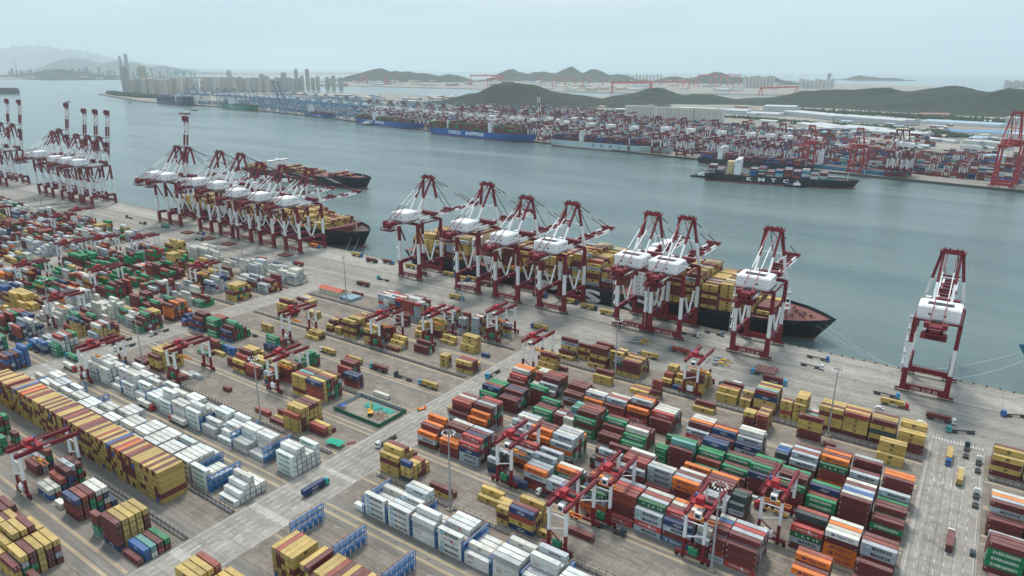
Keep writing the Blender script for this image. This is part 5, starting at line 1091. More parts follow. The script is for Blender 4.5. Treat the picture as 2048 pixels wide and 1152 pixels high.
# ================================================================== VEHICLES
CABM = {k: mat('cab_' + k, c, 0.35, spec=0.5) for k, c in dict(blue=(0.03, 0.14, 0.42), cyan=(0.05, 0.36, 0.6), teal=(0.03, 0.38, 0.4), white=(0.75, 0.76, 0.76), red=(0.45, 0.03, 0.03), grey=(0.2, 0.28, 0.34), dark=(0.03, 0.05, 0.07)).items()}
CHM = mat('trailer_steel', (0.05, 0.055, 0.06), 0.6, dirt=0.3); CHY = mat('trailer_yellow', (0.5, 0.3, 0.04), 0.6, dirt=0.3)
def truck(color, tr=CHM):
    """tractor and skeletal trailer, nose along +x, centre of the trailer at the origin"""
    r = empty('truck', (0, 0, 0)); cm = CABM[color]
    cab = MB().use(cm).add([(6.3, -1.22, .75), (8.4, -1.22, .75), (8.4, 1.22, .75), (6.3, 1.22, .75), (6.3, -1.22, 3.35), (8.15, -1.22, 3.3), (8.15, 1.22, 3.3), (6.3, 1.22, 3.35), (8.4, -1.22, 2.0), (8.4, 1.22, 2.0)],
        [(0, 1, 8, 5, 4), (1, 2, 9, 8), (8, 9, 6, 5), (2, 3, 7, 6, 9), (3, 0, 4, 7), (4, 5, 6, 7), (3, 2, 1, 0)]).box(6.4, 7.3, -.95, .95, 3.36, 3.8).build('cab', r)
    MB().use(GLS).add([(8.42, -1.05, 2.1), (8.42, 1.05, 2.1), (8.2, 1.05, 3.05), (8.2, -1.05, 3.05)], [(0, 1, 2, 3)]).add([(7.3, -1.235, 2.0), (8.2, -1.235, 2.0), (8.05, -1.235, 2.95), (7.3, -1.235, 2.95)], [(0, 1, 2, 3)]).add([(7.3, 1.235, 2.0), (8.2, 1.235, 2.0), (8.05, 1.235, 2.95), (7.3, 1.235, 2.95)], [(3, 2, 1, 0)]).build('windscreen', cab)
    MB().use(CHM).box(3.2, 8.2, -.5, .5, .75, 1.05).box(3.4, 5.2, -1.1, 1.1, 1.05, 1.25).box(5.4, 6.2, -1.0, 1.0, .9, 1.6).build('chassis', r)
    t = MB().use(tr)
    for y in (-.5, .38): t.box(-6.3, 5.4, y, y + .14, 1.15, 1.5)
    for x in (-6.3, -3.2, -.3, 2.6, 5.2): t.box(x, x + .22, -1.22, 1.22, 1.3, 1.5)
    t.box(-5.6, -2.1, -1.1, 1.1, .95, 1.12).build('trailer', r)
    for x in (7.4, 4.6, 3.4, -5.2, -4.0, -2.8):
        MB().use(BLK).tube((x, -1.2, .5), (x, -.75, .5), .5, 10).tube((x, .75, .5), (x, 1.2, .5), .5, 10).use(GRY).tube((x, -1.22, .5), (x, -1.2, .5), .22, 8).tube((x, 1.2, .5), (x, 1.22, .5), .22, 8).tube((x, -.9, .5), (x, .9, .5), .09, 6).build('axle', r)
    return r
TR = [(7.8,382.5,'N','blue','y'),(14.9,393.3,'F','dark',''),(20.5,380.7,'F','white',''),(13.4,362.7,'F','white','y'),(20.7,346.3,'F','white',''),(12.9,304.6,'F','white','m'),(-76.4,478.4,'R','blue',''),(-76.7,462.0,'R','white',''),(-97.8,429.8,'L','cyan',''),(-90.4,423.3,'R','cyan','m'),(-29.9,443.6,'R','cyan',''),(-23.8,431.2,'R','red','y'),(0.1,425.8,'R','white','m'),(12.1,417.7,'l','teal',''),(36.5,457.1,'l','blue',''),
(-260.5,416.5,'L','blue','y'),(-170.8,413.9,'L','grey','y'),(-156.7,434.5,'L','grey','r'),(-108.7,399.6,'L','grey','m'),(-355.2,292.6,'L','white','y'),(-329.2,292.6,'L','red','y'),(-306.1,292.6,'L','teal','m'),(-284.2,292.5,'L','dark',''),(-263.3,292.5,'L','cyan','y'),(-238.1,230.4,'N','white',''),(-234.5,178.1,'F','teal','n'),(-241.7,330.8,'N','cyan',''),(-231.5,279.5,'F','dark','y'),
(-530.9,484.2,'R','blue','y'),(-595.6,483.6,'R','blue','o'),(-502.4,477.0,'R','dark','m'),(-484.9,483.2,'R','cyan','m'),(-454.9,484.5,'R','white','y'),(-428.1,472.0,'R','white','m'),(-446.7,438.8,'L','teal',''),(-449.4,416.2,'L','dark','m'),(-358.3,435.7,'R','teal','y'),(-406.9,485.1,'R','blue','y'),(-388.5,481.0,'R','blue','y'),(-378.9,485.3,'R','white','y'),(-361.1,480.9,'R','dark','m'),(-304.0,482.7,'R','blue','r'),(-274.0,482.7,'R','dark','y'),(-253.6,478.6,'R','dark','y'),(-233.8,474.9,'R','blue','y'),(-163.8,470.1,'R','white',''),(-150.3,483.0,'R','grey',''),
(-595.3,415.8,'L','teal','r'),(-566.1,411.7,'L','white','n'),(-551.7,426.4,'L','blue','r'),(-487.1,247.3,'N','white',''),(-479.6,218.2,'N','white',''),(-525.6,178.1,'L','cyan',''),(-555.9,178.1,'L','dark',''),(-768.3,337.2,'F','dark','y'),(-487.8,186.3,'L','cyan','g'),(-473.5,177.8,'R','red','w'),(-380.8,177.8,'R','red','w'),(-346.3,177.8,'L','red','w'),(-160.2,236.1,'L','cyan','n'),(-139.6,236.1,'L','white',''),(-108.9,231.6,'R','dark',''),(-53.5,284.6,'L','red',''),
(-908.3,444.8,'L','dark',''),(-864.3,437.2,'R','dark',''),(-728.1,428.7,'R','dark',''),(-753.4,446.1,'R','blue',''),(-821.9,442.5,'R','teal','g'),(-492.6,222.5,'N','dark',''),(-427.9,283.2,'L','dark','')]
HD = {'R': 0, 'L': 180, 'F': 90, 'N': -90, 'l': 207}
CARGO = dict(y='a yellow container', m='a maroon container', r='a brick-red container', o='an orange container', n='a navy container', g='a green container', w='a cream container')
def zone(x, y):
    if -2 < x < 23.5 and y < 400: return 'on the right-hand road', -y
    if -251 < x < -224 and y < 400: return 'on the middle cross road', -y
    if -499 < x < -472 and y < 400: return 'on the left cross road', -y
    if y > 459 : return 'beneath the quay cranes', -x
    if y > 400: return 'on the open apron', -x
    return ('in a right-yard lane' if x > -224 else 'in a middle-yard lane' if x > -475 else 'in the left yards'), -x
zc = {}
for t in TR: zc.setdefault(zone(*t[:2])[0], []).append(zone(*t[:2])[1])
TP = {}
def cargo(x, y, a, ch, lab):
    k = ('cargo', ch); L = 12.19
    if k not in _M:
        o = full_mesh(ch, L, ord(ch)).build('shipping_container'); _M[k] = [('shipping_container', o.data)]
        for nm, b_ in (('roof_panel', roof_mesh(ch, L, ord(ch))), ('door', door_mesh(ch, 0, ord(ch))), ('door', door_mesh(ch, 1, ord(ch)))):
            q = b_.build(nm); _M[k].append((nm, q.data)); bpy.data.objects.remove(q)
        bpy.data.objects.remove(o)
    o = bpy.data.objects.new('shipping_container', _M[k][0][1]); S.collection.objects.link(o); ca, sa = math.cos(a), math.sin(a)
    dx, dy = -6.6, -1.22
    if sa < -.5 or ca < -.5: a2 = a + math.pi; dx2, dy2 = (-(5.6)), -1.22; o.rotation_euler.z = a2; o.location = (x + math.cos(a2) * dx2 - math.sin(a2) * dy2, y + math.sin(a2) * dx2 + math.cos(a2) * dy2, 1.51)
    else: o.rotation_euler.z = a; o.location = (x + ca * dx - sa * dy, y + sa * dx + ca * dy, 1.51)
    for nm, me in _M[k][1:]:
        d = bpy.data.objects.new(nm, me); S.collection.objects.link(d); d.parent = o
        if nm == 'door': d.location = (L - .07, 0, 0)
    tag(o, lab, 'container', 'containers riding on trucks')
for x, y, hd, cc, ld in TR:
    z_, key = zone(x, y); n = sorted(zc[z_]).index(key) + 1
    along = 'counting from the water' if 'road' in z_ else 'counting from the right'
    nm = {'dark': 'dark-cabbed'}.get(cc, cc + '-cabbed')
    k = (cc, y > 280 and cc == 'red' and ld == '' )
    first = k not in TP
    if first: TP[k] = truck(cc, CHY if k[1] else CHM)
    a = R_(HD[hd])
    lab = f"{nm} truck {'with empty trailer' if not ld else 'hauling ' + CARGO[ld]}, {ordn(n)} {z_}, {along}"
    place(TP[k], first, (x, y, .02), a, None, lab, 'truck', 'container trucks in the port')
    if ld: cargo(x, y, a, ld, f"{CARGO[ld].split(' ', 1)[1]} riding on the {ordn(n)} truck {z_}, {along}")
def car(col, L=4.6, Ht=1.5, van=False):
    r = empty('parked_car' if not van else 'van', (0, 0, 0)); W2 = .95; m_ = col
    b_ = MB().use(m_).box(-L / 2, L / 2, -W2, W2, .35, .85 if not van else 1.1)
    z0, z1 = (.85, Ht) if not van else (1.1, Ht); a, b2 = (-L * .36, L * .22) if not van else (-L * .49, L * .36)
    b_.add([(a - .3, -W2, z0), (b2 + .6, -W2, z0), (b2 + .6, W2, z0), (a - .3, W2, z0), (a, -W2 + .12, z1), (b2, -W2 + .12, z1), (b2, W2 - .12, z1), (a, W2 - .12, z1)], [(0, 1, 5, 4), (1, 2, 6, 5), (2, 3, 7, 6), (3, 0, 4, 7), (4, 5, 6, 7)])
    b_.build('body', r)
    g_ = MB().use(GLS).add([(a, -W2 - .0, z0 + .1), (b2 + .2, -W2 - .0, z0 + .1), (b2, -W2 + .1, z1 - .12), (a + .2, -W2 + .1, z1 - .12)], [(0, 1, 2, 3)]).add([(a, W2, z0 + .1), (b2 + .2, W2, z0 + .1), (b2, W2 - .1, z1 - .12), (a + .2, W2 - .1, z1 - .12)], [(3, 2, 1, 0)])
    g_.add([(b2 + .52, -W2 + .12, z0 + .1), (b2 + .52, W2 - .12, z0 + .1), (b2 + .1, W2 - .2, z1 - .1), (b2 + .1, -W2 + .2, z1 - .1)], [(0, 1, 2, 3)]).build('window', r)
    for x in (-L * .3, L * .3):
        for y in (-W2 + .05, W2 - .27): MB().use(BLK).tube((x, y, .33), (x, y + .22, .33), .33, 10).build('wheel', r)
    return r
cw = car(CABM['white']); cd = car(CABM['dark']); cv = car(CABM['white'], 6.4, 2.5, True)
place(cv, True, (-107.3, 405.8, .02), 0, None, 'white minibus beside the gutter line of the apron', 'van')
place(cw, True, (-63.3, 290.6, .02), 0, None, 'white car in the right-yard lane, by the red-cabbed truck', 'car', 'cars'); place(cd, True, (21.2, 303.6, .02), R_(90), None, 'small dark car at the edge of the right-hand road', 'car', 'cars')
place(cw, False, (-29.5, 422.8, .02), 0, None, 'white car behind the rightmost quayside stacks', 'car', 'cars'); place(cw, False, (-7.8, 417.1, .02), R_(15), None, 'white pickup next to the last yellow stack, by the maroon-laden truck', 'car', 'cars'); place(cw, False, (-461.8, 170.6, .02), 0, None, 'white car parked behind the end-on yellow wall', 'car', 'cars')

# ================================================================== YARD FURNITURE
def mast(h=39):
    r = empty('lamp_mast', (0, 0, 0)); MB().use(GRY).tube((0, 0, 0), (0, 0, h), .55, 10, .22).build('pole', r)
    MB().use(mat('weathered_edge_concrete', (0.34, 0.29, 0.21))).cbox(0, 0, 0, 2.6, 2.6, .7).build('base', r)
    rg_ = MB().use(DRK)
    for k in range(12):
        a, b_ = 2 * math.pi * k / 12, 2 * math.pi * (k + 1) / 12; rg_.beam((2.3 * math.cos(a), 2.3 * math.sin(a), h), (2.3 * math.cos(b_), 2.3 * math.sin(b_), h), .16)
        if k % 3 == 0: rg_.beam((0, 0, h), (2.3 * math.cos(a), 2.3 * math.sin(a), h), .14)
    rg_.build('lamp_ring', r)
    for k in range(12):
        a = 2 * math.pi * k / 12; c_ = Vector((2.75 * math.cos(a), 2.75 * math.sin(a), h)); d = Vector((math.cos(a), math.sin(a), 0))
        MB().use(WHT2).beam(c_ - d * .45 + Vector((0, 0, .3)), c_ + d * .35 - Vector((0, 0, .1)), .42, .3).build('lamp_head', r)
    return r
mp_ = mast(); gm = 'tall floodlight masts in the yards'
for i, (x, y, lab) in enumerate([(-173.3, 203.6, 'tall floodlight mast behind the first white reefer stacks'), (-47.9, 371.5, 'floodlight mast in front of the quayside yellow stacks'), (-176, 372.5, 'floodlight mast beside the maroon quayside stack'), (-304.4, 377.0, 'floodlight mast among the grey stacks by the apron'), (-428.2, 376.0, 'floodlight mast next to the red-roofed office'),
      (-310.9, 205.0, 'floodlight mast left of the small mixed stack, middle yard'), (-433.4, 205.0, 'floodlight mast before the yellow stack at the left cross road'), (-63.5, 231.9, 'floodlight mast beside the bottom-right gantry crane'), (-608, 402, 'floodlight mast at the corner of the left yard and apron'), (-1056, 403, 'floodlight mast farthest along the yards'), (-690, 205, 'floodlight mast deep in the left yard'), (-560, 205, 'floodlight mast among the mixed stacks of the left yard')]):
    place(mp_, i == 0, (x, y, 0), 0, None, lab, 'lamp mast', gm)
# service walkways along the block edges: each one stretch of railing with its dark trough
def fence(x0, x1, y, lab, z=2.1):
    r = empty('railing', (x0, y, 0), 0, lab, 'fence', 'railings between the block rows'); L = x1 - x0
    MB().use(DRK).box(0, L, -1.4, 1.1, .015, .25).build('cable_trough', r)
    mb = MB().use(GRY)
    for zz in (1.0, 1.55, z): mb.beam((0, -1.2, zz), (L, -1.2, zz), .09)
    for zz in (1.0, z): mb.beam((0, 1.0, zz), (L, 1.0, zz), .07)
    pm = mb.use(DRK)
    for k in range(int(L / 3.25) + 1):
        x = min(L, k * 3.25); pm.beam((x, -1.2, .2), (x, -1.2, z + .35), .16); pm.beam((x, 1.0, .2), (x, 1.0, z), .12)
    pm.build('posts_and_handrails', r)  # posts and handrails of the stretch in one mesh
fl = [(-220, -3, 372.6, 'railing in front of the quayside yellow stacks, right yard'), (-220, -60, 205.4, 'railing behind the white reefers, right yard'), (-471, -254, 372.6, 'railing between grey quayside stacks and open bays, middle yard'), (-471, -254, 316.8, 'railing behind the long yellow stack, middle yard'),
      (-470, -254, 261.0, 'railing along the back of the excavation, middle yard'), (-470, -254, 205.4, 'railing behind the upper white reefers, middle yard'), (-285, -251, 146.6, 'railing between the end-on wall and lower reefers'), (-330, -251, 124.2, 'railing behind the mixed stack at the bottom left'), (-755, -500, 372.6, 'railing near the apron, left yard'), (-755, -500, 316.8, 'railing through the centre of the left yard'),
      (25, 120, 372.6, 'railing beyond the right-hand road'), (-1038, -783, 372.6, 'railing near the apron, outer yard')]
for a in fl: fence(*a)
# reefer racks: blue steel gantries across the rows
def rack(n=6):
    r = empty('reefer_rack', (0, 0, 0)); D_ = n * RPV
    for x in (-.55, .55):
        mb = MB().use(BLU)
        for k in range(n + 1): mb.beam((x, k * RPV, 0), (x, k * RPV, 8.6), .2)
        mb.build('post_row', r)
    for z in (2.8, 5.6, 8.2):
        mb = MB().use(BLU).box(-.7, .7, 0, D_, z, z + .14)
        for x in (-.62, .62):
            for zz in (.5, 1.05): mb.beam((x, 0, z + zz), (x, D_, z + zz), .08)
        mb.build('walkway', r)
    mb = MB().use(BLU)
    for k in range(n):
        for i, z in enumerate((0, 2.8, 5.4)): a, b_ = (k, k + 1) if (i + k) % 2 else (k + 1, k); mb.beam((-.6, a * RPV, z), (-.6, b_ * RPV, z + 2.8), .09)
    mb.build('bracing', r)
    mb = MB().use(YEL)
    for x in (-.66, .66): mb.beam((x, 0, 9.3), (x, D_, 9.3), .14)
    for k in range(n + 1): mb.beam((-.66, k * RPV, 8.3), (-.66, k * RPV, 9.5), .12); mb.beam((.66, k * RPV, 8.3), (.66, k * RPV, 9.5), .12)
    mb.build('yellow_rail', r)
    mb = MB().use(BLU)
    for k in range(n): mb.box(-.35, .35, k * RPV + .7, k * RPV + 1.9, .2, 2.0)
    mb.build('socket_boxes', r); return r
rp = rack(); first = True; gr_ = 'blue reefer racks'
def racks(b, xs, nm, road):
    global first
    for i, x in enumerate(sorted(xs, reverse=True)):
        place(rp, first, (x, ROWS[b][0] - .1, 0), 0, None, f"blue steel rack, {ordn(i + 1)} from the {road}, {nm}", 'rack', gr_); first = False
r1r = [u + 13.0 for b, u, s_, st in SPEC if b == 'R1' and u > -224 and s_ == 40] + [-203.6 - .1]
racks('R1', r1r, 'upper reefer block', 'right-hand road')
racks('R1', [u + 12.95 for b, u, s_, st in SPEC if b == 'R1' and u < -270][::2], 'upper reefer block', 'middle cross road')
racks('R2', [u + 12.95 for b, u, s_, st in SPEC if b == 'R2' and u < -280][::2] + [-273.6 + .2], 'lower reefer block', 'middle cross road')
racks('R2', [-214.5, -188.2, -160.9, -133.5, -106], 'empty lower rows', 'right-hand road')
# hatch covers laid out behind the cranes
for i, (x, y, m_, lab) in enumerate([(-99, 438.5, PINK, 'pink-red hatch cover lying behind the crane nearest the bow'), (-772, 442, DKR, 'red-brown hatch cover, farthest of the four behind the middle cranes'), (-725, 439, DKR, 'red-brown hatch cover, second farthest behind the middle cranes'), (-684, 437, DKR, 'red-brown hatch cover, third behind the middle cranes'), (-594, 443.6, DKR, 'red-brown hatch cover by the last middle crane')]):
    r = empty('hatch_cover', (x, y, 0), 0, lab, 'hatch cover', 'hatch covers on the apron')
    MB().use(m_).box(-6.5, 6.5, -5.5, 5.5, .35, 1.5).build('panel', r); mb = MB().use(DKR)
    for k in range(6): mb.box(-6.3 + k * 2.4, -5.9 + k * 2.4, -5.3, 5.3, 1.5, 1.75)
    for a in (-5, 5):
        for b_ in (-4, 4): mb.cbox(a, b_, 0, .7, .7, .36)
    mb.build('stiffeners', r)
# spare spreaders parked in two clusters
def spreader_frame(c1):
    r = empty('spare_spreader', (0, 0, 0)); mb = MB().use(c1).box(-6, 6, -.25, .25, .6, 1.1).box(-2, 2, -.9, .9, 1.1, 1.9)
    mb.build('beam', r); mb = MB().use(GRY)
    for x in (-6, 5.7): mb.box(x, x + .3, -1.2, 1.2, .3, .9)
    mb.build('end_frame', r); return r
sg = spreader_frame(mat('spreader_blue_grey', (0.2, 0.27, 0.33), 0.5)); sy = spreader_frame(YEL); i = 0; f1 = f2 = True
for cx, cy, w in ((-189, 438, 'nearer the white bridge'), (-130, 434.5, 'nearer the bow')):
    for k in range(5):
        yl = k in (1, 3); p_ = sy if yl else sg; f_ = f2 if yl else f1
        place(p_, f_, (cx + (k % 2) * 3, cy - 6 + k * 2.9, 0), R_(4), None, f"{'yellow' if yl else 'grey-blue'} spare spreader, {ORD[k + 1]} from the front in the cluster {w}", 'spreader', 'spare spreaders behind the cranes')
        if yl: f2 = False
        else: f1 = False
# office with red roof
r = empty('port_office', (-456, 385.5, 0), 0, 'long low cream office with red pitched roof beside the apron', 'building')
w_ = MB().use(mat('cream_render', (0.68, 0.64, 0.5), 0.8, dirt=0.2)).box(-13.5, 13.5, -4, 4, 0, 4.2); w_.build('wall', r)
MB().use(mat('red_roof_sheet', (0.5, 0.13, 0.08), 0.7, dirt=0.3)).add([(-14, -4.6, 4.1), (14, -4.6, 4.1), (14, 4.6, 4.1), (-14, 4.6, 4.1), (-14, 0, 6.0), (14, 0, 6.0)], [(0, 1, 5, 4), (2, 3, 4, 5), (1, 2, 5), (3, 0, 4), (3, 2, 1, 0)]).build('roof', r)
for k in range(7): x = -11.4 + k * 3.7; f_ = MB().use(WHT2).box(x - .1, x + 1.3, -4.04, -4.0, 1.3, 3.0).build('window', r); MB().use(GLS).box(x, x + 1.2, -4.07, -4.04, 1.4, 2.9).build('pane', f_)
# grey-blue tanks standing end-on next to the office, white boxes by the left road
for k in range(5):
    u = -438.5 + k * 2.9; MS.box(u, 377.5, 0.02, 2.42, 12.1, 2.62, (0.25, 0.38, 0.46) if k else (0.1, 0.2, 0.3))
MS.box(-441, 393.5, .02, 12.1, 2.4, 2.6, COL['m'])
for k, lab in ((0, 'long white cabin at the left cross road corner, nearer the camera'), (1, 'long white cabin at the left cross road corner, farther from the camera')):
    r = empty('white_cabin', (-513, 381 + k * 3.2, .35), 0, lab, 'cabin', 'white cabins on a dark plinth'); MB().use(WHT2).box(0, 12, 0, 2.5, 0, 2.7).build('wall', r)
    MB().use(DRK).box(-1, 14, -.5, 2.6, -.34, -.02).build('plinth', r); MB().use(GLS).box(12.0, 12.04, .8, 1.7, .2, 2.1).build('door', r)
# excavation behind green hoarding
PX0, PX1, PY0, PY1 = -289, -252.6, 238.4, 260
PIT = ground_mat('bare_rubble_ground', (0.34, 0.31, 0.26), (0.22, 0.2, 0.165), (0.45, 0.42, 0.37), (0.2, 0.2, 1), 0.8)
strip('excavated_ground', PIT, [(PX0, PX1, PY0, PY1)], 0.02)
HGR = mat('green_hoarding', (0.01, 0.12, 0.07), 0.6, dirt=0.2); HGY = mat('grey_blue_hoarding', (0.3, 0.36, 0.38), 0.6, dirt=0.3)
for nm, M, a, b_, lab in (('hoarding', HGR, (PX0, PY0), (PX1, PY0), 'dark green hoarding along the near side of the excavation'), ('hoarding', HGR, (PX1, PY0), (PX1, PY1), 'dark green hoarding along the road side of the excavation'), ('hoarding', HGY, (PX1, PY1), (PX0, PY1), 'grey hoarding along the far side of the excavation'), ('hoarding', HGY, (PX0, PY1), (PX0, PY0), 'grey hoarding on the left side of the excavation')):
    r = empty(nm, (0, 0, 0), 0, lab, 'hoarding'); MB().use(M).beam((*a, 1.25), (*b_, 1.25), .12, 2.3).build('panel', r)
    mb = MB().use(GRY if M is HGY else HGR); n_ = int((Vector(b_) - Vector(a)).length / 2.4)
    for k in range(n_ + 1): p = Vector(a).lerp(Vector(b_), k / n_); mb.beam((p.x, p.y, 0), (p.x, p.y, 2.7), .18)
    mb.build('posts', r)
r = empty('excavator', (-267.5, 246.5, 0), R_(128), 'yellow excavator digging inside the green hoarding', 'excavator')
MB().use(DRK).box(-2, 2, -1.5, -.9, 0, .9).box(-2, 2, .9, 1.5, 0, .9).box(-1, 1, -.9, .9, .5, .9).build('tracks', r)
EX = mat('excavator_yellow', (0.75, 0.38, 0.03), 0.45, dirt=0.3)
bd = MB().use(EX).box(-2.6, 1.5, -1.4, 1.4, 1.0, 2.4).use(DRK).box(-2.7, -1.8, -1.3, 1.3, 1.0, 2.3).build('body', r)
MB().use(EX).box(.2, 1.8, .3, 1.4, 2.4, 3.2).use(GLS).box(.25, 1.85, .35, 1.35, 2.0, 3.1).build('cab', r)
MB().use(EX).beam((1.2, 0, 1.8), (4.6, 0, 5.2), .5, .7).beam((4.6, 0, 5.2), (7.6, 0, 3.4), .45, .6).build('boom', r)
MB().use(EX).beam((7.6, 0, 3.4), (8.2, 0, 1.0), .4, .5).use(DRK).box(7.7, 8.9, -.6, .6, .2, 1.1).build('bucket', r)
def cover(name, lab, cx, cy, rx, ry, h, M, cat, seed=1):
    rr = random.Random(seed); n = 9; vs = []
    for j in range(n + 1):
        for i in range(n + 1):
            a, b_ = -1 + 2 * i / n, -1 + 2 * j / n; d = max(0, 1 - a * a * .8 - b_ * b_ * .8); vs.append((cx + a * rx * (1 + .1 * rr.random()), cy + b_ * ry * (1 + .1 * rr.random()), .04 + h * d ** .5 * rr.uniform(.5, 1) if d > .1 else .05))
    o = MB().use(M).add(vs, [(j * (n + 1) + i, j * (n + 1) + i + 1, (j + 1) * (n + 1) + i + 1, (j + 1) * (n + 1) + i) for j in range(n) for i in range(n)]).build(name); return tag(o, lab, cat)
NET = mat('green_net', (0.02, 0.36, 0.24), 0.8, dirt=0.2); NET2 = mat('teal_net', (0.06, 0.33, 0.28), 0.8, dirt=0.4)
cover('dust_net', 'crumpled teal dust net over rubble beyond the excavator', -273, 254.5, 5.5, 3.2, 1.6, NET2, 'net', 3); cover('dust_net', 'smaller teal dust net in the corner of the excavation', -262.5, 255.5, 4, 2.4, 1.0, NET2, 'net', 4)
RB = MB().use(mat('brick_rubble', (0.3, 0.18, 0.13), 0.9, dirt=0.4)); rr = random.Random(8)
for k in range(170): x = -262 + rr.gauss(0, 3.2); y = 248 + rr.gauss(0, 2.6); s_ = rr.uniform(.15, .7); x = min(max(x, PX0 + 1), PX1 - 1.2); RB.add([(x - s_, y - s_ * .4, .03), (x + s_, y - s_ * .6, .03), (x + s_ * .4, y + s_, .03), (x, y, .03 + s_ * .8)], [(0, 1, 3), (1, 2, 3), (2, 0, 3)])
tag(RB.build('rubble'), 'broken brown rubble scattered beside the excavator', 'rubble', kind='stuff')
r = empty('shade_tent', (-286.5, 243.2, 0), R_(20), 'small bright blue shade tent outside the left hoarding', 'tent'); MB().use(CABM['blue']).add([(-1.6, -1.6, 2), (1.6, -1.6, 2), (1.6, 1.6, 2), (-1.6, 1.6, 2), (0, 0, 3)], [(0, 1, 4), (1, 2, 4), (2, 3, 4), (3, 0, 4)]).build('canopy', r); mb = MB().use(GRY)
for a in (-1.5, 1.5):
    for b_ in (-1.5, 1.5): mb.beam((a, b_, 0), (a, b_, 2), .08)
mb.build('poles', r)
r = empty('green_shelter', (-258.2, 212.2, 0), R_(8), 'green net shelter on posts beside the middle cross road', 'shelter')
q = cover('canopy', None, 0, 0, 4.6, 2.6, .9, NET, None, 6); q.parent = r; q.location.z = 1.9; mb = MB().use(GRY)
for a in (-4.2, 0, 4.2):
    for b_ in (-2.2, 2.2): mb.beam((a, b_, 0), (a, b_, 2.1), .12)
mb.build('posts', r)
r = empty('plastic_barrier', (-252.6, 218.2, 0), R_(60), 'red water-filled barrier beside the green shelter', 'barrier'); mb = MB().use(REDB)
for k in range(3): mb.box(-2.4 + k * 1.6, -.95 + k * 1.6, -.3, .3, 0, 1.1)
mb.build('block', r); MB().use(WHT2).box(-2.3, 2.3, -.32, -.3, .5, .7).build('band', r)
r = empty('cargo_cart', (-247.9, 268, 0), R_(68), 'small orange flat cart on the cross road by the excavation', 'cart'); MB().use(ORG).box(-2.6, 2.6, -1, 1, .5, .8).box(-2.6, -2.2, -1, 1, .8, 1.8).box(2.2, 2.6, -1, 1, .8, 1.8).build('deck', r)
for x in (-1.8, 1.8): MB().use(BLK).tube((x, -1, .35), (x, 1, .35), .34, 8).build('wheel_pair', r)

# ================================================================== THE FAR SHORE
def gnd(px, py, z=0.0):
    """where the ray through a point of the photograph meets level z"""
    d = (px - 1024, py - 576, CPX); w = [sum(AX[i][k] * d[k] for k in range(3)) for i in range(3)]; t = (z - H) / w[2]
    return w[0] * t, w[1] * t
def far_q(u):
    for (a, va), (b_, vb) in zip(FARQ[:-1], FARQ[1:]):
        if b_ <= u <= a: f = (u - a) / (b_ - a); return va + (vb - va) * f, math.atan2(va - vb, a - b_)
    return FARQ[-1][1], -.2
def quay_u(px, z, off):
    """u along the far quay whose point off metres inland at height z projects to column px"""
    lo, hi = -5000, 800
    for _ in range(50):
        m_ = (lo + hi) / 2; q = proj(m_, far_q(m_)[0] + off, z)
        if q[0] < px: lo = m_
        else: hi = m_
    return lo
gf = 'quay cranes of the far terminal'
pF = make_sts('low', 0); pFr = make_sts('low', 3); pFb = make_sts('low', 4); pFbu = make_sts('low', 4, R_(74)); used = {}
def far_crane(proto, px, lab, up=None, sc=1.0):
    u = quay_u(px, 78, 8); v, a = far_q(u); first = proto.name not in used; used[proto.name] = 1
    place(proto, first, (u, v + 36, 0), a + math.pi, (sc, sc, sc), lab, 'quay crane', gf)
pxs = [742, 757, 783, 810, 838, 862, 890, 926, 948, 971, 1011, 1028, 1054, 1120, 1171, 1212, 1259, 1322, 1372, 1435, 1494, 1534, 1570]
for i, px in enumerate(pxs):
    far_crane(pF, px, f"red and white far-quay crane, {ordn(i + 1)} from left beyond the blue cranes", sc=.92 if px < 1300 else .98)
far_crane(pFr, 1629, 'all-red far-quay crane left of the turquoise ship\'s bridge', sc=.98); far_crane(pFr, 1726, 'all-red far-quay crane above the middle of the turquoise ship', sc=.98)
far_crane(pF, 1805, 'red and white far-quay crane over the bow of the turquoise ship'); far_crane(pF, 1817, 'red and white far-quay crane just right of its twin over the turquoise bow')
place(pU, False, (quay_u(1086, 60, 8), far_q(quay_u(1086, 60, 8))[0] + 36, 0), math.pi + far_q(-1000)[1], (.9, .9, .95), 'only far-quay crane with its striped boom raised, beside the largest blue ship', 'quay crane', gf)
u_ = quay_u(2040, 110, 8); place(pFr, False, (u_, far_q(u_)[0] + 40, 0), math.pi + far_q(u_)[1], (1.25, 1.25, 1.45), 'tallest all-red crane cut off by the right edge', 'quay crane', gf)
for i, px in enumerate((372, 388, 404, 436, 452, 470, 492, 510, 530, 548, 590, 612, 634, 655, 676, 697, 716)): far_crane(pFb, px, f"blue far-quay crane, {ordn(i + 1)} from left among the blue ones", sc=1.0)
for i, px in enumerate((562, 572)): far_crane(pFbu, px, ['blue quay crane with raised boom, left of the pair', 'blue quay crane with raised boom, right of the pair'][i], sc=1.05)
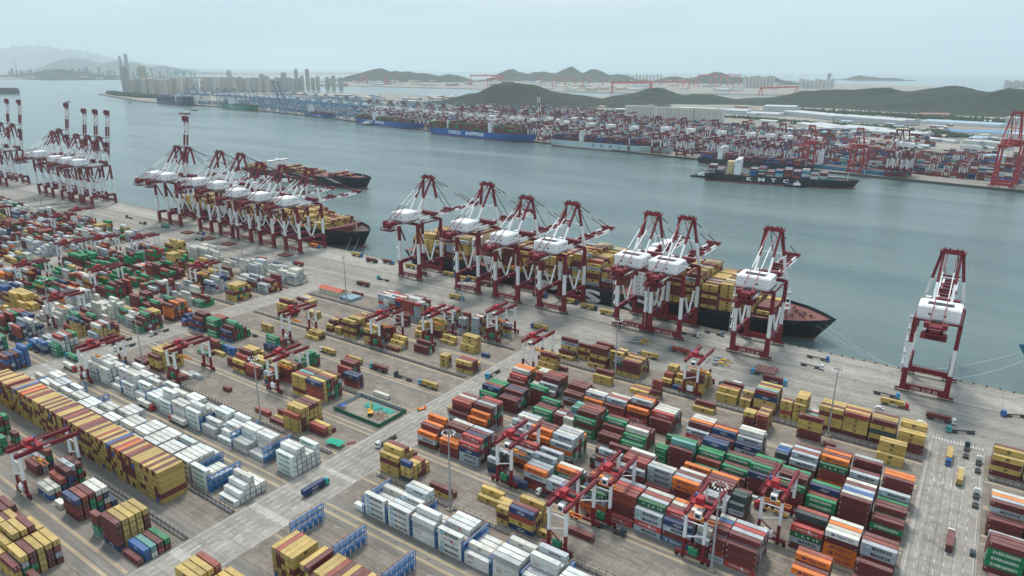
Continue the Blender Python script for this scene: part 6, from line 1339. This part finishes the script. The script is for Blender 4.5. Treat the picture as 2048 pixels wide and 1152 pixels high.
# stacks behind the far quay
rf = random.Random(31); fr_g = []
for u in range(-3450, 330, 27):
    v0, a = far_q(u)
    red = u > -2100; pal = 'mmmmrrnbaacwmnrm' if red else 'bnwaaammacw'
    for row in range(22 if -2100 < u < -1000 else 16 if u < -150 else 9):
        vv = v0 + 74 + row * 52 + rf.uniform(-3, 3)
        if vv > v0 + 420 and rf.random() < (.6 if u > -420 else .22): continue
        if rf.random() < .06: continue
        for lane in range(6):
            for half in (0, 13):
                h_ = rf.choice((1, 2, 3, 3, 4, 4, 5)) if rf.random() < .85 else 0
                ch = rf.choice(pal)
                if h_:
                    if rf.random() < .5: ch2 = rf.choice(pal)
                    else: ch2 = ch
                    ca, sa = math.cos(a), math.sin(a); x = u + half; y = vv + lane * 3.0 + (half) * sa
                    MS.box(x, y, 0, 12.2, 2.5, 2.62 * max(0, h_ - 1), jit(ch, rf), a) if h_ > 1 else None
                    MS.box(x, y, 2.66 * (h_ - 1), 12.2, 2.5, 2.6, jit(ch2, rf), a)
# far yard gantries, too small to show parts
def small_gantry(M1, M2):
    mb = MB()
    for y in (0, 24):
        for x in (-4, 4): mb.use(M1).box(x - .7, x + .7, y - .7, y + .7, 0, 10).use(M2).box(x - .7, x + .7, y - .7, y + .7, 10, 21)
        mb.use(M1).box(-7, 7, y - .6, y + .6, .8, 3)
    mb.use(M1)
    for x in (-4, 4): mb.box(x - .8, x + .8, -2, 26, 21, 23.4)
    mb.box(-3.6, 3.6, 7, 13, 23.4, 26); return mb.build('yard_gantry_crane')
g1 = small_gantry(RED, WHT); g2 = small_gantry(BLU2, BLU2); f1 = f2 = True; cnt = 0
for i in range(168):
    blue = i % 4 == 0; u = rf.uniform(-3400, -2150) if blue else rf.uniform(-2100, 60); v0, a = far_q(u); row = rf.randrange(18 if u < -450 else 7)
    p_ = g2 if blue else g1; o = p_ if (f2 if blue else f1) else clone(p_)
    if blue: f2 = False
    else: f1 = False
    o.location = (u, v0 + 70 + 52 * row, 0); o.rotation_euler.z = a
    tag(o, 'blue gantry crane standing over the far blue-crane container yard' if blue else 'red and white gantry crane standing over the container stacks across the channel', 'gantry crane', 'far gantry cranes, blue' if blue else 'far gantry cranes, red and white')
# buildings
def win_mat(name, wall, glass=(0.05, 0.06, 0.07), w=3.6, h=3.2, frac=.45):
    """plain wall with rows of windows set out in the building's own metres"""
    M = bpy.data.materials.new(name); M.use_nodes = True; n = M.node_tree.nodes; l = M.node_tree.links; b = n['Principled BSDF']; b.inputs['Roughness'].default_value = .75
    tc = n.new('ShaderNodeTexCoord'); sp = n.new('ShaderNodeSeparateXYZ'); l.new(tc.outputs['Object'], sp.inputs[0])
    ad = n.new('ShaderNodeMath'); ad.operation = 'ADD'; l.new(sp.outputs[0], ad.inputs[0]); l.new(sp.outputs[1], ad.inputs[1])
    def cell(src, per, fr):
        d = n.new('ShaderNodeMath'); d.operation = 'DIVIDE'; d.inputs[1].default_value = per; l.new(src, d.inputs[0])
        f = n.new('ShaderNodeMath'); f.operation = 'FRACT'; l.new(d.outputs[0], f.inputs[0]); c = n.new('ShaderNodeMath'); c.operation = 'LESS_THAN'; c.inputs[1].default_value = fr; l.new(f.outputs[0], c.inputs[0]); return c.outputs[0]
    a_, z_ = cell(ad.outputs[0], w, frac), cell(sp.outputs[2], h, .5)
    g = n.new('ShaderNodeNewGeometry'); s2_ = n.new('ShaderNodeSeparateXYZ'); l.new(g.outputs['Normal'], s2_.inputs[0]); ab = n.new('ShaderNodeMath'); ab.operation = 'ABSOLUTE'; l.new(s2_.outputs[2], ab.inputs[0]); lt = n.new('ShaderNodeMath'); lt.operation = 'LESS_THAN'; lt.inputs[1].default_value = .5; l.new(ab.outputs[0], lt.inputs[0])
    m1 = n.new('ShaderNodeMath'); m1.operation = 'MULTIPLY'; l.new(a_, m1.inputs[0]); l.new(z_, m1.inputs[1]); m2 = n.new('ShaderNodeMath'); m2.operation = 'MULTIPLY'; l.new(m1.outputs[0], m2.inputs[0]); l.new(lt.outputs[0], m2.inputs[1])
    x = n.new('ShaderNodeMix'); x.data_type = 'RGBA'; x.inputs[6].default_value = (*wall, 1); x.inputs[7].default_value = (*glass, 1); l.new(m2.outputs[0], x.inputs[0]); l.new(x.outputs[2], b.inputs['Base Color']); MATS[name] = M; return M
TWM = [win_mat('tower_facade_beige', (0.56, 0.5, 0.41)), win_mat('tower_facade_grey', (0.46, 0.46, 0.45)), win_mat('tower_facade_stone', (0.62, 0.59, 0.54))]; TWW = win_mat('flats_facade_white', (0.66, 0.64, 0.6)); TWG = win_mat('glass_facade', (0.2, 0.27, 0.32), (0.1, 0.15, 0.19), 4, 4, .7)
WHW = win_mat('warehouse_facade', (0.55, 0.57, 0.58), (0.16, 0.19, 0.22), 9, 8, .5); OFW = win_mat('office_facade', (0.62, 0.62, 0.58), (0.1, 0.12, 0.13), 3.4, 3.3, .5)
ROOFG = mat('pale_sheet_roof', (0.5, 0.53, 0.54), .6, dirt=.3, scale=.03); ROOFB = mat('blue_sheet_roof', (0.08, 0.27, 0.55), .55, dirt=.2, scale=.03); ROOFLB = mat('light_blue_roof', (0.33, 0.45, 0.55), .6, dirt=.3, scale=.02); WALLW = mat('pale_wall', (0.6, 0.61, 0.6), .8, dirt=.2, scale=.05)
_tp = {}
def tower(x, y, w, d, h, m_, rz, lab, grp, cat='tower block'):
    """slab with recessed bays, plant room and parapet"""
    k = (round(w), round(d), round(h), m_.name)
    if k not in _tp:
        n = max(2, int(w / 11)); mb = MB().use(m_)
        for i in range(n):
            x0 = -w / 2 + i * w / n; mb.box(x0, x0 + w / n * .72, -d / 2, d / 2, 0, h - (2 if i % 2 else 0)); mb.box(x0 + w / n * .72, x0 + w / n, -d / 2 + 2, d / 2 - 2, 0, h - 3)
        _tp[k] = mb.use(WALLW).box(-w * .2, w * .12, -d * .25, d * .25, h - 2, h + 5).build('apartment_tower' if cat == 'tower block' else 'high_rise'); o = _tp[k]
    else: o = _tp[k].copy(); S.collection.objects.link(o)
    o.location = (x, y, -.5); o.rotation_euler.z = rz; tag(o, lab, cat, grp)
ra = random.Random(12)
# the tower-block estate on the point
est = [(255, 190, 132, 24, 2), (290, 186, 134, 26, 2)]
k = 0
def px_tower(px, py, ytop, wpx, m_, lab, grp, cat='tower block', rz=None, dk=.7):
    x, y = gnd(px, py); q = proj(x, y, 0); dist = q[2]; w = wpx * dist / CPX; lo, hi = 0, 900
    for _ in range(40):
        m2 = (lo + hi) / 2
        if proj(x, y, m2)[1] > ytop: lo = m2
        else: hi = m2
    tower(x, y, max(14, round(w / 4) * 4), max(14, round(w * dk / 4) * 4), round(lo / 6) * 6, m_, rz if rz is not None else R_(-34), lab, grp, cat)
px_tower(255, 190, 132, 20, TWM[1], 'tallest grey slab tower at the tip of the estate', 'tower blocks on the point', rz=R_(-25)); px_tower(291, 187, 133, 18, TWM[0], 'tall beige tower rising behind the estate\'s second row', 'tower blocks on the point', rz=R_(-25))
names = ['beige', 'grey', 'stone-coloured']
line = [(268, 192, 158), (280, 193, 158), (292, 194, 157), (305, 194, 158), (318, 193, 160), (330, 192, 158), (340, 191, 158), (350, 190, 155), (360, 190, 156), (372, 188, 157), (383, 188, 156), (394, 187, 158), (413, 186, 155), (424, 186, 155), (436, 186, 154), (448, 185, 154), (458, 185, 156), (462, 183, 141), (470, 185, 154), (482, 184, 154), (498, 184, 156), (509, 184, 155), (520, 184, 156), (526, 183, 149), (536, 184, 152), (547, 183, 158), (556, 183, 155), (570, 183, 145), (580, 183, 155), (586, 183, 156), (595, 182, 138), (606, 183, 152), (617, 181, 138), (627, 181, 156), (637, 181, 152), (656, 181, 154), (668, 182, 151), (683, 182, 155)]
for i, (px, py, yt) in enumerate(line):
    m_ = i % 3 if px < 500 else (1 if i % 2 else 0)
    px_tower(px, py, yt, 14 if px < 590 else 9.5, TWM[m_], f"{names[m_]} apartment tower, {ordn(i + 1)} from left in the front row of the estate", 'tower blocks on the point')
for i in range(26):
    px = 300 + i * 12 + ra.uniform(-3, 3); px_tower(px, 184 - (px - 300) * .012, 158 + ra.uniform(-2, 3), 9, TWM[i % 3], 'apartment tower half hidden in the rear rows of the estate', 'rear tower blocks on the point')
for i, (px, py, yt, w) in enumerate([(1252 + 7 * k, 162, 149 + (k % 3), 4.5) for k in range(11)] + [(1488 + 7 * k, 176, 151 + (k * 7 % 4), 5.5) for k in range(9)] + [(1600 + 8 * k, 177, 158 + (k * 5 % 4), 6) for k in range(9)] + [(2012 + 9 * k, 176, 160 + (k % 2) * 3, 7) for k in range(5)]):
    c_ = ['white flats in the cluster behind the red dockyard gantry', 'white flats in the cluster behind the wooded hills', 'white flats beside the white lookout tower', 'pale flats on the hill crest at the right edge'][0 if px < 1400 else 1 if px < 1590 else 2 if px < 1900 else 3]
    px_tower(px, py, yt, w, TWW, c_, c_)
# hazy city
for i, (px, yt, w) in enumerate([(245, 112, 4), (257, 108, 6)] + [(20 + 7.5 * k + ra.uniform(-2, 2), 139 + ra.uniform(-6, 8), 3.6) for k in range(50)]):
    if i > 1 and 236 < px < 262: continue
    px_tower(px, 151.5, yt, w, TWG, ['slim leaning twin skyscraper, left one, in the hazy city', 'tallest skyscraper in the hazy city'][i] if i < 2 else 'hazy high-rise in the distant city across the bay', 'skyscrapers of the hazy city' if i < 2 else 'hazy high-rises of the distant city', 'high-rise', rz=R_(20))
x, y = gnd(35, 148); r = empty('radio_mast', (x, y, 0), 0, 'thin broadcasting mast on the hazy headland', 'mast'); MB().use(GRY).tube((0, 0, 0), (0, 0, 330), 16, 6, 2).build('shaft', r); MB().use(GRY).tube((0, 0, 150), (0, 0, 175), 26, 8).build('pod', r)
# lookout tower with bulb
r = empty('lookout_tower', (-1415, 7290, 0), 0, 'white lookout tower with flared bulb head above the hills', 'tower'); mb = MB().use(WALLW)
for k in range(8): a = math.pi * k / 4; mb.beam((20 * math.cos(a), 20 * math.sin(a), 0), (9 * math.cos(a), 9 * math.sin(a), 125), 5)
mb.build('shaft', r); MB().use(GRY).tube((0, 0, 112), (0, 0, 128), 10, 14, 26).use(WALLW).tube((0, 0, 128), (0, 0, 136), 26, 14, 24).tube((0, 0, 136), (0, 0, 146), 17, 14, 15).build('gallery', r); MB().use(WHT2).tube((0, 0, 146), (0, 0, 156), 15, 14, 13).tube((0, 0, 156), (0, 0, 168), 13, 14, 5).build('dome', r)
# warehouses, silos, offices
def shed(pa, pb, depth, h, wallm, roofm, lab, name='warehouse', bays=0, ridge=2.5):
    a = Vector((*gnd(*pa), 0)); b_ = Vector((*gnd(*pb), 0)); L = (b_ - a).length; rz = math.atan2(b_.y - a.y, b_.x - a.x)
    r = empty(name, a, rz, lab, 'warehouse' if name == 'warehouse' else 'building'); mb = MB().use(wallm).box(0, L, 0, depth, 0, h)
    if bays:
        for k in range(bays): mb.box(k * L / bays, k * L / bays + L / bays * .82, -1.6, 0, 0, h - 1)
    mb.build('wall', r); q = MB().use(roofm); n = max(1, int(depth / 40))
    for k in range(n): y0, y1 = depth * k / n, depth * (k + 1) / n; q.add([(-1.5, y0 - .5, h), (L + 1.5, y0 - .5, h), (L + 1.5, y1, h), (-1.5, y1, h), (-1.5, (y0 + y1) / 2, h + ridge), (L + 1.5, (y0 + y1) / 2, h + ridge)], [(0, 1, 5, 4), (2, 3, 4, 5), (1, 2, 5), (3, 0, 4)])
    q.build('roof', r); return r
SILO = mat('silo_concrete', (0.6, 0.58, 0.53), .8, dirt=.2, scale=.05)
for pa, pb, n, lab in (((1249, 236), (1311, 238), 12, 'white ribbed grain silos, left group at the foot of the hill'), ((1312, 240), (1384, 243), 14, 'white ribbed grain silos, middle group'), ((1374, 242), (1446, 246), 14, 'white ribbed grain silos, right group')):
    a = Vector((*gnd(*pa), 0)); b_ = Vector((*gnd(*pb), 0)); r = empty('grain_silo', a, math.atan2(b_.y - a.y, b_.x - a.x), lab, 'silo', 'grain silos'); L = (b_ - a).length; R2 = L / n / 2
    for k in range(n):
        MB().use(SILO).tube((R2 + 2 * R2 * k, 0, 0), (R2 + 2 * R2 * k, 0, 44), R2, 10).tube((R2 + 2 * R2 * k, 2 * R2, 0), (R2 + 2 * R2 * k, 2 * R2, 44), R2, 10).build('cylinder', r)
    MB().use(SILO).box(0, L, -R2 * .6, 2.6 * R2, 44, 48).build('roof', r)
shed((1356, 224), (1426, 226), 90, 16, WHW, ROOFG, 'grey-roofed warehouse behind the silos, left half'); shed((1428, 226), (1492, 229), 90, 15, WHW, ROOFG, 'grey-roofed warehouse behind the silos, right half'); shed((1527, 226), (1590, 228), 100, 30, WHW, ROOFG, 'tall grey warehouse under the wooded hill')
shed((1492, 230), (1556, 233), 90, 10, WALLW, ROOFG, 'low flat-roofed warehouse left of the long one'); shed((1566, 230), (1664, 241), 100, 17, WHW, ROOFG, 'long two-storey warehouse, left section'); shed((1668, 241), (1803, 252), 100, 18, WHW, ROOFG, 'long two-storey warehouse, right section')
shed((1592, 250), (1655, 262), 110, 8, WALLW, ROOFG, 'low pale shed in front of the long warehouse, leftmost'); shed((1662, 258), (1742, 266), 110, 10, WALLW, ROOFG, 'low white shed before the long warehouse, middle one'); shed((1735, 268), (1832, 276), 100, 10, WALLW, ROOFG, 'wide white-roofed shed behind the rightmost far cranes')
shed((1840, 247), (1998, 256), 110, 10, WALLW, ROOFLB, 'wide pale blue roofed factory below the right hill'); shed((1903, 271), (2060, 275), 70, 12, WALLW, ROOFB, 'long shed with bright blue roof edge'); shed((1842, 231), (1900, 232), 40, 8, mat('brick_pink', (0.45, 0.25, 0.22), .8), mat('pink_roof', (0.42, 0.24, 0.22), .8), 'pinkish low building at the hill foot'); shed((2008, 248), (2060, 252), 60, 24, OFW, ROOFG, 'pale office slab at the right edge')
shed((1925, 294), (1957, 297), 16, 17, OFW, ROOFG, 'white office block with rows of windows, left wing', 'office_building'); shed((1955, 296), (1997, 300), 16, 17, OFW, ROOFG, 'white office block with rows of windows, right wing', 'office_building'); shed((1848, 279), (1906, 287), 20, 6, WALLW, ROOFG, 'small white buildings among trees left of the office', 'office_building')
shed((1955, 316), (2012, 318), 30, 6, WALLW, ROOFLB, 'low blue and white shed in the far container yard'); shed((1115, 222), (1180, 226), 60, 7, WALLW, mat('tan_roof', (0.5, 0.42, 0.33), .8), 'tan-roofed buildings at the foot of the middle hill')
rb = random.Random(77); BM = [WALLW, ROOFG, mat('town_brick', (0.33, 0.18, 0.14), .9), mat('town_grey', (0.32, 0.33, 0.33), .9), ROOFLB, mat('town_cream', (0.52, 0.46, 0.36), .9)]
def town(n, lim, smin, smax, hmax, lab, grp, test=None):
    protos = []
    for k in range(6):
        w, d, h = rb.uniform(smin, smax), rb.uniform(smin, smax) * .6, rb.uniform(5, hmax); mb = MB().use(rb.choice(BM)).box(-w / 2, w / 2, -d / 2, d / 2, 0, h).use(rb.choice(BM)).add([(-w / 2 - .5, -d / 2 - .5, h), (w / 2 + .5, -d / 2 - .5, h), (w / 2 + .5, d / 2 + .5, h), (-w / 2 - .5, d / 2 + .5, h), (-w / 2, 0, h + 3), (w / 2, 0, h + 3)], [(0, 1, 5, 4), (2, 3, 4, 5), (1, 2, 5), (3, 0, 4)])
        protos.append([mb, None])
    done = 0; tries = 0
    while done < n and tries < n * 12:
        tries += 1; px, py = rb.uniform(lim[0], lim[2]), rb.uniform(lim[1], lim[3])
        if test and not test(px, py): continue
        x, y = gnd(px, py); p_ = rb.choice(protos)
        if p_[1] is None: p_[1] = p_[0].build('far_building'); o = p_[1]
        else: o = p_[1].copy(); S.collection.objects.link(o)
        o.location = (x, y, -.3); o.rotation_euler.z = rb.choice((-.1, -.25, 1.3)) + rb.uniform(-.05, .05); tag(o, lab, 'building', grp); done += 1
town(70, (1560, 240, 2048, 300), 18, 60, 9, 'small industrial building between the far container yard and the hills', 'small industrial buildings, right')
town(60, (730, 205, 1560, 246), 20, 70, 9, 'small building behind the far quay at the hill foot', 'small buildings behind the far quay', lambda x, y: y > 212 and not (1240 < x < 1450 and y > 228))
town(45, (560, 186, 960, 212), 25, 80, 10, 'low building on the flat behind the blue cranes', 'low buildings behind the blue cranes', lambda x, y: y > 187 + (x - 560) * .02)
town(60, (640, 160, 1000, 172), 50, 170, 20, 'shipyard building across the inner basin', 'shipyard buildings across the basin')
town(80, (1000, 163, 1640, 183), 50, 150, 26, 'shipyard building before the distant hills', 'shipyard buildings before the distant hills')
town(50, (0, 150, 380, 158), 60, 200, 30, 'pale waterfront building of the distant city', 'waterfront buildings of the distant city')
# dockyard gantries
RG = mat('dockyard_red', (0.6, 0.075, 0.05), .5)
def goliath(pa, pb, h, lab, th=9):
    a = Vector((*gnd(*pa), 0)); b_ = Vector((*gnd(*pb), 0)); r = empty('dockyard_gantry', a, math.atan2(b_.y - a.y, b_.x - a.x), lab, 'gantry crane', 'red dockyard gantries'); L = (b_ - a).length
    MB().use(RG).box(-th, L + th, -th * .8, th * .8, h - th * 1.5, h).build('girder', r)
    for x in (0, L):
        MB().use(RG).beam((x, -16, 0), (x, -4, h - th * 1.5), th * .6).build('leg', r); MB().use(RG).beam((x, 16, 0), (x, 4, h - th * 1.5), th * .6).build('leg', r)
    MB().use(WALLW).box(L * .45, L * .45 + 20, -6, 6, h, h + 9).build('trolley', r)
goliath((1224, 186), (1300, 185), 84, 'largest red dockyard gantry spanning above the middle hills', 10); goliath((1302, 180), (1378, 178), 70, 'red dockyard gantry right of the largest, half hidden by hill', 8); goliath((942, 170), (1004, 170), 104, 'red dockyard gantry at the left end of the yard', 9); goliath((975, 173), (1006, 173), 80, 'small red gantry in front of the left dockyard gantry', 7)
goliath((1521, 192), (1592, 188), 60, 'red dockyard gantry behind the saddle of the hills', 8); goliath((1396, 174), (1430, 174), 120, 'red gantry beyond the dockyard, left of two', 7); goliath((1440, 172), (1478, 172), 118, 'red gantry beyond the dockyard, right of two', 7)
def jib(px, py, h, lab):
    x, y = gnd(px, py); r = empty('dockyard_crane', (x, y, 0), rb.uniform(0, 6), lab, 'jib crane', 'red dockyard jib cranes'); MB().use(RG).beam((0, 0, 0), (0, 0, h * .6), 11, 11, 8, 8).build('tower', r); MB().use(RG).beam((-h * .2, 0, h * .6), (h * .75, 0, h * 1.05), 6, 6, 3, 3).build('jib', r)
for px in (725, 735, 770, 775, 790, 1082, 1105, 1112, 1130, 1150, 1165, 1178, 1205, 1356, 1366, 1388, 1420, 1455, 1465): jib(px, 167 + (px > 1000) * 4 + rb.uniform(-1, 2), 120 if px < 1000 else 95, 'red jib crane in the dockyard across the inner basin')
# woodland belts
LF = mat('tree_foliage_dark', (0.035, 0.07, 0.035), .9, dirt=.6, scale=.08, dirtcol=(0.015, 0.03, 0.02))
def wood(name, lab, pts, n, wid, r0, r1, seed):
    rr = random.Random(seed); mb = MB().use(LF)
    ico = [(0, 0, 1), (.89, 0, .3), (.28, .85, .3), (-.72, .53, .3), (-.72, -.53, .3), (.28, -.85, .3), (.6, .4, -.4), (-.3, .7, -.4), (-.7, 0, -.4), (-.2, -.7, -.4), (.6, -.4, -.4)]
    fc = [(0, 1, 2), (0, 2, 3), (0, 3, 4), (0, 4, 5), (0, 5, 1), (1, 6, 2), (2, 7, 3), (3, 8, 4), (4, 9, 5), (5, 10, 1), (2, 6, 7), (3, 7, 8), (4, 8, 9), (5, 9, 10), (1, 10, 6)]
    for k in range(n):
        i = rr.randrange(len(pts) - 1); t = rr.random(); (xa, ya), (xb, yb) = pts[i], pts[i + 1]; x = xa + (xb - xa) * t + rr.gauss(0, wid); y = ya + (yb - ya) * t + rr.gauss(0, wid); q = rr.uniform(r0, r1)
        mb.add([(x + a * q * rr.uniform(.7, 1.2), y + b_ * q * rr.uniform(.7, 1.2), q * .8 + c * q * rr.uniform(.8, 1.4)) for a, b_, c in ico], fc)
    tag(mb.build(name), lab, 'trees', kind='stuff')
P_ = lambda l_: [gnd(*q) for q in l_]
wood('woodland', 'dark tree belt between the far port and the hills', P_([(1270, 234), (1480, 236), (1560, 243), (1700, 252), (1840, 262), (1900, 268)]), 900, 12, 3, 6, 1)
wood('woodland', 'trees round the white office block across the channel', P_([(1830, 272), (1880, 268), (1920, 275)]), 420, 22, 3, 6, 2); wood('woodland', 'trees right of the white office block', P_([(2000, 290), (2048, 285)]), 160, 18, 3, 6, 3)
wood('woodland', 'dark trees along the tip of the estate spit', P_([(222, 188), (262, 193), (330, 197)]), 420, 22, 6, 13, 4); wood('woodland', 'tree belt along the long warehouse', P_([(1560, 246), (1650, 253), (1740, 262)]), 300, 8, 3, 5, 5)
wood('woodland', 'tree belt at the foot of the middle hill', P_([(800, 208), (900, 212), (1000, 219), (1120, 224), (1240, 226)]), 600, 20, 4, 8, 6)
wood('woodland', 'tree belt at the foot of the long right-hand hill', P_([(1600, 222), (1800, 233), (1900, 240), (2048, 248)]), 900, 40, 4, 8, 7)
# breakwater and boat pens by the estate
for i in range(9):
    x, y = gnd(305 + i * 5.5, 201 + i * .6, WZ); o = boat(x, y, R_(-20), 30, 'white boat moored in the row below the estate', WALLW, 'boat')
finish_mass()
